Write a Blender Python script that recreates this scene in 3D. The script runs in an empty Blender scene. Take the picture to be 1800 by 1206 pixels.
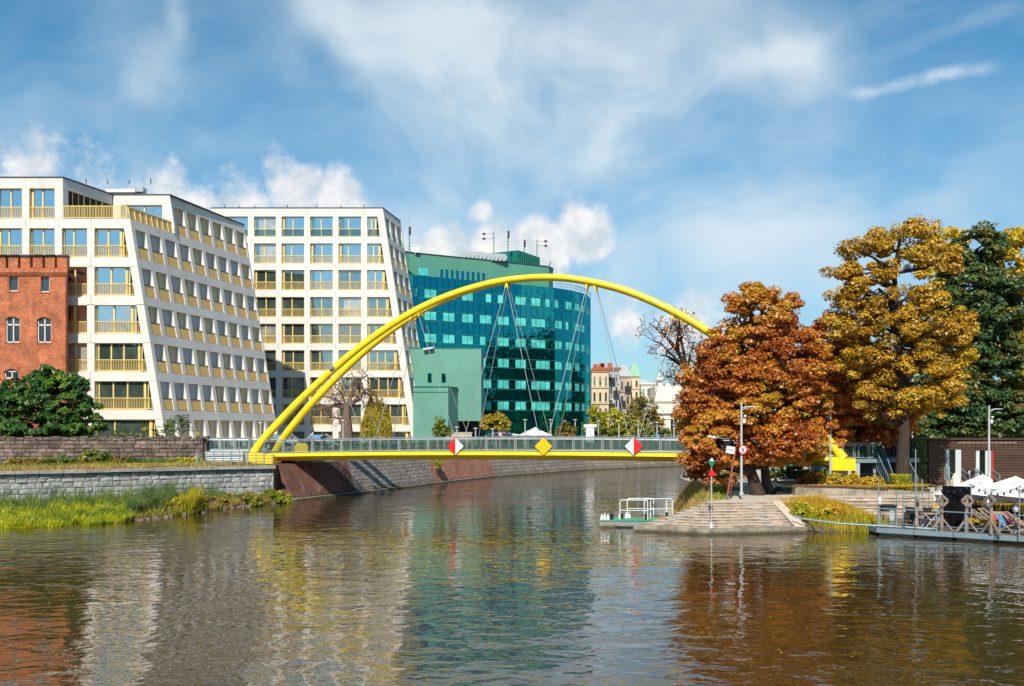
import bpy, math, random
import numpy as np
from mathutils import Vector, Matrix
random.seed(7); RNG = np.random.default_rng(11)
sc = bpy.context.scene
COL = sc.collection
F = 1750.0; H = 5.85            # focal length in photo pixels, eye height above the water
def at(px, py, Y): return Vector(((px-900)/F*Y, Y, H-(py-755)/F*Y))
def gx(px, Y): return (px-900)/F*Y
def gz(py, Y): return H-(py-755)/F*Y
# ------------------------------------------------------------ camera
cam = bpy.data.objects.new('camera', bpy.data.cameras.new('camera')); COL.objects.link(cam)
cam.location = (0, 0, H); cam.rotation_euler = (math.pi/2, 0, 0)
cam.data.sensor_width = 36; cam.data.lens = 36*F/1800; cam.data.shift_y = (755-603)/1800
cam.data.clip_start = .5; cam.data.clip_end = 8000
sc.camera = cam
# ------------------------------------------------------------ sun and sky
SUN_EL, SUN_AZ = math.radians(41), math.radians(190)
sd = Vector((math.sin(SUN_AZ)*math.cos(SUN_EL), math.cos(SUN_AZ)*math.cos(SUN_EL), math.sin(SUN_EL)))
sun = bpy.data.objects.new('sun', bpy.data.lights.new('sun', 'SUN')); COL.objects.link(sun)
sun.data.energy = 5.0; sun.data.angle = math.radians(.5); sun.data.color = (1, .91, .77)
sun.rotation_euler = (-sd).to_track_quat('-Z', 'Y').to_euler(); sun.location = (-40, -60, 90)
sc.view_settings.view_transform = 'Standard'; sc.view_settings.look = 'None'
sc.view_settings.exposure = .16; sc.view_settings.gamma = 1; sc.view_settings.use_curve_mapping = False
W = bpy.data.worlds.new('World'); sc.world = W; W.use_nodes = True
nt = W.node_tree; nt.nodes.clear()
class NT:                                     # tiny node-graph helper
    def __init__(s, nt): s.nt = nt
    def n(s, t, **kw):
        o = s.nt.nodes.new(t)
        for k, v in kw.items():
            if k.startswith('_'): setattr(o, k[1:], v)
        return o
    def L(s, a, b): s.nt.links.new(a, b)
    def put(s, sock, v):
        if isinstance(v, bpy.types.NodeSocket): s.L(v, sock)
        else: sock.default_value = v
    def math(s, op, a, b=0.0, c=None, clamp=False):
        o = s.nt.nodes.new('ShaderNodeMath'); o.operation = op; o.use_clamp = clamp
        s.put(o.inputs[0], a); s.put(o.inputs[1], b)
        if c is not None: s.put(o.inputs[2], c)
        return o.outputs[0]
    def vmath(s, op, a, b=(0, 0, 0)):
        o = s.nt.nodes.new('ShaderNodeVectorMath'); o.operation = op
        s.put(o.inputs[0], a); s.put(o.inputs[1], b)
        return o.outputs['Value'] if op in ('DISTANCE', 'DOT_PRODUCT', 'LENGTH') else o.outputs[0]
    def mr(s, v, a, b, c=0.0, d=1.0, smooth=False):
        o = s.nt.nodes.new('ShaderNodeMapRange'); o.clamp = True
        if smooth: o.interpolation_type = 'SMOOTHSTEP'
        for i, x in enumerate((v, a, b, c, d)): s.put(o.inputs[i], x)
        return o.outputs[0]
    def noise(s, vec, scale, detail=4.0, rough=.5, dist=0.0, color=False):
        o = s.nt.nodes.new('ShaderNodeTexNoise')
        if vec is not None: s.L(vec, o.inputs['Vector'])
        o.inputs['Scale'].default_value = scale; o.inputs['Detail'].default_value = detail
        o.inputs['Roughness'].default_value = rough; o.inputs['Distortion'].default_value = dist
        return o.outputs['Color' if color else 'Fac']
    def mix(s, fac, a, b, mode='MIX'):
        o = s.nt.nodes.new('ShaderNodeMix'); o.data_type = 'RGBA'; o.blend_type = mode
        s.put(o.inputs[0], fac)
        for i, v in ((6, a), (7, b)):
            if not isinstance(v, bpy.types.NodeSocket) and len(v) == 3: v = (*v, 1)
            s.put(o.inputs[i], v)
        return o.outputs[2]
    def mapping(s, vec, scale=(1, 1, 1), rot=(0, 0, 0), loc=(0, 0, 0)):
        o = s.nt.nodes.new('ShaderNodeMapping'); s.L(vec, o.inputs[0])
        o.inputs['Location'].default_value = loc; o.inputs['Rotation'].default_value = rot; o.inputs['Scale'].default_value = scale
        return o.outputs[0]
g = NT(nt)
def ddir(px, py): return Vector(((px-900)/F, 1, (755-py)/F)).normalized()
DIR = g.n('ShaderNodeTexCoord').outputs['Generated']
sky = g.n('ShaderNodeTexSky'); sky.sky_type = 'NISHITA'; sky.sun_disc = False
sky.sun_elevation = SUN_EL; sky.sun_rotation = SUN_AZ; sky.altitude = 100; sky.air_density = 1.0; sky.dust_density = .6; sky.ozone_density = 2.0
DZ0 = g.n('ShaderNodeSeparateXYZ'); g.L(DIR, DZ0.inputs[0])
skyc = g.mix(1.0, sky.outputs[0], g.mix(g.mr(DZ0.outputs[2], 0.0, .30), (.62, .88, 1.04), (.44, 1.05, 1.20)), 'MULTIPLY')
# cumulus heaps near the horizon: soft spots in the sky broken up by noise
def spots(lst, vec):
    out = None
    for px, py, r, w in lst:
        d = g.vmath('DISTANCE', vec, tuple(ddir(px, py)))
        f = g.mr(d, 0.0, r/F, w, 0.0)
        out = f if out is None else g.math('MAXIMUM', out, f)
    return out
nwarp = g.noise(DIR, 9, 3, .55, color=True)
wv = g.vmath('ADD', DIR, g.vmath('SCALE', g.vmath('SUBTRACT', nwarp, (.5, .5, .5)), (0, 0, 0)))
nt.nodes[-1]
for nd in nt.nodes:
    if nd.type == 'VECT_MATH' and nd.operation == 'SCALE': nd.inputs['Scale'].default_value = .045
cum = spots([(60, 290, 130, .50), (160, 320, 120, .52), (290, 345, 90, .72), (420, 360, 95, .74), (350, 365, 80, .66), (515, 345, 85, .92), (600, 360, 85, .98), (480, 300, 80, .5), (838, 368, 48, .85), (790, 435, 75, 1), (860, 430, 70, .95), (945, 415, 62, 1), (1035, 418, 85, 1.05), (985, 440, 80, 1.05),
             (740, 450, 60, .8), (1200, 575, 110, .68), (1110, 560, 90, .62), (1270, 600, 90, .55), (-150, 330, 190, .9), (-420, 380, 240, .9), (2050, 470, 210, .8), (2400, 420, 260, .8)], wv)
n1 = g.noise(DIR, 26, 8, .62); n0 = g.noise(DIR, 7, 3, .5)
field = g.math('ADD', cum, g.math('MULTIPLY', g.math('SUBTRACT', n1, .5), 1.1))
# cumulus belt everywhere else round the horizon
sep = g.n('ShaderNodeSeparateXYZ'); g.L(DIR, sep.inputs[0]); DZ = sep.outputs[2]; DYs = sep.outputs[1]
belt = g.math('MULTIPLY', g.mr(g.math('ABSOLUTE', g.math('SUBTRACT', DZ, .13)), 0.0, .16, 1.0, 0.0), g.mr(n0, .42, .66, 0.0, 1.0))
belt = g.math('MULTIPLY', belt, g.mr(DYs, .55, .75, .9, 0.0))
field = g.math('MAXIMUM', field, g.math('ADD', belt, g.math('MULTIPLY', g.math('SUBTRACT', n1, .5), 1.1)))
cmask = g.mr(field, .24, .62, 0, .93, True)
# thin high cloud
wc = g.vmath('ADD', DIR, g.vmath('MULTIPLY', g.vmath('SUBTRACT', g.noise(DIR, 3.0, 3, .5, color=True), (.5, .5, .5)), (.22, .22, .22)))
c1 = g.noise(g.mapping(wc, (2.0, 2, 4.6), (0, .5, 0)), 1.5, 7, .56)
c2 = g.noise(g.mapping(wc, (5, 3, 2.2), (0, .45, 0), (3, 1, 2)), 1.7, 5, .52)
area = spots([(820, 190, 470, 1), (1080, 170, 400, 1), (620, 120, 300, .8), (260, 130, 260, .62), (1130, 260, 260, .8), (1390, 90, 190, .85), (330, 290, 260, .6),
              (1330, 400, 400, .8), (1700, 380, 300, .5), (100, 200, 240, .55), (700, 330, 380, .75), (1050, 420, 330, .7), (420, 200, 260, .6)], wc)
ca = g.math('MULTIPLY', g.mr(c1, .26, .66, 0.10, 1, True), area)
cb = g.math('MULTIPLY', g.mr(c2, .42, .74, 0, .8, True), g.math('ADD', area, .18))
glob = g.math('MULTIPLY', g.mr(c1, .46, .8, 0, .5, True), 1.0)
ci = g.math('MAXIMUM', g.math('ADD', g.math('MULTIPLY', ca, 1.15), g.math('MULTIPLY', cb, .38)), glob)
def streak(a, b, w, amp, off):
    A, B = ddir(*a), ddir(*b); n = A.cross(B).normalized(); m = (A+B).normalized(); t = (B-A).normalized(); hl = (B-A).length/2
    dist = g.math('ABSOLUTE', g.math('ADD', g.vmath('DOT_PRODUCT', wv2, tuple(n)), 0.0))
    al = g.math('ABSOLUTE', g.math('SUBTRACT', g.vmath('DOT_PRODUCT', wv2, tuple(t)), m.dot(t)))
    return g.math('MULTIPLY', g.math('MULTIPLY', g.mr(dist, 0.0, w/F, amp, 0.0, True), g.mr(al, hl*.55, hl*1.05, 1.0, 0.0, True)), g.mr(g.noise(DIR, off, 6, .6), .3, .62, .25, 1.0))
wv2 = g.vmath('ADD', DIR, g.vmath('MULTIPLY', g.vmath('SUBTRACT', g.noise(DIR, 12, 4, .6, color=True), (.5, .5, .5)), (.02, .02, .02)))
for sp in [((1480, 168), (1775, 115), 15, .55, 40), ((305, -60), (312, 80), 22, .38, 18), ((520, -40), (720, 230), 60, .26, 12), ((1230, 115), (1480, 80), 40, .3, 16), ((985, 55), (1120, 115), 26, .18, 20), ((1560, 95), (1800, 10), 20, .14, 24), ((230, 190), (312, 40), 50, .2, 14)]:
    ci = g.math('ADD', ci, streak(*sp))
ci = g.math('MULTIPLY', ci, g.mr(DZ, -.02, .06, 0, 1))
ci = g.math('MINIMUM', ci, .86)
circ = g.mix(g.mr(c1, .3, .8), (6.2, 7.6, 8.4), (8.3, 8.9, 9.2))
s1 = g.mix(ci, skyc, circ)
cumc = g.mix(g.mr(g.noise(DIR, 34, 5, .6), .35, .66), (6.3, 7.0, 7.6), (10.2, 9.9, 9.6))
s2 = g.mix(cmask, s1, cumc)
bg = g.n('ShaderNodeBackground'); g.L(s2, bg.inputs[0]); bg.inputs[1].default_value = .092
wo = g.n('ShaderNodeOutputWorld'); g.L(bg.outputs[0], wo.inputs[0])

# ------------------------------------------------------------ materials
MATS = {}
def lin(r, g_, b): return tuple(((c/255+.055)/1.055)**2.4 if c > 10 else c/255/12.92 for c in (r, g_, b))
def M(name, col, rough=.6, metal=0.0, var=.12, vs=.8, bump=0.0, bs=12.0, rnd=0.0, spec=.5, stain=0.0, ss=.5, stretch=(1, 1, 1), coat=0.0, wet=0.0):
    m = bpy.data.materials.new(name); m.use_nodes = True; t = NT(m.node_tree); b = m.node_tree.nodes['Principled BSDF']
    pos = t.n('ShaderNodeNewGeometry').outputs['Position']
    c = col if len(col) == 4 else (*col, 1)
    n = t.noise(t.mapping(pos, stretch), vs, 6, .62)
    o = t.mix(t.mr(n, .3, .7), tuple(x*(1-var) for x in c[:3]), tuple(min(1, x*(1+var)) for x in c[:3]))
    if stain:
        n2 = t.noise(t.mapping(pos, (1, 1, .22)), ss, 7, .7)
        o = t.mix(t.mr(n2, .48, .68, 0, stain), o, tuple(x*.42 for x in c[:3]))
    if wet:
        sz = t.n('ShaderNodeSeparateXYZ'); t.L(pos, sz.inputs[0]); edge = t.math('ADD', sz.outputs[2], t.math('MULTIPLY', t.math('SUBTRACT', t.noise(pos, 2.2, 4, .6), .5), wet*1.2))
        o = t.mix(t.mr(edge, wet*.35, wet, .85, 0), o, (.045, .042, .022))
    if rnd:
        oi = t.n('ShaderNodeObjectInfo').outputs['Random']
        o = t.mix(1.0, o, t.mix(oi, (1-rnd,)*3, (1+rnd, 1+rnd*.9, 1+rnd*.8)), 'MULTIPLY')
    t.L(o, b.inputs['Base Color'])
    b.inputs['Roughness'].default_value = rough; b.inputs['Metallic'].default_value = metal
    b.inputs['Specular IOR Level'].default_value = spec; b.inputs['Coat Weight'].default_value = coat
    if bump:
        bn = t.n('ShaderNodeBump'); bn.inputs['Strength'].default_value = min(1, bump); bn.inputs['Distance'].default_value = .05*max(1, bump)
        t.L(t.noise(pos, bs, 6, .65), bn.inputs['Height']); t.L(bn.outputs[0], b.inputs['Normal'])
    MATS[name] = m; return m
concrete_white = M('pale_concrete', (.70, .66, .61), .7, var=.06, vs=.35, bump=.15, bs=5, rnd=.05, stain=.2, ss=.5)
concrete_grey = M('joint_concrete', (.2, .19, .18), .9)
gold = M('gold_metal', (.80, .57, .19), .4, .08, var=.06)
goldscreen = M('gold_mesh_screen', (.86, .52, .17), .5, .05, var=.05)
loggia = M('loggia_plaster', (.52, .53, .53), .8, var=.06)
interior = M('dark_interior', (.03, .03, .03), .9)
steel = M('grey_steel', (.35, .38, .40), .42, .5, var=.1, vs=3)
bluesteel = M('blue_grey_steel', (.20, .29, .34), .5, .2, var=.12, vs=2, stain=.2)
galv = M('galvanised_pole', (.55, .57, .6), .4, .3, var=.06)
whitem = M('white_painted_metal', (.8, .8, .8), .4, var=.04)
darkm = M('dark_metal', (.03, .032, .035), .5, .3)
black_cloth = M('black_cloth', (.008, .008, .010), .95, var=.4, vs=2, bump=.6, bs=3, spec=.05)
yellow = M('yellow_paint', (.93, .67, .012), .34, var=.08, vs=.7, stain=.26, ss=1.1, coat=.3)
red_sign = M('red_sign', (.75, .01, .01), .4, var=.02); green_sign = M('green_sign', (0, .22, .13), .4, var=.02)
yellow_sign = M('yellow_sign', (.85, .48, .0), .4, var=.02); white_sign = M('white_sign', (.62, .66, .72), .4, var=.02)
teal_plaster = M('teal_plaster', (.085, .29, .215), .8, var=.09, vs=.3, bump=.2, bs=3, stain=.12, ss=.2)
teal_plaster2 = M('pale_teal_plaster', (.12, .30, .24), .75, var=.12, vs=.25, bump=.2, bs=3, stain=.2, ss=.2)
teal_dark = M('dark_teal_metal', (.0, .16, .12), .45, .2, var=.15, vs=1)
roofdark = M('roof_flashing', (.045, .05, .055), .5)
brickred_flat = M('old_red_render', (.34, .12, .07), .85, var=.25, vs=1.5, stain=.3)
stone_grey = M('grey_granite', (.33, .345, .345), .85, wet=.7, var=.28, vs=3.2, bump=1.2, bs=9, rnd=.24, stain=.25, ss=.9)
stone_dark = M('dark_rubble_stone', (.17, .13, .11), .9, var=.45, vs=1.6, bump=1.4, bs=9, rnd=.42, stain=.4, ss=.9)
mortar = M('mortar', (.20, .195, .185), .95, var=.25)
mortar_dark = M('dark_mortar', (.045, .038, .032), .95, var=.2)
stone_batter = M('battered_granite', (.29, .255, .23), .85, wet=.5, var=.22, vs=2, bump=.8, bs=8, rnd=.16, stain=.35, ss=.6)
coping = M('coping_stone', (.33, .31, .27), .85, var=.25, vs=2, bump=1, bs=8, rnd=.12)
plaza_m = M('plaza_paving', (.54, .48, .39), .85, var=.12, vs=1.5, bump=.3, bs=6)
step_m = M('step_concrete', (.42, .335, .26), .85, var=.5, vs=1.4, bump=.4, bs=9, rnd=.09, stain=1.0, ss=1.7)
block_m = M('weathered_concrete', (.31, .265, .205), .9, wet=.2, var=.45, vs=1.4, bump=.5, bs=7, stain=.8, ss=1.5)
ramp_m = M('pale_stringer_concrete', (.60, .50, .41), .85, var=.1, vs=1)
lightpanel = M('pale_glass_insert', (.5, .56, .58), .25, var=.05)
grass_ground = M('grassy_soil', (.10, .10, .025), .95, var=.4, vs=1.5, bump=.5)
soil = M('soil', (.10, .075, .045), .95, var=.3, vs=1.2, bump=.5)
paving = M('street_paving', (.30, .285, .26), .9, var=.1, vs=.5)
bark = M('bark', (.05, .034, .025), .95, var=.4, vs=5, bump=1.4, bs=14, stretch=(1, 1, .25))
bark_grey = M('grey_bark', (.16, .105, .08), .95, var=.35, vs=5, bump=1, bs=12)
wood_old = M('weathered_timber', (.24, .19, .16), .8, var=.25, vs=4, bump=.5, bs=20, stretch=(1, 1, .2))
wood_brown = M('brown_slat_wood', (.085, .045, .028), .65, var=.35, vs=1.3, bump=.4, bs=14, stretch=(.25, 1, 3))
wood_brown2 = M('brown_back_board', (.05, .026, .018), .8, var=.2)
deckwood = M('deck_boards', (.17, .125, .095), .8, var=.3, vs=3, bump=.4, bs=14)
canvas = M('white_canvas', (.82, .82, .82), .8, var=.03, vs=1, bump=.15, bs=4)
cream = M('cream_canvas', (.7, .66, .56), .8, var=.05)
wicker = M('dark_wicker', (.02, .02, .02), .8, var=.3, vs=20)
skin_m = M('skin', (.5, .28, .19), .6, var=.04)
hair_m = M('dark_hair', (.02, .015, .012), .7)
jeans = M('blue_jeans', (.07, .12, .22), .85, var=.15, vs=6)
shirt_blue = M('light_blue_shirt', (.28, .42, .55), .85, var=.2, vs=9)
shirt_white = M('white_shirt', (.7, .68, .68), .85, var=.06)
cloth_black = M('black_clothing', (.015, .015, .018), .85)
pink_cloth = M('lilac_shirt', (.45, .36, .5), .85)
red_cloth = M('red_canvas', (.6, .03, .05), .8, var=.05); blue_cloth = M('blue_canvas', (.02, .25, .5), .8, var=.05)
magenta_cloth = M('magenta_canvas', (.3, .01, .1), .8, var=.05); grey_cloth = M('grey_brown_canvas', (.10, .075, .08), .8, var=.1)
yel_plastic = M('yellow_plastic', (.8, .55, .02), .4, var=.05)
orange_pl = M('orange_cover', (.75, .45, .03), .6, var=.05)
beam_wood = M('light_wood', (.5, .33, .18), .6, var=.15, vs=6)
stucco_cream = M('cream_stucco', (.62, .50, .34), .85, var=.12, vs=.3, stain=.2, ss=.2)
stucco_pink = M('pinkish_stucco', (.50, .38, .30), .85, var=.12, vs=.3, stain=.25, ss=.2)
stucco_white = M('white_stucco', (.70, .64, .56), .85, var=.06, vs=.2, stain=.06, ss=.2)
stucco_grey = M('grey_facade', (.42, .42, .43), .85, var=.1, vs=.3)
tile_red = M('red_roof_tiles', (.38, .09, .04), .85, var=.25, vs=1)
copper_green = M('green_copper', (.26, .45, .30), .7, var=.12, vs=.6)
red_paint = M('red_paint', (.5, .02, .02), .5); rust_pole = M('faded_red_pole', (.28, .07, .05), .7, var=.2, vs=4)
greenfelt = M('green_deck_coating', (.05, .36, .17), .7, var=.15, vs=2)
carpaint = M('dark_car_paint', (.02, .025, .03), .25, .3, coat=.6)
slot_dark = M('near_black', (.012, .01, .01), .9)  # near-black: dark coping caps, and shade painted into merlon slots and landing recess
arrowglass = M('small_window_glass', (.03, .045, .06), .1, var=.2, spec=1)
tp = M('timber_frame_white', (.7, .68, .64), .6, var=.03)

def brick_material(name, c1, c2, mortar_c, bw=.25, bh=.075, ang=0.0, dirt=.3):
    m = bpy.data.materials.new(name); m.use_nodes = True; t = NT(m.node_tree); b = m.node_tree.nodes['Principled BSDF']
    pos = t.n('ShaderNodeNewGeometry').outputs['Position']
    r = t.mapping(pos, (1, 1, 1), (0, 0, -ang)); sp = t.n('ShaderNodeSeparateXYZ'); t.L(r, sp.inputs[0])
    cb = t.n('ShaderNodeCombineXYZ'); t.L(sp.outputs[0], cb.inputs[0]); t.L(sp.outputs[2], cb.inputs[1])
    bt = t.n('ShaderNodeTexBrick'); t.L(cb.outputs[0], bt.inputs[0]); bt.inputs['Scale'].default_value = 1
    bt.inputs['Brick Width'].default_value = bw; bt.inputs['Row Height'].default_value = bh; bt.inputs['Mortar Size'].default_value = bh*.11; bt.inputs['Mortar Smooth'].default_value = .3
    bt.inputs['Color1'].default_value = (*c1, 1); bt.inputs['Color2'].default_value = (*c2, 1); bt.inputs['Mortar'].default_value = (*mortar_c, 1); bt.inputs['Bias'].default_value = -.1
    n = t.noise(pos, .7, 7, .65); n2 = t.noise(pos, 3.5, 5, .7)
    o = t.mix(1.0, bt.outputs[0], t.mix(t.mr(n, .32, .68), (1-dirt,)*3, (1+dirt*.5,)*3), 'MULTIPLY')
    o = t.mix(1.0, o, t.mix(t.mr(n2, .3, .7), (.72, .68, .68), (1.22, 1.18, 1.15)), 'MULTIPLY')
    t.L(o, b.inputs['Base Color']); n4 = t.noise(t.mapping(pos, (1, 1, .5)), 1.1, 7, .72); o = t.mix(t.mr(n4, .56, .72, 0, .38), o, (.42, .37, .33)); o = t.mix(t.mr(t.noise(t.mapping(pos, (1, 1, .25)), .8, 6, .7), .54, .7, 0, .5), o, (.05, .035, .025))
    se = t.math('ADD', sp.outputs[2], t.math('MULTIPLY', t.math('SUBTRACT', n2, .5), .5)); o = t.mix(t.mr(se, .12, .45, .8, 0), o, (.04, .038, .02)); t.L(o, b.inputs['Base Color']); b.inputs['Roughness'].default_value = .85
    bn = t.n('ShaderNodeBump'); bn.inputs['Strength'].default_value = .5; bn.inputs['Distance'].default_value = .03
    t.L(t.math('ADD', bt.outputs[1], t.math('MULTIPLY', n2, -1.0)), bn.inputs['Height']); bn.invert = True; t.L(bn.outputs[0], b.inputs['Normal'])
    return m
brick_orange = brick_material('orange_red_brick', (.62, .17, .05), (.40, .085, .028), (.50, .30, .20), dirt=.38)
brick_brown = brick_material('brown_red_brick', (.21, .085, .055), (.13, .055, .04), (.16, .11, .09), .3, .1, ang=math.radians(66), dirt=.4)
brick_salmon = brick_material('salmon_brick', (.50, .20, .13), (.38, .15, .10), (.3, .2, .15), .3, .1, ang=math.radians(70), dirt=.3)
far_masonry = brick_material('far_granite_masonry', (.30, .27, .24), (.23, .21, .19), (.12, .11, .1), 1.0, .42, ang=math.radians(60), dirt=.25)

def glass_opaque(name, dark, refl, tint=(1, 1, 1), rough=.02, wob=.0, var=.3):
    m = bpy.data.materials.new(name); m.use_nodes = True; t = NT(m.node_tree); ns = m.node_tree.nodes; ns.remove(ns['Principled BSDF'])
    pos = t.n('ShaderNodeNewGeometry').outputs['Position']
    df = t.n('ShaderNodeBsdfDiffuse'); t.L(t.mix(t.mr(t.noise(pos, .9, 3, .6), .35, .65), tuple(x*(1-var) for x in dark), tuple(x*(1+var) for x in dark)), df.inputs[0])
    gl = t.n('ShaderNodeBsdfGlossy'); gl.inputs[0].default_value = (*tint, 1); gl.inputs['Roughness'].default_value = rough
    if wob:
        bn = t.n('ShaderNodeBump'); bn.inputs['Strength'].default_value = wob; bn.inputs['Distance'].default_value = .1
        t.L(t.noise(pos, .55, 2, .5), bn.inputs['Height']); t.L(bn.outputs[0], gl.inputs['Normal'])
    mx = t.n('ShaderNodeMixShader'); mx.inputs[0].default_value = refl; t.L(df.outputs[0], mx.inputs[1]); t.L(gl.outputs[0], mx.inputs[2])
    t.L(mx.outputs[0], ns['Material Output'].inputs[0]); return m
glass_win = glass_opaque('window_glass', (.025, .04, .04), .62, (.88, .92, .95), wob=.12)
glass_dk = glass_opaque('dark_window_glass', (.06, .085, .075), .30, (.9, 1, 1))
glass_teal = glass_opaque('teal_curtain_wall_glass', (.0, .030, .032), .52, (.03, .50, .60), wob=.42, rough=.015)
glass_curt = glass_opaque('curtained_window_glass', (.10, .60, .54), .16, (.4, .9, .95), wob=.1, var=.3)
glass_low = glass_opaque('green_lobby_glass', (.0, .035, .03), .4, (.1, .7, .6), wob=.2)

def clear_glass(name, tint, op):
    m = bpy.data.materials.new(name); m.use_nodes = True; t = NT(m.node_tree); ns = m.node_tree.nodes; ns.remove(ns['Principled BSDF'])
    tr = t.n('ShaderNodeBsdfTransparent'); tr.inputs[0].default_value = (*tint, 1)
    df = t.n('ShaderNodeBsdfDiffuse'); df.inputs[0].default_value = (.3, .36, .36, 1)
    gl = t.n('ShaderNodeBsdfGlossy'); gl.inputs['Roughness'].default_value = .05
    m1 = t.n('ShaderNodeMixShader'); m1.inputs[0].default_value = .5; t.L(df.outputs[0], m1.inputs[1]); t.L(gl.outputs[0], m1.inputs[2])
    m2 = t.n('ShaderNodeMixShader'); m2.inputs[0].default_value = op; t.L(tr.outputs[0], m2.inputs[1]); t.L(m1.outputs[0], m2.inputs[2])
    t.L(m2.outputs[0], ns['Material Output'].inputs[0]); return m
glass_rail = clear_glass('railing_glass', (.72, .82, .80), .10)

def leafmat(name, cols, trans=.28, ps=.35):
    m = bpy.data.materials.new(name); m.use_nodes = True; t = NT(m.node_tree); ns = m.node_tree.nodes; ns.remove(ns['Principled BSDF'])
    geo = t.n('ShaderNodeNewGeometry'); pos = geo.outputs['Position']; rn = geo.outputs['Random Per Island']
    n = t.noise(pos, ps, 4, .6); n2 = t.noise(pos, 2.2, 3, .6)
    f = t.math('ADD', t.math('MULTIPLY', t.mr(n, .36, .64), .62), t.math('MULTIPLY', rn, .30)); f = t.math('ADD', f, t.math('MULTIPLY', t.mr(n2, .35, .65), .18))
    cr = t.n('ShaderNodeValToRGB'); t.L(f, cr.inputs[0]); e = cr.color_ramp.elements
    while len(e) < len(cols): e.new(.5)
    for i, c in enumerate(cols): e[i].position = i/(len(cols)-1); e[i].color = (*c, 1)
    df = t.n('ShaderNodeBsdfDiffuse'); t.L(cr.outputs[0], df.inputs[0]); tl = t.n('ShaderNodeBsdfTranslucent'); t.L(cr.outputs[0], tl.inputs[0])
    gl = t.n('ShaderNodeBsdfGlossy'); gl.inputs['Roughness'].default_value = .45
    mx = t.n('ShaderNodeMixShader'); mx.inputs[0].default_value = trans; t.L(df.outputs[0], mx.inputs[1]); t.L(tl.outputs[0], mx.inputs[2])
    m2 = t.n('ShaderNodeMixShader'); m2.inputs[0].default_value = .04; t.L(mx.outputs[0], m2.inputs[1]); t.L(gl.outputs[0], m2.inputs[2])
    t.L(m2.outputs[0], ns['Material Output'].inputs[0]); return m
lf_chest = leafmat('rusty_chestnut_leaves', [(.15, .045, .010), (.33, .085, .012), (.50, .15, .015), (.58, .26, .02), (.46, .32, .02)])
lf_russet = leafmat('russet_leaves', [(.30, .08, .025), (.50, .14, .03), (.60, .20, .03), (.62, .30, .03)])
lf_maple = leafmat('golden_maple_leaves', [(.07, .075, .010), (.22, .15, .012), (.50, .27, .015), (.62, .37, .02), (.40, .32, .02)])
lf_dark = leafmat('dark_green_leaves', [(.014, .05, .022), (.028, .085, .03), (.06, .12, .03), (.11, .12, .022), (.24, .14, .02)], .2)
lf_yell = leafmat('bright_yellow_leaves', [(.12, .13, .01), (.45, .34, .01), (.70, .48, .01), (.75, .55, .02)])
lf_ail = leafmat('deep_green_ailanthus_leaves', [(.012, .05, .018), (.03, .10, .02), (.07, .17, .02), (.22, .28, .02)], .2)
lf_bush = leafmat('mixed_bush_leaves', [(.025, .08, .012), (.08, .15, .012), (.20, .22, .015), (.38, .28, .02)], .25, .8)
lf_olive = leafmat('olive_tree_leaves', [(.05, .07, .012), (.13, .13, .015), (.26, .18, .02), (.38, .22, .02)], .25)
lf_yg = leafmat('yellow_green_leaves', [(.07, .14, .01), (.22, .27, .01), (.42, .38, .01), (.5, .36, .02)], .25, .6)
lf_willow = leafmat('yellowing_willow_leaves', [(.18, .20, .02), (.36, .28, .02), (.45, .30, .02)], .2, 1)
lf_grass = leafmat('bank_grass', [(.035, .10, .012), (.12, .22, .012), (.34, .40, .01), (.55, .52, .01)], .3, .28)
lf_reed = leafmat('yellow_reeds', [(.14, .18, .012), (.38, .34, .012), (.62, .48, .015)], .3, .6)
lf_dry = leafmat('dry_straw_grass', [(.30, .20, .06), (.50, .34, .10), (.6, .42, .14)], .3, .8)
lf_gold = leafmat('golden_shrub_leaves', [(.22, .13, .012), (.45, .26, .012), (.58, .36, .015), (.35, .32, .015)], .25, .9)
lf_bluegreen = leafmat('blue_green_grass', [(.04, .11, .035), (.10, .19, .05), (.24, .26, .05)], .25, .6)
lf_far = leafmat('far_dark_trees', [(.012, .03, .01), (.03, .06, .015), (.05, .08, .02)], .1, .1)
lf_lime = leafmat('lime_yellow_grass', [(.16, .26, .012), (.42, .48, .01), (.62, .56, .012)], .3, .5)
glass_drape = glass_opaque('glass_with_pale_curtain', (.34, .33, .29), .30, (.9, 1, 1), var=.25)
edging_m = M('dark_edging', (.09, .05, .038), .8, var=.2)
transom_m = M('light_teal_transom', (.04, .26, .24), .4, .2, var=.05)
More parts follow.
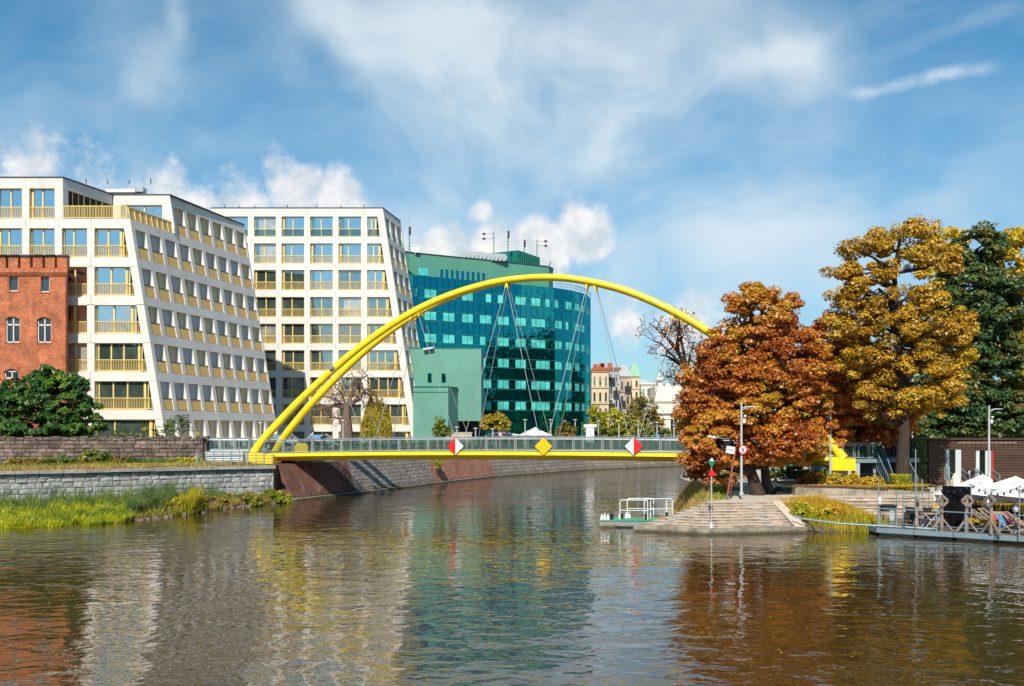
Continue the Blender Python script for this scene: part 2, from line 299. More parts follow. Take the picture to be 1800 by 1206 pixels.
# ------------------------------------------------------------ mesh helpers
WL = {}
class MB:
    def __init__(s): s.v = []; s.f = []; s.mi = []; s.cur = 0; s.smooth = False
    def add(s, vs, fs):
        b = len(s.v); s.v += [tuple(p) for p in vs]; s.f += [tuple(i+b for i in f) for f in fs]; s.mi += [s.cur]*len(fs); return s
    def hexa(s, p): return s.add(p, [(3, 2, 1, 0), (4, 5, 6, 7), (0, 1, 5, 4), (1, 2, 6, 5), (2, 3, 7, 6), (3, 0, 4, 7)])
    def box(s, c, d, rz=0):
        x, y, z = d[0]/2, d[1]/2, d[2]/2; R = Matrix.Rotation(rz, 3, 'Z'); c = Vector(c)
        return s.hexa([c+R@Vector(q) for q in ((-x, -y, -z), (x, -y, -z), (x, y, -z), (-x, y, -z), (-x, -y, z), (x, -y, z), (x, y, z), (-x, y, z))])
    def bar(s, a, b, w, h=None):
        a, b = Vector(a), Vector(b); h = h or w; d = (b-a).normalized(); up = Vector((0, 0, 1)) if abs(d.z) < .95 else Vector((0, 1, 0))
        r = d.cross(up).normalized()*w/2; u = r.cross(d).normalized()*h/2
        return s.hexa([a-r-u, a+r-u, b+r-u, b-r-u, a-r+u, a+r+u, b+r+u, b-r+u])
    def tube(s, path, r, n=8, cap=True):
        path = [Vector(p) for p in path]; m = len(path); rr = r if isinstance(r, (list, tuple)) else [r]*m; vs = []; prev = None
        for i, p in enumerate(path):
            d = (path[min(i+1, m-1)]-path[max(i-1, 0)]).normalized()
            if prev is None: prev = d.orthogonal().normalized()
            a = (prev-d*prev.dot(d)).normalized(); prev = a; b = d.cross(a)
            vs += [p+(a*math.cos(2*math.pi*k/n)+b*math.sin(2*math.pi*k/n))*rr[i] for k in range(n)]
        fs = [(i*n+k, i*n+(k+1) % n, (i+1)*n+(k+1) % n, (i+1)*n+k) for i in range(m-1) for k in range(n)]
        if cap: fs += [tuple(range(n-1, -1, -1)), tuple((m-1)*n+k for k in range(n))]
        return s.add(vs, fs)
    def prism(s, poly, z0, z1):
        n = len(poly); vs = [(p[0], p[1], z0) for p in poly]+[(p[0], p[1], z1) for p in poly]
        return s.add(vs, [tuple(range(n-1, -1, -1)), tuple(range(n, 2*n))]+[(i, (i+1) % n, n+(i+1) % n, n+i) for i in range(n)])
    def lathe(s, c, prof, n=12):
        c = Vector(c); vs = [c+Vector((r*math.cos(2*math.pi*k/n), r*math.sin(2*math.pi*k/n), z)) for r, z in prof for k in range(n)]; m = len(prof)
        fs = [(i*n+k, i*n+(k+1) % n, (i+1)*n+(k+1) % n, (i+1)*n+k) for i in range(m-1) for k in range(n)]
        return s.add(vs, fs+[tuple(range(n-1, -1, -1)), tuple((m-1)*n+k for k in range(n))])
    def rot(s, ang, c=(0, 0)):
        ca, sa = math.cos(ang), math.sin(ang); s.v = [(c[0]+(x-c[0])*ca-(y-c[1])*sa, c[1]+(x-c[0])*sa+(y-c[1])*ca, z) for x, y, z in s.v]; return s
def fixn(me):
    import bmesh
    bm = bmesh.new(); bm.from_mesh(me); bmesh.ops.recalc_face_normals(bm, faces=bm.faces); bm.to_mesh(me); bm.free()
def meta(o, label=None, cat=None, group=None, kind=None):
    if label: o['label'] = label
    if cat: o['category'] = cat
    if group: o['group'] = group
    if kind: o['kind'] = kind
    return o
def link(o, parent, wl):
    COL.objects.link(o); WL[o.name] = Vector(wl)
    if parent is not None: o.parent = parent; o.location = Vector(wl)-WL[parent.name]
    else: o.location = wl
    return o
def build(name, mb, mat, parent=None, label=None, cat=None, group=None, kind=None, smooth=False):
    V = np.array(mb.v); lo, hi = V.min(0), V.max(0); c = Vector(((lo[0]+hi[0])/2, (lo[1]+hi[1])/2, lo[2]))
    me = bpy.data.meshes.new(name); me.from_pydata([(x-c.x, y-c.y, z-c.z) for x, y, z in mb.v], [], mb.f)
    for mm in (mat if isinstance(mat, (list, tuple)) else [mat]): me.materials.append(mm)
    if any(mb.mi): me.polygons.foreach_set('material_index', mb.mi)
    fixn(me)
    if smooth: me.polygons.foreach_set('use_smooth', [True]*len(me.polygons)); me.set_sharp_from_angle(angle=math.radians(40))
    o = bpy.data.objects.new(name, me); link(o, parent, c); return meta(o, label, cat, group, kind)
def thing(name, loc, label, cat, group=None):
    o = bpy.data.objects.new(name, None); o.empty_display_size = .3; link(o, None, Vector(loc)); return meta(o, label, cat, group)
def inst(src, wl, parent, rz=0.0, scale=(1, 1, 1), group=None):
    o = src.copy(); COL.objects.link(o); o.parent = parent; o.location = Vector(wl)-(WL[parent.name] if parent else Vector((0, 0, 0))); WL[o.name] = Vector(wl)
    o.rotation_euler = (0, 0, rz); o.scale = scale; return o
def copy_thing(root, loc, rz=0.0, label=None):
    r = root.copy(); COL.objects.link(r); r.location = loc; r.rotation_euler = (0, 0, rz); WL[r.name] = Vector(loc)
    if label: r['label'] = label
    def rec(a, b):
        for ch in [c for c in a.children]:
            c = ch.copy(); COL.objects.link(c); c.parent = b; rec(ch, c)
    rec(root, r); return r
def npmesh(name, V, n, mat, parent=None, wl=None):       # V: (count, n, 3) array of separate polygons
    V = np.asarray(V, dtype=np.float32); k = len(V); v = V.reshape(-1, 3)
    if wl is None: lo, hi = v.min(0), v.max(0); wl = Vector((float(lo[0]+hi[0])/2, float(lo[1]+hi[1])/2, float(lo[2])))
    v = v-np.array(wl, dtype=np.float32)
    me = bpy.data.meshes.new(name); me.vertices.add(len(v)); me.vertices.foreach_set('co', v.ravel())
    me.loops.add(k*n); me.loops.foreach_set('vertex_index', np.arange(k*n, dtype=np.int32))
    me.polygons.add(k); me.polygons.foreach_set('loop_start', np.arange(0, k*n, n, dtype=np.int32)); me.polygons.foreach_set('loop_total', np.full(k, n, dtype=np.int32))
    me.update(); me.materials.append(mat)
    o = bpy.data.objects.new(name, me); link(o, parent, wl); return o
def norm(a): return a/np.maximum(np.linalg.norm(a, axis=-1, keepdims=True), 1e-6)
def leaf_quads(P, N, size, aspect=1.5):
    k = len(P); N = norm(N); R = norm(np.cross(N, norm(RNG.normal(size=(k, 3))))); U = np.cross(N, R)
    s = size*RNG.uniform(.35, 1.5, (k, 1)); a = R*s*.5; b = U*s*.5*aspect; bend = N*s*.12
    return np.stack([P-b, P+a-bend, P+b, P-a-bend], 1)
def clumps_in(blobs, dens, rc):
    out = []
    for (c, r) in blobs:
        r = np.array(r); area = 4*math.pi*((r[0]*r[1])**1.6+(r[0]*r[2])**1.6+(r[1]*r[2])**1.6)**(1/1.6)/3**(1/1.6)
        n = max(4, int(area*dens)); d = norm(RNG.normal(size=(n, 3))); q = RNG.uniform(.5, 1.02, (n, 1))**.55
        out.append(np.array(c)+d*r*q)
    return np.concatenate(out)
def crown(clumps, rc, per, leaf, mat, parent, flat=.65, droop=0.0, aspect=1.5, name='crown'):
    k = len(clumps); rr = rc*RNG.uniform(.6, 1.35, (k, 1)); C = np.repeat(clumps, per, 0); R = np.repeat(rr, per, 0)
    d = norm(RNG.normal(size=(k*per, 3))); q = RNG.uniform(.25, 1, (k*per, 1))**.5
    off = d*q*R; off[:, 2] *= flat; off[:, 2] -= droop*(np.abs(off[:, :1]).ravel()+np.abs(off[:, 1]))*.5
    N = d*.8+np.array([0, -.15, .75])+RNG.normal(size=(k*per, 3))*.45
    return npmesh(name, leaf_quads(C+off, N, leaf, aspect), 4, mat, parent)
def branches(mb, trunk, targets, r0, n, jit=.12):
    T = [Vector(p) for p in trunk]
    for i in RNG.choice(len(targets), min(n, len(targets)), replace=False):
        t = Vector(targets[i]); best = None
        for a, b in zip(T[:-1], T[1:]):
            for u in (0, .33, .66, 1):
                p = a.lerp(b, u); d = (t-p).length+max(0, p.z-(t.z-.35*(t-p).length))*1.5
                if best is None or d < best[0]: best = (d, p)
        p = best[1]; L = (t-p).length; m1 = p.lerp(t, .4)+Vector(RNG.normal(size=3)*L*jit)+Vector((0, 0, .08*L)); m2 = p.lerp(t, .75)+Vector(RNG.normal(size=3)*L*jit*.7)+Vector((0, 0, .05*L))
        mb.tube([p, m1, m2, t], [r0, r0*.65, r0*.4, r0*.15], 5, False)
def tree(name, label, blobs_px, Y, trunk_px, leaf, mat, dens=.55, rc=.75, per=45, nb=24, tr=.28, group=None, bmat=None, droop=0.0, flat=.65, cat='tree', aspect=1.5, ydep=.85, base=None):
    blobs = []
    for b in blobs_px:
        px, py, rx, ry = b[:4]; dy = b[4] if len(b) > 4 else 0; yy = Y+dy; s = yy/F
        blobs.append((at(px, py, yy), (rx*s, (rx+ry)/2*s*ydep, ry*s)))
    tp_ = [at(x, y, Y+(q[0] if q else 0)) for x, y, *q in trunk_px]
    tp_[0].z = base if base is not None else (ZP if tp_[0].x > 11 and Y < 95 else ZG)
    root = thing(name, tp_[0], label, cat, group)
    cl = clumps_in(blobs, dens, rc); mb = MB(); m = len(tp_)
    mb.tube(tp_, [tr*(1.25 if i == 0 else 1-.75*i/(m-1)) for i in range(m)], 10)
    branches(mb, tp_[1 if m > 2 else 0:], cl, tr*.34, nb)
    far = clumps_in([(c, tuple(np.array(r)*1.13)) for c, r in blobs], dens*.28, rc); far = far[RNG.uniform(size=len(far)) < .7]
    for q in far[:70]: d = q-np.array(at(0, 0, 0)); c_ = cl[np.argmin(((cl-q)**2).sum(1))]; mb.tube([tuple(c_), tuple((c_+q)/2+RNG.normal(size=3)*.08), tuple(q)], [tr*.09, tr*.06, tr*.03], 4, False)
    build('trunk', mb, bmat or bark, root, smooth=True)
    if dens < 1.15 or rc > .6: cl2 = far; build_outer = crown(cl2, rc*.6, max(8, per//5), leaf, mat, root, flat, droop, aspect, name='outer_sprays')
    crown(cl, rc, per, leaf, mat, root, flat, droop, aspect)
    return root
def blades(name, spots_, mat, parent=None, w=.03, lean=.35):
    # spots_: (count,5) arrays x,y,z,height
    S = np.asarray(spots_); k = len(S); P = S[:, :3]; h = S[:, 3:4]*RNG.uniform(.6, 1.15, (k, 1)); a = RNG.uniform(0, 2*math.pi, k)
    side = np.stack([np.cos(a), np.sin(a), np.zeros(k)], 1)*w*.5; ln = norm(RNG.normal(size=(k, 3))*np.array([1, 1, 0])+1e-4)*h*lean*RNG.uniform(.2, 1.2, (k, 1))
    mid = P+np.array([0, 0, 1])*h*.62+ln*.35; top = P+np.array([0, 0, 1])*h*(1-.3*lean)+ln
    q1 = np.stack([P-side, P+side, mid+side*.8, mid-side*.8], 1); q2 = np.stack([mid-side*.8, mid+side*.8, top+side*.08, top-side*.08], 1)
    return npmesh(name, np.concatenate([q1, q2]), 4, mat, parent)
def stuff(o, label=None, cat=None): o['kind'] = 'stuff'; return meta(o, label, cat)
def polyline_pts(pts, n, spread=0.0):
    pts = [np.array(p, float) for p in pts]; L = [np.linalg.norm(b-a) for a, b in zip(pts[:-1], pts[1:])]; t = RNG.uniform(0, sum(L), n); out = np.zeros((n, 2)); acc = 0
    for a, b, l in zip(pts[:-1], pts[1:], L):
        m = (t >= acc) & (t <= acc+l); out[m] = a+(b-a)*((t[m]-acc)/l)[:, None]; acc += l
    return out

# ------------------------------------------------------------ water and land
def water_material():
    m = bpy.data.materials.new('river_water'); m.use_nodes = True; t = NT(m.node_tree); b = m.node_tree.nodes['Principled BSDF']
    pos = t.n('ShaderNodeNewGeometry').outputs['Position']
    b.inputs['Base Color'].default_value = (.056, .035, .010, 1); b.inputs['Roughness'].default_value = .015; b.inputs['IOR'].default_value = 1.9
    p1 = t.mapping(pos, (1, 1.35, 1), (0, 0, .25)); w1 = t.noise(p1, .36, 2, .5, .4); w2 = t.noise(t.mapping(pos, (1, 1.5, 1), (0, 0, -.3)), .85, 2, .5, .8); w3 = t.noise(pos, 5.5, 2, .5, .3)
    gate = t.mr(t.noise(pos, .05, 2, .5), .35, .65, .30, 1.1)
    h = t.math('ADD', t.math('MULTIPLY', w1, WAVE[0]), t.math('ADD', t.math('MULTIPLY', w2, WAVE[1]), t.math('MULTIPLY', w3, WAVE[2])))
    h = t.math('MULTIPLY', h, gate)
    bn = t.n('ShaderNodeBump'); bn.inputs['Strength'].default_value = 1; bn.inputs['Distance'].default_value = 1
    t.L(h, bn.inputs['Height']); t.L(bn.outputs[0], b.inputs['Normal']); return m
WAVE = (.075, .046, .003)
wm = MB(); wm.add([(-2500, -600, 0), (2500, -600, 0), (2500, 3500, 0), (-2500, 3500, 0)], [(0, 1, 2, 3)])
build('river_water', wm, water_material(), kind='structure')

WB = [(-18.0, 81.9), (-14.1, 90.6), (-8.3, 107.8), (-2.1, 123.3), (10.7, 144), (29.3, 162.5), (62, 186), (130, 215)]     # foot of the battered wall at the waterline
def offs(pts, d):
    out = []
    for i, p in enumerate(pts):
        a = Vector(pts[max(0, i-1)]); b = Vector(pts[min(len(pts)-1, i+1)]); t = (b-a).normalized(); out.append((p[0]-t.y*d, p[1]+t.x*d))
    return out
WT = offs(WB, 1.0); WT[0] = (-19.35, 82.4)
ZQ = 2.95; ZG = 3.95
LT = offs(WB, 2.4); LT[0] = (-21.2, 85.1)
bg_ = MB(); bg_.prism([(-900, 85.3), (gx(359, 85.3), 85.3)]+LT+[(400, 330), (1800, 1200), (1800, 3000), (-1800, 3000), (-1800, 85.3)], -1, ZG)
build('city_ground', bg_, paving, kind='structure')
tq = MB(); tq.prism([(-120, 70-17.5*.68-40), (-60, 52.8), (-35.6, 69.5), (-19.3, 80.7)]+WT[0:]+[(130, 219)]+[(140, 232)]+list(reversed(LT))+[(gx(359, 85.2), 85.2), (-120, 85.2)], -1, ZQ-.02)
build('quay_terrace', tq, soil, kind='structure')
# ------------------------------------------------------------ grey granite quay wall, stone by stone
def rough_block(name, mat, L, Hh, D, k):
    random.seed(k); j = lambda a: random.uniform(-a, a); l, h = L/2, Hh/2; b = .035
    m = MB(); m.hexa([(-l, 0, -h), (l, 0, -h), (l, D, -h), (-l, D, -h), (-l, 0, h), (l, 0, h), (l, D, h), (-l, D, h)])
    fr = [(-l+b+j(.02), -.035+j(.025), -h+b+j(.03)), (l-b+j(.02), -.035+j(.025), -h+b+j(.03)), (l-b+j(.02), -.035+j(.025), h-b+j(.03)), (-l+b+j(.02), -.035+j(.025), h-b+j(.03)), (j(.25), -.06+j(.03), j(.25))]
    m.add([(-l, 0, -h), (l, 0, -h), (l, 0, h), (-l, 0, h)]+fr, [(0, 1, 5, 4), (1, 2, 6, 5), (2, 3, 7, 6), (3, 0, 4, 7), (4, 5, 8), (5, 6, 8), (6, 7, 8), (7, 4, 8)])
    me = bpy.data.meshes.new(name); me.from_pydata(m.v, [], m.f); me.materials.append(mat); return me
def stone_wall(root, A, B, z0, z1, L, Hh, mat, backmat, gap, name='stone', D=.25, lean=0.0, skip=0.0, lenvar=.25):
    A, B = Vector(A), Vector(B); d = (B-A); W_ = d.length; d.normalize(); rz = math.atan2(d.y, d.x); nrm = Vector((d.y, -d.x))
    meshes = [rough_block(name, mat, 1, 1, D, k) for k in range(5)]; n = 0; rows = int(round((z1-z0)/Hh)); Hh = (z1-z0)/rows; rs = random.Random(5)
    zz = [z0]
    for r in range(rows): zz.append(zz[-1]+Hh*rs.uniform(.78, 1.22))
    zz = [z0+(q-z0)*(z1-z0)/(zz[-1]-z0) for q in zz]
    for r in range(rows):
        Hh = zz[r+1]-zz[r]; x = -rs.uniform(0, L*.5); zc = (zz[r]+zz[r+1])/2
        while x < W_:
            l = L*rs.uniform(1-lenvar, 1+lenvar); x0, x1 = max(0, x), min(W_, x+l)
            if x1-x0 > L*.2:
                off = nrm*(-lean*(zc-z0)+rs.uniform(0, .03)); p = A+d*((x0+x1)/2)+off
                o = bpy.data.objects.new(name, meshes[n % 5]); n += 1; COL.objects.link(o); o.parent = root; o.location = Vector((p.x, p.y, zc))-WL[root.name]
                o.rotation_euler = (rs.uniform(-.05, .05), rs.uniform(-.025, .025), rz+rs.uniform(-.05, .05)); o.scale = (x1-x0-gap*rs.uniform(.5, 1.6), rs.uniform(.7, 1.6), Hh-gap*rs.uniform(.3, 1.6))
            x += l
    b = MB(); q = [A, B]; pts = []
    for z in (z0, z1):
        for P_, w in ((A, -.02), (B, -.02), (B, -.9), (A, -.9)):
            p = P_+nrm*(w-lean*(z-z0)); pts.append((p.x, p.y, z))
    b.hexa(pts); build('mortar_core', b, backmat, root); return n
def wall_root(name, loc, label): return thing(name, loc, label, 'wall')
gw = wall_root('quay_wall', (-28, 75, -.4), 'pale grey rough granite river wall with coping, rising from the grassy bank at left')
print('grey', stone_wall(gw, (-37.5, 68.0), (-19.25, 80.45), -.3, 2.68, .66, .37, stone_grey, mortar, .028, lenvar=.42))
A, B = Vector((-37.5, 68.0)), Vector((-19.2, 80.45)); d_ = (B-A).normalized(); n_ = Vector((d_.y, -d_.x)); rz_ = math.atan2(d_.y, d_.x)
for i in range(14):
    L_ = (B-A).length/14; p = A+d_*(L_*(i+.5))+n_*(.0); m = MB(); m.box((p.x, p.y, 2.83), (L_-.03, .62+.04*math.sin(i*3.1), .24+.03*math.sin(i*5)), rz_); build('coping_slab', m, coping, gw)
dw = wall_root('retaining_wall', (-36, 84.6, 2.9), 'dark brown rough stone wall behind the terrace, below the leafy tree at left')
print('dark', stone_wall(dw, (-46, 84.6), (gx(357, 84.6), 84.6), 2.9, 5.12, .74, .33, stone_dark, mortar_dark, .035, lenvar=.5))
m = MB(); m.hexa([(gx(357, 84.6)-.02, 84.7, 2.9), (gx(357, 84.6)+.25, 84.9, 2.9), (gx(357, 84.6)+.2, 86.2, 2.9), (gx(357, 84.6)-.3, 86.2, 2.9), (gx(357, 84.6)-.05, 84.8, 4.9), (gx(357, 84.6)+.12, 84.95, 4.8), (gx(357, 84.6)+.1, 86.2, 5), (gx(357, 84.6)-.3, 86.2, 5.1)]); build('wall_end', m, stone_dark, dw)
m = MB()
for i in range(26): x = -46+i*.78; m.box((x+.3, 84.85, 5.14+.06*math.sin(i*2.3)), (.7, .7, .12+.08*abs(math.sin(i*1.7))), .05*math.sin(i))
stuff(build('wall_top_rubble', m, stone_dark, dw))
# battered embankment
def batter(i, mat, name, label, proud=0.0):
    a, b, c, e = WB[i], WB[i+1], WT[i+1], WT[i]; m = MB(); n = 1
    m.hexa([(a[0], a[1], -1), (b[0], b[1], -1), (c[0], c[1]+1, -1), (e[0], e[1]+1, -1), (e[0], e[1], ZQ), (c[0], c[1], ZQ), (c[0], c[1]+1, ZQ), (e[0], e[1]+1, ZQ)])
    return build(name, m, mat, None, label, 'wall')
def batter_face(i, mat, label, cat='wall', stones=False):
    a, b = Vector(WB[i]), Vector(WB[i+1]); ta, tb = Vector(WT[i]), Vector(WT[i+1]); root = thing('embankment_wall', ((a.x+b.x)/2, (a.y+b.y)/2, 0), label, cat)
    m = MB(); s = .08 if stones else 0; nn = Vector(((b-a).normalized().y, -(b-a).normalized().x))*s
    A0 = a+(a-ta)*.33-nn; B0 = b+(b-tb)*.33-nn; ta2 = ta-nn; tb2 = tb-nn
    m.hexa([(A0.x, A0.y, -1), (B0.x, B0.y, -1), (tb2.x-1.2, tb2.y+.5, -1), (ta2.x-1.2, ta2.y+.5, -1), (ta2.x, ta2.y, ZQ), (tb2.x, tb2.y, ZQ), (tb2.x-1.2, tb2.y+.5, ZQ), (ta2.x-1.2, ta2.y+.5, ZQ)])
    build('wall_face', m, mat, root)
    if stones:
        rows = 8; L = 1.05; me = [rough_block('stone', stone_batter, 1, 1, .12, 20+k) for k in range(4)]; d = (b-a); W_ = d.length; n = 0
        for r in range(rows):
            z0, z1 = .12+(r)*(ZQ-.12)/rows, .12+(r+1)*(ZQ-.12)/rows; x = -.5*(r % 2)
            while x < W_:
                x0, x1 = max(0, x)/W_, min(W_, x+L)/W_; x += L
                if x1-x0 < .1/W_: continue
                f = lambda u, z: (a.lerp(b, u)).lerp(ta.lerp(tb, u), z/ZQ)
                p0, p1 = f(x0, (z0+z1)/2), f(x1, (z0+z1)/2); p = (p0+p1)/2; dd = p1-p0
                o = bpy.data.objects.new('stone', me[n % 4]); n += 1; COL.objects.link(o); o.parent = root; o.location = Vector((p.x, p.y, (z0+z1)/2))-WL[root.name]
                o.rotation_euler = Matrix.Rotation(math.atan2(dd.y, dd.x), 3, 'Z').to_euler(); o.rotation_euler.x = -.32; o.scale = (dd.length-.03, .45, (z1-z0)*1.05-.03)
        print('batter stones', n)
    # concrete toe at the waterline
    m = MB(); nn = Vector(((b-a).normalized().y, -(b-a).normalized().x)); q0, q1 = a+nn*.35, b+nn*.35
    m.hexa([(q0.x, q0.y, -.5), (q1.x, q1.y, -.5), (b.x-.3, b.y+.1, -.5), (a.x-.3, a.y+.1, -.5), (q0.x-.1, q0.y, .16), (q1.x-.1, q1.y, .16), (b.x-.3, b.y+.1, .2), (a.x-.3, a.y+.1, .2)]); build('waterline_toe', m, block_m, root)
    return root
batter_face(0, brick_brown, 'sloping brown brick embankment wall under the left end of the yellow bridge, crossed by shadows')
batter_face(1, mortar, 'sloping grey granite block embankment wall between the two brick sections', stones=True)
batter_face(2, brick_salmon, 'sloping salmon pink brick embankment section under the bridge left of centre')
for i, lb in ((3, 'grey masonry embankment wall under the yellow diamond sign, beyond the pink brick section'), (4, 'far grey masonry embankment wall under the right half of the bridge span'), (5, 'farthest grey embankment wall, behind the orange chestnut tree'), (6, 'grey embankment wall hidden behind the island trees')): batter_face(i, far_masonry, lb)
# little white retaining wall and railings on the quay at the bridge foot
m = MB(); m.box((gx(393, 85.0), 85.0, 3.45), (gx(429, 85)-gx(359, 85), .3, 1.0)); wr = thing('low_wall', (gx(393, 85), 85, 2.95), 'low white rendered wall on the quay left of the yellow bridge foot', 'wall')
build('wall_face', m, whitem, wr)
for k in range(6): m = MB(); m.box((gx(393, 84.8), 84.80+.0, 3.06+k*.17), (3.35, .1, .012)); build('joint_strip', m, steel, wr)
# ------------------------------------------------------------ white apartment buildings
def fbox(mb, f, s0, s1, z0, z1, w0, w1): return mb.hexa([f(s0, z0, w0), f(s1, z0, w0), f(s1, z0, w1), f(s0, z0, w1), f(s0, z1, w0), f(s1, z1, w0), f(s1, z1, w1), f(s0, z1, w1)])
def fpart(name, f, s0, s1, z0, z1, w0, w1, mat, parent): m = MB(); fbox(m, f, s0, s1, z0, z1, w0, w1); return build(name, m, mat, parent)
def unit(parent, f, s0, s1, z0, z1, wg, muls, rail='bars', glass=None, rh=1.1, s1r=None, darkleft=0.0, blind=None):
    m = MB(); t = .09
    for (a, b, c, d) in ((s0, s0+t, z0, z1), (s1-t, s1, z0, z1), (s0, s1, z1-t, z1), (s0, s1, z0, z0+t)): fbox(m, f, a, b, c, d, wg-.05, wg+.06)
    for u, w in muls: fbox(m, f, s0+u*(s1-s0)-w/2, s0+u*(s1-s0)+w/2, z0, z1, wg-.10, wg+.06)
    fr = build('window', m, gold, parent)
    if darkleft:
        fpart('side_pane', f, s0+t, s0+darkleft, z0+t, z1-t, wg, wg+.03, glass_dk, fr); fpart('pane', f, s0+darkleft+.002, s1-t, z0+t, z1-t, wg, wg+.03, glass or glass_win, fr)
    else: fpart('pane', f, s0+t, s1-t, z0+t, z1-t, wg, wg+.03, glass or glass_win, fr)
    if rail:
        e = s1r or s1; m = MB(); w0 = .12
        for z in (z0+.08, z0+rh): fbox(m, f, s0, e, z, z+.06, w0, w0+.06)
        if rail == 'bars':
            n = max(2, int((e-s0)/.155))
            for i in range(n+1): s = s0+(e-s0-.03)*i/n; fbox(m, f, s, s+.035, z0+.1, z0+rh, w0+.012, w0+.045)
            build('balcony_railing', m, gold, fr)
        else:
            for u in (0, .5, 1): s = s0+(e-s0-.05)*u; fbox(m, f, s, s+.05, z0+.1, z0+rh, w0+.01, w0+.05)
            build('balcony_railing', m, gold, fr); fpart('railing_glass', f, s0, e, z0+.15, z0+rh-.02, w0+.062, w0+.075, glass_rail, fr)
    return fr
def side_cell(parent, f, fc, s0, s1, z0, z1, kind, ground=False, glassrail=False):
    # recess wall in the vertical storey plane fc, a screen at the front
    L = s1-s0
    if kind == 0:
        o = fpart('loggia_wall', fc, s0, s1, z0, z1, .0, .05, loggia, parent)
        if not ground: fpart('door_post', fc, s0+L*.05, s0+L*.13, z0, z1, -.05, -.002, gold, o)
    else:
        m = MB()
        for a in (.02, .40, .55, .94): fbox(m, fc, s0+L*a, s0+L*(a+(.1 if a in (.4, .55) else .06)), z0, z1, -.08, .05)
        fbox(m, fc, s0, s1, z1-.1, z1, -.04, .05); fr = build('window', m, gold, parent)
        fpart('pane', fc, s0+L*.08, s0+L*.94, z0, z1-.1, .0, .03, glass_dk if kind == 1 else glass_drape, fr)
        fpart('side_panel', fc, s0+L*.65, s0+L*.94, z0, z1-.1, -.03, -.003, loggia, fr)
    if not ground:
        if glassrail: fpart('balcony_glass', f, s0, s1, z0+.02, z0+1.05, .05, .08, glass_rail, parent)
        else:
            sc_ = fpart('balcony_screen', f, s0, s1, z0+.04, z0+1.08, .06, .085, goldscreen, parent); m = MB(); fbox(m, f, s0, s1, z0+1.085, z0+1.14, .03, .11); build('screen_rail', m, darkm, sc_)
def panel_rows(parent, f, cuts, z0, z1, w0, w1, name='facade_panel'):
    for a, b in zip(cuts[:-1], cuts[1:]): fpart(name, f, a+.015, b-.015, z0, z1, w0, w1, concrete_white, parent)

# ---- building one
def white_building(spec):
    Y0, sc_ = spec['Y'], F/spec['Y']; X = lambda px: (px-900)/sc_
    root = thing('apartment_building', (X(spec['base'][0]), Y0, ZG), spec['label'], 'building', None)
    ff = lambda s, z, w: (s, Y0+w, z)
    zt = spec['roof']; lean = spec['lean']; Cx = X(spec['corner']); dv = Vector(spec['dir']).normalized(); nv = Vector((dv.y, -dv.x)); LS = spec['len']
    sc0 = lambda z: -(nv.y*lean*(zt-z))/dv.y          # slide along the wall so that s = 0 stays on the front plane
    fs = lambda s, z, w: (Cx+dv.x*(s+sc0(z))+nv.x*(lean*(zt-z)-w), Y0+dv.y*(s+sc0(z))+nv.y*(lean*(zt-z)-w), z)
    def corner_x(z): return fs(0, z, 0)[0]
    xL = X(spec['left']); D = .62
    rows = spec['rows']; bands = spec['bands']
    pill = [(X(a), X(b)) for a, b in spec['pillars']]; pw = spec['cpw']/sc_
    nb = spec['nb']; pitch = LS/nb
    # storey cores (vertical recess walls)
    for k, (z0, z1, f0, s_from) in enumerate(rows):
        zc1 = z1; off = nv*(lean*(zt-zc1)-.38); a = Vector((Cx, Y0))+off+dv*sc0(zc1); P0 = a+dv*(s_from if s_from > 0 else (Y0+.72-a.y)/dv.y); P1 = a+dv*(LS-.35)
        zl, zh = z0-.02, z1+.05
        if f0 is None: poly = [(xL, Y0+.72), (P0.x, Y0+.72), (P1.x, P1.y), (P1.x-14, P1.y+8), (xL, P1.y+8)]
        else: poly = [(xL, Y0+.72), (f0[0], Y0+.72), (f0[1], f0[2]+.7), (P0.x, f0[2]+.7), (P1.x, P1.y), (P1.x-14, P1.y+8), (xL, P1.y+8)]
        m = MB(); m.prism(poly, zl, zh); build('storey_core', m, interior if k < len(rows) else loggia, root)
    # storey slabs so that recess soffits and floors exist
    for k, (zb, zt_, f0) in enumerate(bands):
        xr = X(spec['topright']) if f0 else None
        cuts = [xL]+[(a+b)/2 for a, b in pill if (not f0 or (a+b)/2 < xr-1)]
        if f0: panel_rows(root, ff, cuts+[xr], zb, zt_, 0, D+.08)
        else:
            panel_rows(root, ff, cuts, zb, zt_, 0, D+.08)
            m = MB(); c0, c1 = corner_x(zb), corner_x(zt_); a = cuts[-1]+.015
            m.hexa([(a, Y0, zb), (c0-.01, Y0, zb), (c0-.2, Y0+D+.08, zb), (a, Y0+D+.08, zb), (a, Y0, zt_), (c1-.01, Y0, zt_), (c1-.2, Y0+D+.08, zt_), (a, Y0+D+.08, zt_)]); build('facade_panel', m, concrete_white, root)
        s0 = f0[3] if f0 else 0
        for j in range(nb):
            if j*pitch < s0-.5: continue
            fpart('side_panel', fs, j*pitch+.015, (j+1)*pitch-.015, zb, zt_, .0, D*.9+(lean*(zt_-zb)), concrete_white, root)
    return root, ff, fs, corner_x, X, pill, pw, pitch, D
Z1 = lambda y: gz(y, 94.5)
LBL1 = 'large white grid-fronted apartment building at left with slanting side wall, behind the brick tower'
wr1 = [25.86, 22.21, 18.57, 14.93, 11.33, 7.69]          # top of the band under rows 1..6
rows1 = [(25.86, 28.74, (X_ := (-42.66), -40.75, 101.5), 7.57)]+[(b+0.0, b+2.75, None, 0) for b in (22.21, 18.57, 14.97, 11.35, 7.72)]+[(4.0, 6.78, None, 0)]
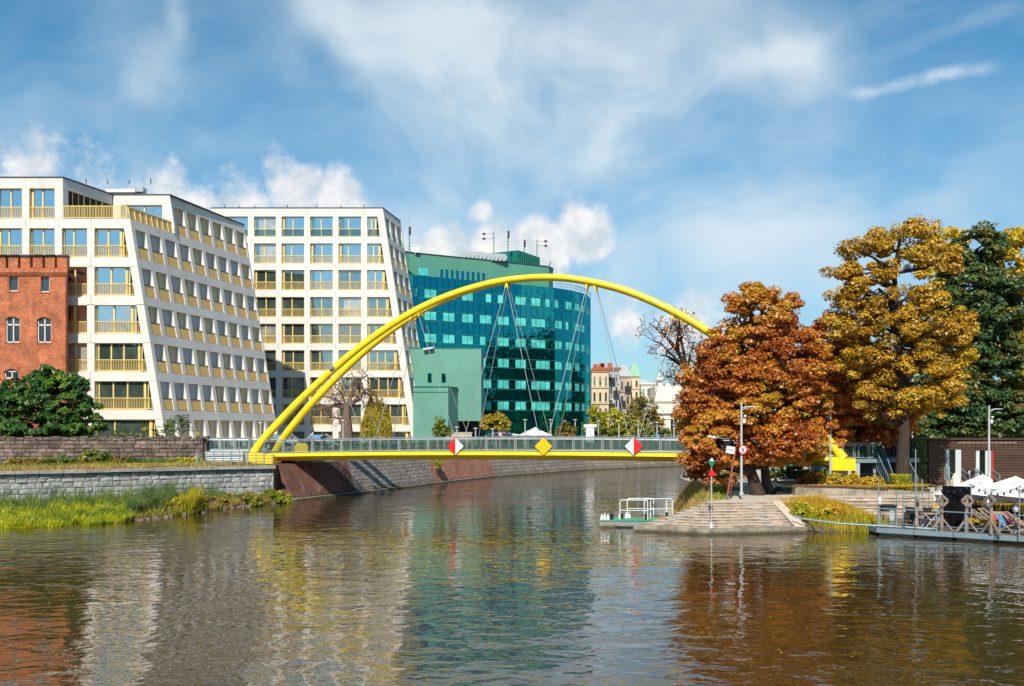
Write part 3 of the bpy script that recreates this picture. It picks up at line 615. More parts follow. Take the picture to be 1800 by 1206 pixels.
bands1 = [(28.74, 29.8, (0, 0, 0, 7.57)), (24.96, 25.86, None), (21.30, 22.20, None), (17.66, 18.56, None), (14.06, 14.96, None), (10.44, 11.34, None), (6.80, 7.71, None)]
b1, ff1, fs1, cx1, X1, pill1, pw1, pitch1, D1 = white_building(dict(Y=94.5, base=(150,), roof=29.8, lean=.158, corner=216.5, dir=(.245, .97), len=22.7, left=-140, rows=rows1, bands=bands1,
    pillars=[(-76, -63), (-19, -6), (38.5, 51.5), (96, 108.7), (153, 166)], cpw=13.5, nb=9, topright=110.5, label=LBL1))
cellx = [(-140, -76), (-63, -19), (-6, 38.5), (51.5, 96), (108.7, 153)]
def front_rows(root, ff, X, pill, cells, rows, corner_x, pw, D, big, rk, seed, lastL, dl=.0, botrail=False):
    rs = random.Random(seed)
    for k, (z0, z1, f0, sf) in enumerate(rows):
        ground = k == len(rows)-1
        for (a, b) in pill:
            if f0 and a > X(99) and big: continue
            fpart('pillar', ff, a, b, z0, z1, 0, D, concrete_white, root)
        for (a, b) in cells:
            if f0 and X(a) > X(97) and big: continue
            gl = glass_win if k < rk else (glass_dk if (k > rk or rs.random() < .6) else glass_win)  # lower storeys get darker glass, painting in the dark trees and buildings they mirror
            if rs.random() < .16: gl = glass_drape
            muls = [(.47+rs.uniform(-.06, .06), .13)]
            if rs.random() < .4 or ground: muls.append((.08, .16))
            unit(root, ff, X(a)+.01, X(b)-.01, z0, z1, .42, muls, None if ground else ('glass' if (dl and k == 0) else 'bars'), gl, darkleft=dl*rs.uniform(.8, 1.2) if dl else 0)
        if not (f0 and big):
            # slanted corner pillar
            m = MB(); c0, c1 = corner_x(z0), corner_x(z1); m.hexa([(c0-pw, Y_(ff), z0), (c0, Y_(ff), z0), (c0-.2, Y_(ff)+D, z0), (c0-pw, Y_(ff)+D, z0), (c1-pw, Y_(ff), z1), (c1, Y_(ff), z1), (c1-.2, Y_(ff)+D, z1), (c1-pw, Y_(ff)+D, z1)]); build('corner_pillar', m, concrete_white, root)
            a = X(lastL); e1 = corner_x(z1)-pw-.12; gl = glass_win if k < rk+1 else glass_dk
            muls = [(.45, .16), (.9, .22)] if k < 4 else [(.06, .1), (.33, .13), (.60, .13), (.93, .22)]
            if ground: muls = [(.32, .12), (.93, .3)]
            unit(root, ff, a+.01, e1, z0, z1, .42, muls, None if ground else ('glass' if (dl and k == 0) else 'bars'), gl, s1r=corner_x(z0)-pw-.1)
def Y_(ff): return ff(0, 0, 0)[1]
front_rows(b1, ff1, X1, pill1, cellx, rows1, cx1, pw1, D1, True, 3, 4, 166)
def sidecells(root, fs, rows, nb, pitch, zt, lean, pwid, D, seed, glass0=False, sg=0):
    rs = random.Random(seed)
    for k, (z0, z1, f0, sf) in enumerate(rows):
        ground = k == len(rows)-1; wz = lambda z: lean*(z1-z)
        fc = lambda s, z, w, z1=z1: fs(s, z1, w+.34)[:2]+(z,)
        for j in range(nb):
            s0 = j*pitch
            if s0 < sf-.5: continue
            a, b = s0+pwid/2, s0+pitch-pwid/2
            if j == 0 or (f0 and abs(s0-sf) < .6): a = s0+.55
            # pillar on the far side of the bay, full depth back to the recess wall
            for (p0, p1) in ([(b, s0+pitch+pwid/2 if j < nb-1 else s0+pitch)]+([(s0+.0, a)] if (f0 and abs(s0-sf) < .6 or j == 0) else [])):
                m = MB(); q = lambda s, z, inner: (fc(s, z, 0) if inner else fs(s, z, 0)); kk = .03 if p0 != s0 else .0
                s_lo = p0; s_hi = p1
                m.hexa([q(s_lo, z0, 0), q(s_hi, z0, 0), q(s_hi, z0, 1), q(s_lo, z0, 1), q(s_lo, z1, 0), q(s_hi, z1, 0), q(s_hi, z1, 1), q(s_lo, z1, 1)]); build('side_pillar', m, concrete_white, root)
            kind = 0 if ((j+k) % 2 == 0 or rs.random() < .25) else (1 if rs.random() < .6 else 2)
            if f0 or ground: kind = 1 if not ground else 2
            side_cell(root, fs, fc, a, b, z0, z1, kind, ground, glass0 and k == 0)
sidecells(b1, fs1, rows1, 9, pitch1, 29.8, .158, .62, D1, 3)
# recessed top storey: side of the front block, second front plane, terrace railing
fr1 = lambda s, z, w: (X1(110.5)+.262*s-w*.96, 94.5+.965*s+w*.26, z)
m = MB(); fbox(m, fr1, .02, 7.25, 28.74, 29.8, 0, .5); build('recess_parapet', m, concrete_white, b1)
m = MB(); fbox(m, fr1, .02, .75, 25.86, 28.74, 0, .5); build('pillar', m, concrete_white, b1)
unit(b1, fr1, .76, 7.2, 25.9, 28.74, .3, [(.13, .12), (.26, .12), (.38, .2), (.52, .12), (.66, .12), (.8, .2)], None, glass_win)
YB = 101.5; xa, xb = gx(199, YB), gx(298, YB); f2 = lambda s, z, w: (s, YB+w, z)
zr2 = 29.8
m = MB(); m.hexa([(xa, YB, 28.74), (xb+.17, YB, 28.74), (xb, YB+.6, 28.74), (xa, YB+.6, 28.74), (xa, YB, zr2), (xb, YB, zr2), (xb-.2, YB+.6, zr2), (xa, YB+.6, zr2)]); build('facade_panel', m, concrete_white, b1)
m = MB(); m.hexa([(xb-.75, YB, 25.86), (xb+.62, YB, 25.86), (xb+.5, YB+.6, 25.86), (xb-.75, YB+.6, 25.86), (xb-.75, YB, 28.74), (xb+.17, YB, 28.74), (xb, YB+.6, 28.74), (xb-.75, YB+.6, 28.74)]); build('corner_pillar', m, concrete_white, b1)
unit(b1, f2, xa+.8, xb-.76, 25.9, 28.74, .35, [(.12, .12), (.55, .12)], None, glass_win)
m = MB(); fbox(m, f2, xa, xa+.8, 25.9, 28.74, 0, .5); build('pillar', m, concrete_white, b1)
m = MB(); m.prism([(X1(110), 94.55), (X1(228), 94.55), (fs1(7.4, 25.8, .1)[0], 101.8), (gx(195, 101.6), 101.8)], 25.7, 25.89); build('terrace_floor', m, concrete_grey, b1)
m = MB(); xs, xe = X1(111), X1(222)
for z in (25.95, 27.05): fbox(m, ff1, xs, xe, z, z+.07, .08, .14)
for i in range(41): s = xs+(xe-xs)*i/40; fbox(m, ff1, s, s+.045, 26.0, 27.05, .09, .13)
build('terrace_railing', m, gold, b1)
tr_ = thing  # keep names short
m = MB(); fbox(m, fs1, .1, 7.4, 25.92, 26.95, .1, .13); sc0 = build('terrace_screen', m, goldscreen, b1); m = MB()
for i in range(9): s = .1+7.3*i/8; fbox(m, fs1, s, s+.1, 25.9, 27.05, .03, .098)
fbox(m, fs1, .1, 7.5, 26.96, 27.05, .03, .17); build('screen_frame', m, gold, sc0)
# roofs with thin dark flashing
def roof(root, poly, z, edge=.12):
    m = MB(); m.prism(poly, z-.10, z+.02); build('roof', m, roofdark, root)
P_end = fs1(22.7, 29.8, 0)
roof(b1, [(X1(-140), 94.45), (X1(110.5)+.06, 94.45), (gx(199, 101.5)+.05, 101.45), (xb+.06, 101.45), (P_end[0]+.08, P_end[1]), (P_end[0]-14, P_end[1]+8), (X1(-140), P_end[1]+8)], 29.83)
for k in range(9): m = MB(); xx = -52+k*2.1; m.tube([(xx, 97, 29.8), (xx, 97, 30.1+.1*(k % 3))], .05, 6); build('roof_vent', m, darkm, b1)
m = MB(); m.tube([at(253, 342, 104), at(253, 308, 104)], .025, 5); build('lightning_rod', m, steel, b1)
m = MB(); m.box(at(215, 342, 110)+Vector((0, 0, .3)), (3.2, 1.2, .35)); rb = build('roof_unit', m, whitem, b1)
m = MB(); m.box(at(237, 338, 110)+Vector((0, 0, .2)), (2.2, 1, .5)); build('roof_unit', m, steel, b1)
# ---- building two
rows2 = []; bands2 = [(34.77, 35.92, (0, 0, 0, 0))]
tops = [380.5, 427.8, 474.6, 522, 569, 615.5, 663, 710.6]; bots = [416.6, 463.5, 510, 557.7, 604.4, 652, 700, 747.2]
bands2 = [(gz(380.5, 135), 35.92, None)]
for i in range(8):
    rows2.append((gz(bots[i], 135), gz(tops[i], 135), None, 0)); nt_ = gz(tops[i+1], 135) if i < 7 else gz(758.5, 135); bands2.append((nt_, gz(bots[i], 135), None))
rows2.append((4.0, gz(758.5, 135), None, 0))
b2, ff2, fs2, cx2, X2, pill2, pw2, pitch2, D2 = white_building(dict(Y=135, base=(600,), roof=35.92, lean=.152, corner=672.6, dir=(.165, .986), len=8.7, left=372, rows=rows2, bands=bands2,
    pillars=[(372, 386), (436, 446.5), (485, 495), (535, 545), (585, 595), (635, 645.5)], cpw=12.0, nb=3, topright=0, label='white grid-fronted apartment building in the middle, nine storeys, right behind the rising yellow arch'))
front_rows(b2, ff2, X2, pill2, [(386, 436), (446.5, 485), (495, 535), (545, 585), (595, 635)], rows2, cx2, pw2, D2, False, 2, 9, 645.5, dl=.62)
sidecells(b2, fs2, rows2, 3, pitch2, 35.92, .152, .75, D2, 8, True)
pe = fs2(8.7, 35.92, 0)
roof(b2, [(X2(371), 134.94), (X2(672.6)+.05, 134.94), (pe[0]+.08, pe[1]), (pe[0]-12, pe[1]+4), (X2(371), pe[1]+4)], 35.95)
for px in (395, 420, 448, 505, 555, 600, 640): m = MB(); m.tube([at(px, 366, 137), at(px, 361+random.uniform(-2, 1), 137)], .06, 6); build('roof_vent', m, darkm, b2)
m = MB(); m.box(at(552, 363, 137), (.8, .6, .7)); build('roof_vent', m, steel, b2)

# ---- brick tower
YT = 92.6; bt = thing('brick_tower', (gx(30, YT), YT, ZG), 'orange red brick tower with crenellated top and small windows at the far left', 'building')
xl, xr = gx(-140, YT), gx(115.5, YT); zt_ = gz(480, YT); ft = lambda s, z, w: (s, YT+w, z)
wins = [(16, 32, 483, 512, 0), (71.5, 87, 486, 513.5, 0), (9.5, 35, 556, 602, 1), (65, 90, 557, 602, 1), (7, 33, 648, 665, 1), (64, 90, 648, 665, 1), (-45, -20, 556, 602, 1), (-40, -25, 484, 512, 0)]
xs = sorted(set([xl, xr]+[gx(w[0], YT) for w in wins]+[gx(w[1], YT) for w in wins]))
m = MB()
for a, b in zip(xs[:-1], xs[1:]):
    mid = (a+b)/2; cuts = sorted([(gz(w[3], YT), gz(w[2], YT)) for w in wins if gx(w[0], YT) <= mid <= gx(w[1], YT)]); z = ZG
    for c0, c1 in cuts: fbox(m, ft, a, b, z, c0, 0, .5); z = c1
    fbox(m, ft, a, b, z, zt_, 0, .5)
m.prism([(xl, YT+.5), (xr, YT+.5), (xr-.8, YT+1.7), (xl, YT+1.7)], ZG, zt_)
build('wall', m, brick_orange, bt)
for (a, b, c, d, arch) in wins:
    x0, x1, z0, z1 = gx(a, YT), gx(b, YT), gz(d, YT), gz(c, YT); m = MB(); t = .1
    if arch:
        for q in ((x0, x0+t, z0, z1), (x1-t, x1, z0, z1), ((x0+x1)/2-.05, (x0+x1)/2+.05, z0, z1), (x0, x1, z0, z0+t), (x0, x1, z1-t, z1), (x0, x1, z0+(z1-z0)*.66, z0+(z1-z0)*.66+.12)): fbox(m, ft, *q, .16, .24)
    else:
        for q in ((x1-t, x1, z0, z1), (x0, x1, z0, z0+t), (x0, x0+.03, z0, z1)): fbox(m, ft, *q, .16, .24)
    fr = build('window', m, tp, bt); fpart('pane', ft, x0, x1, z0, z1, .25, .28, arrowglass, fr)
    fpart('sill', ft, x0-.08, x1+.08, z0-.13, z0-.003, -.05, .15, brickred_flat, fr)
    if arch:   # segmental brick arch filling the top corners
        m = MB(); n = 8; r = (x1-x0)/2; pts = [(x0+(x1-x0)*i/n, z1-.02-.28*(1-math.cos((i/n-.5)*math.pi*.92)) ) for i in range(n+1)]
        for (p, q) in zip(pts[:-1], pts[1:]): m.hexa([(p[0], YT-.03, p[1]), (q[0], YT-.03, q[1]), (q[0], YT+.2, q[1]), (p[0], YT+.2, p[1]), (p[0], YT-.03, max(p[1], z1)+.2), (q[0], YT-.03, max(q[1], z1)+.2), (q[0], YT+.2, max(q[1], z1)+.2), (p[0], YT+.2, max(p[1], z1)+.2)])
        build('window_arch', m, brick_orange, fr)
z0c, z1c = zt_, gz(452, YT); xr2 = gx(121, YT)
m = MB(); m.prism([(xl, YT-.28), (xr2, YT-.28), (xr2-.9, YT+1.7), (xl, YT+1.7)], z0c+.0, z0c+.42)
for k in range(3): m.prism([(xl, YT-.07*(k+1)), (xr+.09*(k+1), YT-.07*(k+1)), (xr+.09*(k+1)-.85, YT+1.7), (xl, YT+1.7)], z0c-.3+.1*k, z0c-.2+.1*k)
build('corbel_cornice', m, brick_orange, bt)
for i in range(12):
    pxc = 110-i*21.4; x0, x1 = gx(pxc-6.8, YT), gx(pxc+10.0, YT); m = MB(); m.box(((x0+x1)/2, YT+.0, (z0c+.42+z1c)/2), (x1-x0, .6, z1c-z0c-.42)); mm = build('merlon', m, brick_orange, bt)
    m = MB(); m.box(((x0+x1)/2, YT, z1c+.06), (x1-x0+.04, .85, .14)); m.box(((x0+x1)/2, YT+.05, z1c+.16), (x1-x0-.1, .5, .1)); build('coping', m, slot_dark if i % 3 else roofdark, mm)
m = MB(); m.prism([(xl, YT+.32), (xr2-.35, YT+.32), (xr2-1.0, YT+1.65), (xl, YT+1.65)], z0c+.40, z1c-.75); build('parapet_back', m, slot_dark, bt)  # near-black sheet paints the dark depth of the gaps between merlons

# ------------------------------------------------------------ teal hotel
ht = thing('glass_hotel', (0, 158, ZG), 'curved teal glass hotel with plastered upper storey in the centre', 'building')
PXC = [(700, 148.2), (719, 149.8), (760, 151.9), (805.6, 154.2), (852, 156.6), (910, 159.8), (976.6, 163.9), (1006, 167), (1027, 170.8), (1034, 173.5), (1038, 177)]
def cy(px): return float(np.interp(px, [p[0] for p in PXC], [p[1] for p in PXC]))
ZT2 = 29.2
wcols = [(727, 734, 1), (746, 767.5, 2), (778.5, 799.6, 2), (812, 832, 2), (843.5, 864, 2), (875, 895, 2), (906, 925, 2), (934, 967, 4), (975.5, 988, 2), (994.5, 1005, 2), (1011, 1019, 1), (1022.5, 1028, 1), (1031, 1036.5, 1)]
bnd = sorted(set([703, 715]+[w[0] for w in wcols]+[w[1] for w in wcols]+[1038]))
def gpanel(name, p0, p1, z0, z1, mat, parent, back=.0, th=.12, gap=.035, tilt=0.0):
    a = Vector((gx(p0, cy(p0)), cy(p0))); b = Vector((gx(p1, cy(p1)), cy(p1))); d = (b-a); L = d.length; d.normalize(); n = Vector((-d.y, d.x))*(1 if -d.x*0+d.x > 0 else -1)
    a2 = a+d*gap+n*back; b2 = b-d*gap+n*back; m = MB(); tl = n*tilt
    m.hexa([(a2.x, a2.y, z0+gap), (b2.x, b2.y, z0+gap), (b2.x+n.x*th, b2.y+n.y*th, z0+gap), (a2.x+n.x*th, a2.y+n.y*th, z0+gap), (a2.x+tl.x, a2.y+tl.y, z1-gap), (b2.x+tl.x, b2.y+tl.y, z1-gap), (b2.x+n.x*th, b2.y+n.y*th, z1-gap), (a2.x+n.x*th, a2.y+n.y*th, z1-gap)])
    return build(name, m, mat, parent)
def sub(p0, p1):
    n = max(1, round((p1-p0)/10.5)); return [(p0+(p1-p0)*i/n, p0+(p1-p0)*(i+1)/n) for i in range(n)]
rs = random.Random(2)
wz = [(27.3-3.38*k-1.52, 27.3-3.38*k) for k in range(6)]
for k in range(7):
    z1 = ZT2 if k == 0 else wz[k-1][0]; z0 = wz[k][1] if k < 6 else 7.2
    for a, b in zip(bnd[:-1], bnd[1:]):
        for p0, p1 in sub(a, b): gpanel('glass_panel', p0, p1, z0, z1, glass_teal, ht, tilt=rs.uniform(-.006, .006))
for z0, z1 in ((5.6, 7.2), (4.0, 5.6)):
    for a, b in ((840, 875), (875, 910), (910, 945), (945, 976), (976, 1006), (1006, 1022), (1022, 1038)): gpanel('lobby_glass', a, b, z0, z1, glass_low, ht)
for k, (z0, z1) in enumerate(wz):
    for a, b in zip(bnd[:-1], bnd[1:]):
        w = [c for c in wcols if c[0] == a]
        if w:
            n = w[0][2]; fr = gpanel('window', a, b, z0, z1, teal_dark, ht, back=.09, th=.1, gap=.02)
            for i in range(n):
                dkp = rs.random() < .13
                p0, p1 = a+(b-a)*i/n, a+(b-a)*(i+1)/n
                gpanel('pane', p0+.25, p1-.25, z0+.1, z1-.08, glass_teal if dkp else glass_curt, fr, back=.02, th=.04, gap=.03)
        else: gpanel('pier_glass', a, b, z0, z1, glass_teal, ht, tilt=rs.uniform(-.006, .006))
# structural mass behind the glass
m = MB(); poly = [(gx(p, cy(p)), cy(p)) for p in bnd+[]]; poly = [(x-.0+.05, y+.35) for x, y in poly]; poly += [(poly[-1][0]+.1, 186), (poly[-1][0]-3, 200), (-40, 190), (-40, 146)]
m.prism(poly, ZG, ZT2-.05); build('inner_mass', m, teal_dark, ht)
m = MB(); pl = [Vector((x, y-.3, ZT2+.9)) for x, y in poly[bnd.index(976.0) if 976.0 in bnd else 22:len(bnd)]]
for q in pl: m.tube([(q.x, q.y, ZT2), q], .03, 5)
m.tube(pl, .035, 5); m.tube([(q.x, q.y, q.z-.4) for q in pl], .02, 5)
stp = [Vector((gx(p, cy(p)+.5), cy(p)+.5, ZT2+.9)) for p in range(979, 1037, 6)]
for q in stp: m.tube([(q.x, q.y, ZT2-.1), q], .03, 5)
m.tube(stp, .04, 5); m.tube([q-Vector((0, 0, .45)) for q in stp], .025, 5); build('roof_railing', m, steel, ht)
# upper plaster storey
up = [(gx(p, cy(p)+.9), cy(p)+.9) for p in (700, 719, 760, 805.6, 852, 910, 945, 965)]; zt3 = 32.6
m = MB(); up2 = up+[(gx(972, 166.5), 166.5), (gx(972, 166.5)-.3, 185), (-30, 185), (-30, 149)]
m.prism(up2, ZT2-.1, zt3); build('upper_storey', m, teal_plaster, ht)
m = MB(); m.prism([(x-.0+.06, y-.06) for x, y in up2[:8]]+[(up2[8][0]+.12, up2[8][1]), (up2[9][0]+.1, 185.1), (-30, 185.1), (-30, 148.9)], zt3+.004, zt3+.16); build('roof_edge', m, roofdark, ht)
for k in range(9):
    p0 = 774+k*9.2; y_ = cy(p0)+.9; a, b = at(p0, 0, y_-.04), at(p0+5, 0, cy(p0+5)+.86); z1 = 30.6; z0 = 29.35; m = MB()
    m.hexa([(a.x, a.y, z0), (b.x, b.y, z0), (b.x, b.y+.1, z0), (a.x, a.y+.1, z0), (a.x, a.y, z1), (b.x, b.y, z1), (b.x, b.y+.1, z1), (a.x, a.y+.1, z1)]); w = build('window', m, glass_teal, ht)
p0, p1 = 736, 752; a, b = at(p0, 0, cy(p0)+.84), at(p1, 0, cy(p1)+.84); m = MB(); m.hexa([(a.x, a.y, 29.4), (b.x, b.y, 29.4), (b.x, b.y+.1, 29.4), (a.x, a.y+.1, 29.4), (a.x, a.y, 30.5), (b.x, b.y, 30.5), (b.x, b.y+.1, 30.5), (a.x, a.y+.1, 30.5)]); build('window', m, glass_curt, ht)
for k in range(7):
    for z in ([wz[k][1]] if k < 6 else [])+([wz[k-1][0]] if k else []):
        m = MB(); m.tube([(gx(p, cy(p)), cy(p)-.05, z) for p in bnd[1:]], .035, 4, False); build('transom', m, transom_m, ht)
# roof plant
m = MB(); A_, B_, C_ = at(858, 470, 166), at(911, 470, 163), at(949, 470, 170); A_.z = B_.z = C_.z = zt3
m.hexa([A_, B_, C_, A_+(C_-B_), *(p+Vector((0, 0, 2.6)) for p in (A_, B_, C_, A_+(C_-B_)))]); pl_ = build('plant_room', m, teal_dark, ht)
m = MB(); q0, q1 = B_+Vector((.0, 0, 0)), C_; dd = (q1-q0)/12
for i in range(12): p = q0+dd*(i+.5); m.bar((p.x+.1, p.y-.1, p.z), (p.x+.1, p.y-.1, p.z+2.6), .08)
build('ribbed_cladding', m, teal_dark, pl_)
for i, px in enumerate((815, 822, 829, 836, 843, 850, 857, 864, 871, 878, 885)):
    m = MB(); c = at(px, 455, 158+i*.2); c.z = zt3+.75+(.0 if i < 6 else -.1); m.tube([c-Vector((0, 1.5, 0)), c+Vector((0, 1.5, 0))], .62, 10); build('duct_segment', m, steel, ht, smooth=True)
def antenna(px, top, bot, Y, arm, lbl):
    r = thing('roof_antenna', at(px, bot, Y), lbl, 'antenna'); m = MB(); a, b = at(px, bot, Y), at(px, top, Y); m.tube([a, b], .06, 6)
    for i in range(int((b.z-a.z)/.5)): z = a.z+.5*i; m.bar((a.x-.18, a.y, z), (a.x+.18, a.y, z), .05)
    m.tube([b, b+Vector((0, 0, 1.6))], .015, 4); build('mast', m, teal_dark, r)
    if arm:
        m = MB(); s = arm
        for z in (b.z-.3, b.z-1.1): m.bar((a.x, a.y, z), (a.x+s*1.2, a.y, z), .05); m.bar((a.x+s*1.2, a.y, z-.3), (a.x+s*1.2, a.y, z+.3), .05)
        for z in (b.z-.3, b.z-1.1): m.box((a.x+s*1.25, a.y, z), (.5, .16, .28), .3*s)
        build('crossarm', m, darkm, r)
    else:
        m = MB(); m.box((b.x+.08, b.y, b.z-.5), (.35, .3, 1.2)); build('panel_aerial', m, darkm, r)
antenna(868, 408, 444, 164, -1.3, 'green roof antenna mast with arm to the left, leftmost on the hotel plant room')
antenna(893, 407, 462, 161, 0, 'straight dark aerial mast second from left on the hotel roof')
antenna(921.5, 423, 444, 168, 0, 'short green aerial mast third from left on the hotel roof')
antenna(944, 421, 450, 170, 1.2, 'green antenna mast with arm to the right, above the right end of the plant room')
antenna(719.5, 400, 444, 151, 0, 'thin grey aerial mast left of the white dish, beside the apartment building')
ds = thing('satellite_dish', at(730, 444, 151), 'round white satellite dish at the left end of the hotel roof', 'satellite dish')
m = MB(); c = at(730, 441, 151); m.lathe((0, 0, 0), [(0.02, 0), (.3, .04), (.5, .12), (.62, .22), (.58, .25), (.3, .1), (.02, .05)], 16); m.v = [(c.x+x, c.y-z, c.z+y+.3) for x, y, z in m.v]; build('dish', m, whitem, ds, smooth=True)
m = MB(); m.bar(c-Vector((0, 0, .6)), c+Vector((0, .2, .3)), .08); build('bracket', m, steel, ds)
m = MB(); c = at(963, 472, 166); m.bar(c, c+Vector((.5, 0, 1.1)), .35, .12); m.bar(c-Vector((1.2, 0, .2)), c+Vector((.2, 0, .1)), .1); build('roof_light', m, darkm, ht)
# annex boxes in front
YA = 138; an = thing('hotel_annex', (gx(795, YA), YA, ZG), 'pale teal windowless annex block in front of the glass hotel, right of the white building', 'building')
fa = lambda s, z, w: (s, YA+w, z)
x0, x1 = gx(722, YA), gx(846, YA); m = MB(); fbox(m, fa, x0, x1, gz(740, YA), gz(613, YA), 0, 12); build('upper_block', m, teal_plaster2, an)
m = MB(); fbox(m, fa, x0-.05, x1+.05, gz(613, YA)+.003, gz(613, YA)+.14, -.05, 12); build('roof_edge', m, teal_dark, an)
m = MB(); fbox(m, fa, x0, gx(805, YA), ZG, gz(740, YA)-.002, .1, 12); build('lower_wall', m, teal_plaster2, an)
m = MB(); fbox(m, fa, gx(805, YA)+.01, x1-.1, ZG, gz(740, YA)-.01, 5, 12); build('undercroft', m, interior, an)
for a, b in ((751.5, 759), (776, 784)):
    m = MB(); fbox(m, fa, gx(a, YA), gx(b, YA), gz(673, YA), gz(656, YA), -.04, .05); w = build('window', m, teal_dark, an); fpart('pane', fa, gx(a, YA)+.08, gx(b, YA)-.08, gz(673, YA)+.08, gz(656, YA)-.08, -.055, -.042, glass_low, w)
YC = 134; m = MB(); m.prism([(gx(726, YC), YC), (gx(788, YC), YC), (gx(804.5, YC+3.8), YC+3.8), (gx(726, YC), YC+3.9)], ZG, gz(681, YC)); ab = build('stair_block', m, teal_plaster2, an)
m = MB(); m.prism([(gx(726, YC)-.05, YC-.07), (gx(788, YC)+.05, YC-.07), (gx(804.5, YC+3.8)+.08, YC+3.75), (gx(726, YC)-.05, YC+3.95)], gz(681, YC)+.003, gz(681, YC)+.17); build('roof_edge', m, teal_dark, ab)
m = MB(); m.prism([(gx(726, YC)-.02, YC-.05), (gx(788, YC)+.02, YC-.05), (gx(788, YC)+.02, YC-.004), (gx(726, YC)-.02, YC-.004)], gz(690, YC), gz(689, YC)+.03); build('string_course', m, teal_dark, ab)
m = MB(); m.bar(at(744, 614, YA-.5), at(762, 611, YA-.5), .5, .18); build('wall_lamp', m, whitem, an)

# ------------------------------------------------------------ old town houses beyond
def house(name, label, pxs, Y, top, mat, rmat, depth=12, roof='flat', rh=2.0, floors=4, cols=3, balc=False, side=None, bot=775, wind=glass_dk):
    r = thing(name, (gx(sum(pxs)/2, Y), Y, ZG), label, 'building'); x0, x1 = gx(pxs[0], Y), gx(pxs[1], Y); zt = gz(top, Y); f = lambda s, z, w: (s, Y+w, z); m = MB()
    fbox(m, f, x0, x1, ZG, zt, 0, depth); wl = build('wall', m, mat, r)
    m = MB(); e = .4
    if roof == 'flat': fbox(m, f, x0-e, x1+e, zt+.01, zt+.5, -e, depth)
    elif roof == 'hip': m.add([(x0-e, Y-e, zt+.01), (x1+e, Y-e, zt+.01), (x1+e, Y+depth, zt+.01), (x0-e, Y+depth, zt+.01), (x0+(x1-x0)*.25, Y+depth*.5, zt+rh), (x0+(x1-x0)*.75, Y+depth*.5, zt+rh)], [(3, 2, 1, 0), (0, 1, 5, 4), (1, 2, 5), (2, 3, 4, 5), (3, 0, 4)])
    elif roof == 'spire': m.add([(x0-e, Y-e, zt+.01), (x1+e, Y-e, zt+.01), (x1+e, Y+depth, zt+.01), (x0-e, Y+depth, zt+.01), (x1-.25*(x1-x0), Y+depth*.3, zt+rh), (x0+.55*(x1-x0), Y+depth*.3, zt+rh*.96)], [(3, 2, 1, 0), (0, 1, 4, 5), (1, 2, 4), (2, 3, 5, 4), (3, 0, 5)])
    build('roof', m, rmat, r); fh = (zt-ZG-.8)/floors; cw = (x1-x0)/max(1, cols)
    for k in range(floors):
        for j in range(cols):
            a = x0+cw*(j+.32); z = ZG+.8+fh*k+.3; m = MB(); fbox(m, f, a, a+cw*.36, z, z+fh*.56, -.06, .02); w = build('window', m, wind, r)
            m = MB(); fbox(m, f, a-.12, a+cw*.36+.12, z-.22, z-.02, -.16, .02); build('sill', m, mat, w)
            if balc and (j+k) % 2 == 0: m = MB(); fbox(m, f, a-.5, a+cw*.36+.5, z-.3, z+.8, -1.1, -.065); build('balcony', m, darkm, r)
    for k in range(1, floors+1): m = MB(); z = ZG+.8+fh*k-.25; fbox(m, f, x0-.1, x1+.1, z, z+.22, -.22, -.004); build('cornice', m, mat, r)
    return r
h1 = house('town_house', 'cream town house with red tiled roof beside the right end of the glass hotel', (1040, 1070), 215, 652, stucco_cream, tile_red, 8, 'hip', 1.3, floors=4, cols=3)
for px, hh in ((1047, .8), (1057, 1.2), (1060, 1.0), (1072, 1.3)): m = MB(); c = at(px, 647, 218.5); m.box(c+Vector((0, 0, .2)), (.9, .9, hh+.5)); build('chimney', m, tile_red, h1)
house('town_house', 'shaded house with stacked dark balconies, right of the cream town house', (1070, 1088), 218, 650, stucco_grey, tile_red, 10, 'flat', floors=5, cols=2, balc=True)
house('town_house', 'narrow pinkish house with a grey roof below the roofline of the town row', (1088, 1109), 232, 662, stucco_pink, stucco_grey, 10, 'hip', 3.0, 4, 2, True)
house('town_house', 'pale attic block with small windows rising behind the balcony houses', (1082, 1106), 245, 652, stucco_white, stucco_grey, 8, 'flat', floors=7, cols=3)
house('corner_tower', 'slim corner house with pale green pointed copper roof', (1104, 1124), 240, 662, stucco_cream, copper_green, 8, 'spire', 3.4, 5, 2)
house('town_house', 'cream house end with green roof, just right of the copper spire', (1122, 1130), 246, 690, stucco_cream, copper_green, 8, 'flat', floors=4, cols=1)
house('far_block', 'pale grey far block above the balcony houses, partly behind a bridge cable', (1092, 1118), 300, 655, stucco_grey, stucco_white, 10, 'flat', floors=7, cols=4)
house('far_block', 'cream far block between the copper spire and the white hall', (1120, 1146), 310, 683, stucco_pink, stucco_grey, 10, 'hip', 3, floors=5, cols=4)
house('far_block', 'pinkish far block rising over the upper edge of the white hall', (1196, 1240), 300, 664, stucco_pink, stucco_grey, 10, 'flat', floors=6, cols=5)
house('far_block', 'low pale far block with small flat roof right of the green spire', (1127, 1152), 270, 676, stucco_white, stucco_white, 10, 'flat', floors=4, cols=3)
wb = house('white_hall', 'big blank cream white building between the green bushes and the chestnut tree', (1134, 1262), 226, 706, stucco_white, stucco_white, 20, 'flat', floors=2, cols=0)
m = MB(); fw = lambda s, z, w: (s, 238+w, z); fbox(m, fw, gx(1152, 238), gx(1262, 238), ZG, gz(679, 238), 0, 12); build('upper_block', m, stucco_white, wb)
for a, b, t_ in ((1158, 1166, 668), (1172, 1180, 673), (1190, 1202, 672)): m = MB(); fbox(m, fw, gx(a, 238), gx(b, 238), gz(679, 238), gz(t_, 238), 2, 5); build('roof_block', m, stucco_white, wb)
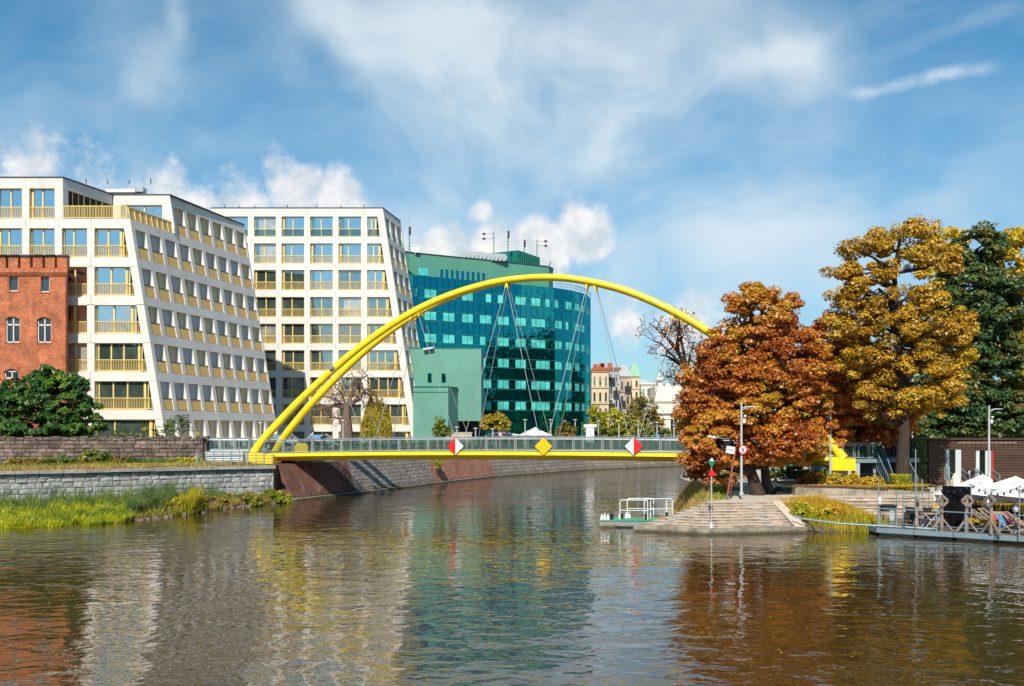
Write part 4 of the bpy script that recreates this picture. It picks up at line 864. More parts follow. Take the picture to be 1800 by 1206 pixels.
m = MB(); m.tube([at(1160, 668, 240), at(1160, 655, 240)], [.9, .05], 8); build('roof_spirelet', m, stucco_white, wb)
m = MB(); fg = lambda s, z, w: (s, 225.9+w, z); fbox(m, fg, gx(1180, 225), gx(1192, 225), gz(768, 225), gz(729, 225), -.1, .05); build('window', m, glass_win, wb)
m = MB(); fbox(m, fg, gx(1150, 225), gx(1260, 225), gz(728, 225), gz(726, 225), -.3, .05); build('string_course', m, steel, wb)
m = MB(); fbox(m, fg, gx(1132, 225), gx(1150, 225), gz(705, 225), gz(703, 225), -.6, .05); build('eave', m, stucco_white, wb)
# ------------------------------------------------------------ yellow arch footbridge
BL = Vector((gx(440, 84.5), 84.5)); BR = Vector((gx(1495, 72.2), 72.2)); bu = (BR-BL).normalized(); bn_ = Vector((-bu.y, bu.x)); LB = (BR-BL).length
def bp(s, t, z): p = BL+bu*s+bn_*t; return Vector((p.x, p.y, z))
def s_at(px, t=0.0): k = (px-900)/F; a = BL+bn_*t; return (k*a.y-a.x)/(bu.x-k*bu.y)
def dz(s): u = (s/LB-.52)/.5; return 4.10-.30*u*u
br = thing('arch_footbridge', bp(LB/2, 2.1, 2.9), 'bright yellow arched footbridge spanning the river with glass railings and steel cables', 'bridge')
DW = 4.2
m = MB(); N = 40; sec = lambda s: [bp(s, 0, dz(s)), bp(s, -.02, dz(s)-.27), bp(s, .95, dz(s)-.66), bp(s, DW-.95, dz(s)-.66), bp(s, DW+.02, dz(s)-.27), bp(s, DW, dz(s))]
S0, S1 = s_at(470), s_at(1476); vs = []; fs_ = []
for i in range(N+1): vs += sec(S0+(S1-S0)*i/N)
for i in range(N):
    for k in range(6): fs_.append((i*6+k, i*6+(k+1) % 6, (i+1)*6+(k+1) % 6, (i+1)*6+k))
m.add(vs, fs_+[tuple(range(6)), tuple(N*6+k for k in range(6))]); build('deck', m, yellow, br)
m = MB(); vs = []; fs_ = []
for i in range(N+1): s = S0+(S1-S0)*i/N; vs += [bp(s, .25, dz(s)+.004), bp(s, DW-.25, dz(s)+.004), bp(s, DW-.25, dz(s)+.04), bp(s, .25, dz(s)+.04)]
for i in range(N):
    for k in range(4): fs_.append((i*4+k, i*4+(k+1) % 4, (i+1)*4+(k+1) % 4, (i+1)*4+k))
m.add(vs, fs_+[(0, 1, 2, 3), tuple(N*4+k for k in range(4))]); build('walkway', m, paving, br)
# arch tubes
AP = [(446, 796), (457, 777), (479.7, 754), (519.5, 711), (581.7, 652.5), (631, 610.5), (678.8, 576), (728.5, 545.5), (770, 526), (805.6, 512.5), (848, 500), (880, 493), (911, 488.8), (945, 486.5), (974, 486.2), (1005, 488.5), (1038, 494.5), (1080, 503.5), (1120, 517), (1178, 543), (1221.5, 567.5), (1265, 594.5), (1330, 645), (1390, 705), (1440, 757), (1470, 790), (1484, 806)]
def arch_pts():
    out = []; zc = 18.4
    for px, py in AP:
        t = 0.0; z = 5
        for _ in range(12):
            s = s_at(px, t); Y = bp(s, t, 0).y; z = gz(py, Y); u = min(1, max(0, (z-3.6)/(zc-3.6))); t = .05+1.72*u**.8
        out.append((s, t, z))
    return out
APT = arch_pts()
def smooth(pts, n=96):
    P = np.array(pts); d = np.r_[0, np.cumsum(np.linalg.norm(np.diff(P, axis=0), axis=1))]; T = np.linspace(0, d[-1], n); Q = np.stack([np.interp(T, d, P[:, k]) for k in range(3)], 1)
    for _ in range(5): Q[1:-1] = (Q[:-2]+2*Q[1:-1]+Q[2:])/4
    return Q
AS = smooth(APT)
def apt(q, far=False): s, t, z = q; return bp(s, DW-.15-t if far else t, z)
for far in (False, True):
    m = MB(); m.tube([apt(q, far) for q in AS], [.245+.11*abs(i/95-.5)*2 for i in range(96)], 16); build('arch_tube', m, yellow, br, smooth=True)
for (s, t) in ((s_at(446), .05), (s_at(446), DW-.2)):
    m = MB(); z0, z1 = 2.97, 3.95 if t < 1 else 3.9; a = bp(s-.55, t-.5, z0)
    m.hexa([bp(s-.45, t-.42, z0), bp(s+2.0, t-.42, z0), bp(s+2.0, t+.5, z0), bp(s-.45, t+.5, z0), bp(s-.45, t-.42, z1), bp(s+2.0, t-.42, z1-.22), bp(s+2.0, t+.5, z1-.22), bp(s-.45, t+.5, z1)]); build('foot_block', m, yellow, br)
for t in (.05, DW-.2):
    s = s_at(1484); m = MB(); m.hexa([bp(s-1.0, t-.45, 2.88), bp(s+.75, t-.45, 2.88), bp(s+.75, t+.55, 2.88), bp(s-1.0, t+.55, 2.88), bp(s-1.0, t-.45, 3.75), bp(s+.75, t-.45, 3.75), bp(s+.75, t+.55, 3.75), bp(s-1.0, t+.55, 3.75)]); build('foot_block', m, yellow, br)
m = MB(); m.box(bp(s_at(1458), 2.1, 2.15), (2.6, 3.6, 1.4), math.atan2(bu.y, bu.x)); build('pier', m, stucco_white, br)
m = MB(); m.box(bp(s_at(1440), 2.1, 2.2), (.9, 3.6, 1.7), math.atan2(bu.y, bu.x)); build('pier', m, bluesteel, br)
m = MB(); m.bar(bp(s_at(582), -.1, gz(651, 82.4)), bp(s_at(588), -.25, gz(646, 82.4)), .35, .25); build('floodlight', m, steel, br)
# cables
def on_arch(px):
    best = min(AS, key=lambda q: abs((apt(q).x/apt(q).y*F+900)-px)); return best
cables = [(650, 596), (653, 727), (806, 739), (810, 885), (953, 893), (958, 1035), (1111, 1044), (1116, 1178), (1268, 1190), (1273, 1330)]
for a, b in cables:
    for far in (False, True):
        q = on_arch(b); p1 = apt(q, far)-Vector((0, 0, .24)); s = s_at(a); p0 = bp(s, DW if far else 0.0, dz(s)+.05); m = MB(); m.tube([p0, p1], .027, 6); cb = build('cable', m, steel, br, smooth=True)
        m = MB(); m.tube([p1.lerp(p0, .03), p1], [.05, .09], 6); m.box(p1, (.28, .1, .16)); build('clevis', m, yellow, cb)
# railings
def rail_run(pts, parent, h=1.12, post=2.29, name='railing', glass=True, thick=.045):
    # pts: list of Vector at deck level
    for a, b in zip(pts[:-1], pts[1:]):
        d = b-a; up = Vector((0, 0, 1)); build('handrail', MB().tube([a+up*h, b+up*h], thick, 6), steel, parent)
        for z in (h-.13, .1): build('lower_rail', MB().tube([a+up*z, b+up*z], thick*.6, 5), steel, parent)
        for off in (.0, .13): q = a+d.normalized()*off; build('railing_post', MB().bar(q-up*.12, q+up*h, .06, .05), steel, parent)
        for u in (.33, .38): q = a+d*u; build('baluster', MB().bar(q+up*.1, q+up*(h-.13), .035, .035), steel, parent)
        if glass:
            m = MB(); p, q = a+d.normalized()*.2, b-d.normalized()*.06; n = d.normalized().cross(up)*.012
            m.hexa([p+n+up*.14, q+n+up*.14, q-n+up*.14, p-n+up*.14, p+n+up*(h-.17), q+n+up*(h-.17), q-n+up*(h-.17), p-n+up*(h-.17)]); build('glass_panel', m, glass_rail, parent)
s_list = [s_at(700+51*k) for k in range(-5, 16)]
rail_run([bp(s, .06, dz(s)) for s in s_list], br); rail_run([bp(s, DW-.06, dz(s)) for s in s_list], br)
# approach railings at the left end
rl = thing('landing_railing', bp(-4, 1, ZG), 'grey steel and glass railing of the left bridge landing behind the white low wall', 'railing')
rail_run([Vector((gx(p, 85.6), 85.6, ZG)) for p in (359, 385, 411, 437)]+[bp(s_list[0], .06, dz(s_list[0]))], rl); rail_run([Vector((gx(p, 90), 90, ZG)) for p in (365, 400, 440, 470)], rl)
m = MB()
for a, b in (((372, 772), (402, 797)), ((392, 773), (430, 760))): m.bar(at(a[0], a[1], 87), at(b[0], 798, 87), .06)
build('brace', m, steel, rl)
qr = thing('quay_railing', (gx(430, 81.5), 81.5, ZQ), 'low grey steel rail fence along the quay edge below the yellow bridge foot', 'railing')
m0 = MB(); qa, qb = Vector((gx(352, 79.0), 78.2, ZQ)), Vector((-19.6, 81.35, ZQ)); qd = qb-qa
for z in (.3, .55, .8, 1.05): m0.tube([qa+Vector((0, 0, z)), qb+Vector((0, 0, z))], .022, 5)
build('rails', m0, bluesteel, qr)
for k in range(10): m = MB(); p = qa+qd*(k/9); m.bar(p, p+Vector((0, 0, 1.12)), .11 if k % 2 == 0 else .06, .05); build('railing_post', m, bluesteel, qr)
# diamond signs
def diamond(px, Lm, Rm, label, s_=.69):
    s = s_at(px); c = bp(s, -.12, gz(784.5, bp(s, 0, 0).y)); r = thing('navigation_sign', c-Vector((0, 0, s_)), label, 'sign'); d = Vector((bu.x, bu.y, 0)); n = Vector((bu.y, -bu.x, 0))*.04; up = Vector((0, 0, 1))
    for side, mt in ((-1, Lm), (1, Rm)):
        m = MB(); p = [c-up*s_, c+d*side*s_, c+up*s_]; m.add([x+n for x in p]+[x-n for x in p], [(0, 1, 2), (5, 4, 3), (0, 3, 4, 1), (1, 4, 5, 2), (2, 5, 3, 0)]); build('sign_half', m, mt, r)
    m = MB(); m.bar(c-n*2-up*.4, c-n*2+up*.5, .06); m.bar(c-n*2-d*.3, c-n*2+d*.3, .06); build('bracket', m, steel, r)
diamond(801.5, red_sign, white_sign, 'red and white diamond sign on the bridge railing, left of the yellow diamond')
diamond(956, yellow_sign, yellow_sign, 'plain yellow diamond sign at the middle of the bridge railing')
diamond(1114.5, white_sign, red_sign, 'white and red diamond sign with white left half, nearest the orange tree')
# things seen above and through the railing: street lamps, cars, parasols
def street_lamp(px, top, Y, label, base=ZG, disc=.42, r=.06, mat=galv, group=None, kind='disc'):
    zt = gz(top, Y); X = gx(px, Y); rt = thing('street_lamp', (X, Y, base), label, 'street lamp', group); m = MB(); m.tube([(X, Y, base), (X, Y, zt-.3)], [r*1.3, r], 8)
    m.lathe((X, Y, base), [(r*2, 0), (r*2, .1), (r*1.3, .14)], 8); build('pole', m, mat, rt, smooth=True)
    if kind == 'disc':
        m = MB(); m.lathe((X, Y, zt-.35), [(r, 0), (.13, .12), (.16, .22), (disc, .26), (disc*.95, .30), (.05, .36)], 14); build('lamp_head', m, mat, rt, smooth=True)
    return rt
posl = [(603, 738, 100, 'small round-top street lamp below the steep yellow tube, left of the bare willow trunk'), (458, 742, 100, 'thin disc-top street lamp before the leaning pillars, behind the left landing'), (803, 750, 122, 'disc-top street lamp directly above the left red and white diamond'), (836, 752, 126, 'disc-top street lamp in front of the dark hotel undercroft'),
        (866, 753, 130, 'disc-top street lamp in front of the small yellow-leaved tree'), (923, 737, 136, 'disc-top street lamp just left of the white parasol peak'), (968, 737, 145, 'disc-top street lamp right of the white parasol'), (1011, 737, 150, 'disc-top street lamp at the right end of the glass hotel'),
        (1052, 739, 152, 'disc-top street lamp in front of the bushes, left of the two steep cables'), (1088, 740, 158, 'disc-top street lamp between the cables above the right diamond'), (1122, 740, 158, 'disc-top street lamp right beside the cable above the red and white diamond'), (1155, 742, 165, 'disc-top street lamp near the yellow traffic disc'), (1185, 747, 166, 'disc-top street lamp nearest the orange chestnut')]
for px, t_, Y, lb in posl: street_lamp(px, t_, Y, lb, r=.06*Y/105, disc=.0026*Y, group='disc-top street lamps on the promenade behind the bridge')
def car(px, Y, L, label, rz=0.0, mat=carpaint, h=1.5):
    c = Vector((gx(px, Y), Y, ZG)); r = thing('parked_car', c, label, 'car'); prof = [(-.5, .25), (-.5, .55), (-.47, .62), (-.28, .66), (-.16, .98), (.12, 1.0), (.27, .70), (.46, .60), (.5, .45), (.5, .22)]
    m = MB(); n = len(prof); wy = .88
    def ring(y, sc_): return [(c.x+x*L, c.y+y*(1 if z < .7 else sc_), c.z+z*h) for x, z in prof]
    m.add(ring(-wy, .82)+ring(wy, .82), [tuple(range(n)), tuple(range(2*n-1, n-1, -1))]+[(i, (i+1) % n, n+(i+1) % n, n+i) for i in range(n)]); m.rot(rz, (c.x, c.y)); build('body', m, mat, r)
    m = MB(); g_ = [(-.25, .68), (-.15, .93), (.10, .94), (.22, .72)]
    for sg in (-1, 1): y0 = c.y+sg*(wy*.86); m.add([(c.x+x*L, y0+sg*(.03 if z > .8 else .07), c.z+z*h) for x, z in g_]+[(c.x+x*L, y0, c.z+z*h) for x, z in g_], [(0, 1, 2, 3), (7, 6, 5, 4), (0, 4, 5, 1), (1, 5, 6, 2), (2, 6, 7, 3), (3, 7, 4, 0)])
    m.rot(rz, (c.x, c.y)); build('side_window', m, glass_win, r)
    for sx in (-.3, .3):
        for sy in (-1, 1):
            m = MB(); q = Vector((c.x+sx*L, c.y+sy*.82, c.z+.32)); m.tube([q-Vector((0, .1, 0)), q+Vector((0, .1, 0))], .32, 14); m.rot(rz, (c.x, c.y)); w = build('wheel', m, darkm, r); m = MB(); m.tube([q-Vector((0, .115, 0)), q+Vector((0, .115, 0))], .19, 10); m.rot(rz, (c.x, c.y)); build('rim', m, steel, w)
car(500, 93, 4.3, 'dark car parked behind the bridge railing under the two yellow tubes')
car(562, 96, 4.4, 'dark car parked behind the railing, left of the bare willow trunk')
m = MB(); c = at(531, 790, 86.5); m.box(c+Vector((0, 0, .0)), (1.15, .8, .75)); m.box(c+Vector((0, 0, .45)), (.9, .6, .18)); build('utility_box', m, orange_pl, None, 'small orange yellow box standing just behind the left part of the bridge railing', 'box')
def parasol(px, top, eave, wpx, Y, label, base=ZG, mat=canvas, valance=.3, n=4, name='parasol', rz=math.pi/4, group=None, pole=True):
    X = gx(px, Y); zt, ze = gz(top, Y), gz(eave, Y); r = wpx/F*Y/2*(math.sqrt(2) if n == 4 else 1); rt = thing(name, (X, Y, base), label, 'parasol', group)
    m = MB(); P = [Vector((X+r*math.cos(rz+2*math.pi*k/n), Y+r*math.sin(rz+2*math.pi*k/n), ze)) for k in range(n)]; T = Vector((X, Y, zt)); vs = []; fs2 = []; seg = 5
    for k in range(n):
        a, b = P[k], P[(k+1) % n]
        for i in range(seg+1):
            u = i/seg; pa, pb = T.lerp(a, u), T.lerp(b, u)
            for j in range(5): q = pa.lerp(pb, j/4); sag = .09*math.sin(math.pi*u)+.03*u*math.sin(math.pi*j/4); vs.append(q-Vector((0, 0, sag)))
        bse = k*(seg+1)*5
        for i in range(seg):
            for j in range(4): fs2.append((bse+i*5+j, bse+(i+1)*5+j, bse+(i+1)*5+j+1, bse+i*5+j+1))
        b0 = len(vs)
        for j in range(5): q = Vector(vs[bse+seg*5+j]); vs += [q, q-Vector((0, 0, valance+.03*math.sin(j*2)))]
        for j in range(4): fs2.append((b0+2*j, b0+2*j+1, b0+2*j+3, b0+2*j+2))
    m.add(vs, fs2); cn = build('canopy', m, mat, rt); sm = cn.modifiers.new('thickness', 'SOLIDIFY'); sm.thickness = .02
    m = MB(); m.tube([(X, Y, base), (X, Y, zt-.02)], .04, 8); m.box((X, Y, base+.06), (.7, .7, .12)); build('pole', m, galv, rt)
    return rt
parasol(941, 751, 765, 58, 141, 'peaked white cafe parasol by the hotel lobby, right one of the pair', valance=.25)
parasol(885, 757, 765, 66, 136, 'lower white cafe parasol left of the peaked one, below the golden weeping tree', valance=.25)
m = MB(); c = at(806, 763, 127); m.box((c.x, c.y, 4.7), (3.4, 1.2, 1.4)); m.box((c.x, c.y, 5.45), (3.6, 1.3, .1)); build('kiosk', m, stucco_pink, None, 'small pinkish kiosk box behind the left diamond sign', 'kiosk')
m = MB(); c = at(1037, 765, 150); m.box((c.x, c.y, 5.1), (1.2, .8, 2.3)); m.box((c.x, c.y, 6.4), (1.9, 1.0, .4)); build('white_kiosk', m, whitem, None, 'tall white box kiosk at the right foot of the glass hotel', 'kiosk')
m = MB(); c = at(1159, 738, 172); m.lathe((0, 0, 0), [(.01, 0), (.5, .01), (.5, .05), (.01, .06)], 16); m.v = [(c.x+x, c.y-z, c.z+y) for x, y, z in m.v]; rt = thing('traffic_sign', (c.x, 172.1, ZG), 'yellow round traffic sign beside the white hall', 'sign'); build('sign_face', m, yellow_sign, rt)
m = MB(); m.tube([(c.x, 172.1, ZG), (c.x, 172.1, c.z)], .06, 6); build('pole', m, galv, rt)
for px, tp2, lb in ((1166, 722, 'tall thin curved street lamp in front of the white hall'), (1184, 706, 'straight thin white mast by the white hall, next to the chestnut')):
    X = gx(px, 175); m = MB(); m.tube([(X, 175, ZG), (X, 175, gz(tp2, 175)), (X-.5, 175, gz(tp2, 175)+.7), (X-1.6, 175, gz(tp2, 175)+.8)] if px == 1166 else [(X, 175, ZG), (X, 175, gz(tp2, 175))], .07, 6); build('lamp_mast', m, galv, None, lb, 'street lamp')
m = MB(); c = at(1148, 772, 167); m.box((c.x, c.y, 4.9), (1.2, .3, 1.9)); m.box((c.x+.9, c.y, 4.7), (.5, .3, 1.5)); build('poster_stand', m, [blue_cloth], None, 'small blue poster stand between the bushes behind the railing', 'sign')
# green promenade hoop fence and its second rail seen through the glass
pf = thing('promenade_fence', (-5, 118, ZG), 'long grey rail fence along the far quay edge seen through the bridge glass', 'fence')
FP = [Vector((x-.5, y+.25, ZG)) for x, y in LT[1:7]]; k = 0
for a, b in zip(FP[:-1], FP[1:]):
    n = int((b-a).length/1.6)
    for z in (.25, .95): build('fence_rail', MB().bar(a+Vector((0, 0, z)), b+Vector((0, 0, z)), .05), galv, pf)
    for i in range(n): p = a.lerp(b, i/n); build('fence_post', MB().bar(p, p+Vector((0, 0, 1)), .05), galv, pf)
# ------------------------------------------------------------ island on the right: land, steps, planter
ZP = 1.5
il = MB(); il.prism([(11.75, 59.6), (12.0, 63), (12.8, 69), (14.5, 78), (15.4, 92), (20, 110), (42, 140), (90, 168), (900, 300), (900, 59), (40, 63.6), (21.9, 64.6), (16.6, 60.4), (15.85, 60.0)], -1, ZP)
build('island_ground', il, plaza_m, kind='structure')
st = thing('waterside_steps', (11.5, 57, 0), 'broad stone steps coming down to the water at the island corner with pale glass inserts', 'steps')
def splan(i):   # left, corner, right of tread i (0 = bottom block)
    if i == 0: return [(7.0, 57.3), (10.85, 55.2), (16.75, 56.45)]
    return [(7.35+.46*i, 57.35+.22*i), (10.75+.05*i, 55.35+.42*i), (15.95-.03*i, 56.45+.38*i)]
NS = 9; rise = (ZP-.33)/NS
back = [(15.9, 60.2), (11.8, 60.0)]
for i in range(NS+1):
    z1 = .33+rise*i; L, C, R = splan(i); poly = [L, C, R, (R[0], 60.6), (11.9, 60.6), (L[0]+.9, 59.3+.13*i)] if i else [L, C, R, (16.8, 58.6), (17.4, 60.6), (11.9, 60.6), (8.0, 58.6)]
    z0 = -1 if i == 0 else z1-rise
    m = MB(); m.prism(poly, z0+.001, z1-(.001 if i == NS else 0)); o = build('step' if i else 'base_block', m, step_m if i else block_m, st)
    if i and i < NS+1:
        m = MB(); e = .03; m.prism([(L[0]-e, L[1]-e), (C[0], C[1]-e*1.6), (R[0]-.01, R[1]-e), (R[0]-.01, R[1]+.2), (C[0], C[1]+.2), (L[0]+.1, L[1]+.15)], z1-.022, z1+.006); build('nosing', m, ramp_m, o)
        def ins(u0, u1, A_, B_):
            a = Vector(A_).lerp(Vector(B_), u0); b = Vector(A_).lerp(Vector(B_), u1); n = (b-a).normalized(); n = Vector((n.y, -n.x))*.05; m = MB(); m.hexa([(a.x+n.x, a.y+n.y, z1-rise+.035), (b.x+n.x, b.y+n.y, z1-rise+.035), (b.x, b.y+.1, z1-rise+.035), (a.x, a.y+.1, z1-rise+.035), (a.x+n.x, a.y+n.y, z1-.05), (b.x+n.x, b.y+n.y, z1-.05), (b.x, b.y+.1, z1-.05), (a.x, a.y+.1, z1-.05)]); build('glass_insert', m, lightpanel, o)
        ins(.15, .15+.5/max(.8, (Vector(L)-Vector(C)).length), L, C)
        if i % 2 == 1: ins(.72-.01*i, .82-.01*i, C, R)
sg = MB(); R1, R9 = splan(0)[2], splan(NS)[2]
sg.hexa([(16.02, 56.35, -.5), (16.75, 56.55, -.5), (16.35, 60.8, -.5), (15.75, 60.8, -.5), (16.02, 56.4, .40), (16.72, 56.6, .38), (16.3, 60.6, 1.56), (15.72, 60.4, 1.56)]); build('stringer', sg, ramp_m, st)
m = MB(); m.tube([(16.0, 56.75, .95), (16.4, 56.3, .80), (18.2, 55.35, .62), (21.7, 54.35, .50), (23.0, 53.9, .46)], .055, 8); mp = build('mooring_boom', m, bluesteel, None, 'long pale blue steel boom pole running from the steps to the pontoon', 'pole', smooth=True)
m = MB(); m.tube([(16.45, 56.45, .75), (16.9, 56.1, .45), (17.15, 56.2, -.1)], .035, 6); build('hanging_hose', m, darkm, None, 'short black hose hanging from the step corner into the water', 'hose')
# far terrace steps
ts = thing('terrace_steps', (28, 63.5, .4), 'long low stone steps behind the reeds and the pontoon at right', 'steps')
for i in range(6):
    z1 = ZP-.002-i*.19; m = MB(); y1 = 64.6-i*.42; m.prism([(21.3+.02*i, y1-.42), (60, y1-1.8), (60, y1+2), (21.3+.02*i, y1+2 if i else 64.9)], z1-.19, z1); o = build('step', m, step_m, ts); build('nosing', MB().bar((21.35+.02*i, y1-.44, z1-.012), (60, y1-1.82, z1-.012), .10, .035), ramp_m, o)
m = MB(); m.hexa([(19.7, 64.4, .2), (20.3, 64.6, .2), (21.7, 61.8, .2), (21.3, 61.4, .2), (19.7, 64.5, ZP+.03), (20.35, 64.7, ZP+.03), (21.75, 61.8, .55), (21.3, 61.5, .55)]); build('stringer', m, ramp_m, ts)
m = MB(); m.prism([(21, 63), (60, 60), (60, 56.5), (24.5, 60.0), (21.6, 60.5)], -.5, .40); build('lower_landing', m, step_m, None, kind='structure')
# bank between the two stairs
zb_ = lambda x, y: max(-.3, min(1.47, (y-56.6)*(.36-.045*(x-16.5))))
m = MB(); m.add([(x, y, zb_(x, y)) for y in np.linspace(56.0, 64.7, 14) for x in np.linspace(16.45, 21.6, 9)], [(r*9+c, r*9+c+1, (r+1)*9+c+1, (r+1)*9+c) for r in range(13) for c in range(8)]); build('reed_bank', m, soil, kind='structure')
# planter
pc = [(18.45, 65.2), (18.6, 64.7), (19.3, 64.3), (20.6, 63.95), (22.5, 63.95), (24.5, 64.3), (26.5, 65.0), (28.2, 66.0), (29.6, 67.2)]
pc = [(gx(1393, 66.5), 66.7), (gx(1397, 66), 66.0), (gx(1412, 65.6), 65.6), (gx(1440, 65.2), 65.2), (gx(1480, 65.2), 65.2), (gx(1520, 65.3), 65.3), (gx(1560, 65.8), 65.8), (gx(1600, 66.5), 66.5), (gx(1640, 67.6), 67.6)]
pw_ = thing('planter', (22.5, 66, ZP), 'low curved concrete planter wall with dark edging in front of the golden shrubs', 'planter')
inner = [(x+.05, y+.35) for x, y in pc]; zt1 = [2.10, 2.10, 2.09, 2.08, 2.05, 1.97, 1.87, 1.75, 1.6]
for i in range(len(pc)-1):
    a, b, c, d = pc[i], pc[i+1], inner[i+1], inner[i]; m = MB(); z0, z1 = zt1[i], zt1[i+1]; g_ = .012; ax = a[0]+g_; m.hexa([(ax, a[1], ZP), (b[0], b[1], ZP), (c[0], c[1], ZP), (d[0]+g_, d[1], ZP), (ax, a[1], z0), (b[0], b[1], z1), (c[0], c[1], z1), (d[0]+g_, d[1], z0)]); build('wall_segment', m, block_m, pw_)
m = MB(); m.tube([(x+.02, y-.02, z+.05) for (x, y), z in zip(pc[:7], zt1)], .075, 6); build('edging', m, edging_m, pw_)
m = MB(); m.add([(x, y+.2, z-.06) for (x, y), z in zip(pc, zt1)]+[(x*1.02, 74.5, 2.0) for (x, y) in pc], [(i, i+1, 10+i, 9+i) for i in range(8)]); build('lawn', m, grass_ground, kind='structure')
# ------------------------------------------------------------ bridge landing and stairs, right
Ys = 73.0; ld = thing('bridge_landing', (gx(1535, Ys), Ys, ZP), 'blue grey steel landing platform and stairs at the right end of the yellow bridge', 'stairs')
zl = 3.72
m = MB(); m.prism([(gx(1476, 72.0), 72.0), (gx(1548, 72), 72.0), (gx(1620, 73), 73.4), (gx(1620, 76), 77), (gx(1480, 76), 76.6)], zl-.28, zl); build('platform', m, bluesteel, ld)
for a, b in ((1501, 1512),): m = MB(); fbox(m, lambda s, z, w: (s, 72.05+w, z), gx(a, 72), gx(b, 72), ZP, zl-.3, 0, .5); build('column', m, stucco_grey, ld)
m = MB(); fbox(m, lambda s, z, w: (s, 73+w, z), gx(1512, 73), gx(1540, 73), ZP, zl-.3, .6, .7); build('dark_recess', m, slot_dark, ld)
m = MB()
for i in range(14): x = gx(1513, 73)+i*.085; m.bar((x, 73.2, ZP), (x, 73.2, zl-.3), .02)
m.bar((gx(1512, 73), 73.15, 2.6), (gx(1540, 73), 73.15, 2.6), .08); build('grille', m, bluesteel, ld)
sx0, sx1 = gx(1548, 71.6), gx(1606, 71.6)
nst = 12
for i in range(nst):
    z = zl-(i+1)*(zl-ZP)/nst+.02; y = 73.2-i*.36; m = MB(); m.prism([(sx0+.2-.012*i, y-.36), (sx1+.02*i, y-.36), (sx1+.02*i, y), (sx0+.2-.012*i, y)], z-.17, z); build('tread', m, wood_brown2, ld)
def slope_rail(x0, x1, name='stair_railing'):
    m = MB(); A_, B_ = Vector((x0, 73.3, zl)), Vector((x1, 69.0, ZP)); up = Vector((0, 0, 1.1))
    for k in (0, .1, .95, 1.0): m.bar(A_+up*k, B_+up*k, .06 if k in (0, 1.0) else .04)
    for k in range(8): p = A_.lerp(B_, k/7); m.bar(p, p+up, .05)
    r = build(name, m, bluesteel, ld); m = MB(); e = .01
    m.hexa([A_+Vector((-e, 0, .12)), B_+Vector((-e, 0, .12)), B_+Vector((e, 0, .12)), A_+Vector((e, 0, .12)), A_+Vector((-e, 0, 1.02)), B_+Vector((-e, 0, 1.02)), B_+Vector((e, 0, 1.02)), A_+Vector((e, 0, 1.02))]); build('mesh_panel', m, glass_rail, r)
    m = MB(); m.hexa([A_+Vector((-.04, 0, -.35)), B_+Vector((-.04, 0, -.0)), B_+Vector((.04, 0, -.0)), A_+Vector((.04, 0, -.35)), A_+Vector((-.04, 0, 0)), B_+Vector((-.04, 0, .2)), B_+Vector((.04, 0, .2)), A_+Vector((.04, 0, 0))]); build('stringer_plate', m, bluesteel, r)
slope_rail(gx(1541, 72.5), gx(1561, 69)); slope_rail(gx(1553, 73), gx(1566, 69.5)); slope_rail(gx(1593, 72), gx(1612, 69))
rail_run([bp(s_at(p), .06, 3.72) for p in (1440, 1472)]+[Vector((gx(p, 72), 72, zl)) for p in (1500, 1526, 1549)], ld)
rail_run([Vector((gx(p, 76.5), 76.5, zl)) for p in (1440, 1475, 1510, 1545)], ld)
# hedge block
# ------------------------------------------------------------ brown slatted building
YB2 = 76.5; bb = thing('slatted_pavilion', (gx(1720, YB2), YB2, ZP), 'long low brown pavilion clad in horizontal wooden slats at the right edge', 'building')
zt4 = gz(773, YB2); dY = lambda px: YB2; fb = lambda s, z, w: (s, YB2+w-.02*(s-gx(1632, YB2)), z)
xL, xR = gx(1632, YB2), gx(1900, YB2); doors = [(1661, 1689), (1714, 1741)]
cuts = [xL]+[gx(p, YB2) for d in doors for p in d]+[xR]
for i in range(0, len(cuts), 2):
    a, b = cuts[i], cuts[i+1]; fpart('wall', fb, a, b, ZP, zt4, .12, .3, wood_brown2, bb)
for i in range(3):
    a, b = cuts[2*i], cuts[2*i+1]; m = MB(); z = ZP+.25
    while z < zt4-.1: fbox(m, fb, a+.02, b-.02, z, z+.085, .0+random.uniform(-.01, .01), .119); z += .125
    stuff(build('slat_cladding', m, wood_brown, bb))
for (a, b) in doors:
    a, b = gx(a, YB2), gx(b, YB2); zd = gz(790 if a < gx(1700, YB2) else 792, YB2); fpart('wall', fb, a, b, zd, zt4, .12, .3, wood_brown2, bb); m = MB(); z = zd+.02
    while z < zt4-.1: fbox(m, fb, a+.0, b, z, z+.085, 0, .119); z += .125
    stuff(build('slat_cladding', m, wood_brown, bb)); fpart('doorway_back', fb, a-.3, b+.3, ZP, zd, 1.6, 1.7, loggia, bb)
    fpart('door_leaf', fb, b-.45, b-.02, ZP+.45, zd-.02, -.05, .06, lightpanel, bb); fpart('door_leaf', fb, a+.02, a+.28, ZP+.45, zd-.02, -.05, .06, bluesteel if a < gx(1700, YB2) else lightpanel, bb)
    fpart('threshold', fb, a+.02, b-.02, ZP, ZP+.45, -.3, .4, step_m, bb)
    for sx in (a+.05, b+.0): m = MB(); y = YB2-.35; m.tube([(sx, y+.3, ZP+1.35), (sx+.1, y-.9, ZP+.9), (sx+.12, y-.95, ZP)], .03, 6); m.tube([(sx, y+.3, ZP+.9), (sx+.1, y-.9, ZP+.45)], .025, 6); build('hand_rail', m, bluesteel, bb)
    if a > gx(1700, YB2): m = MB(); fbox(m, fb, b+.02, b+.13, ZP+.4, zd, -.12, -.02); build('red_post', m, red_paint, bb)
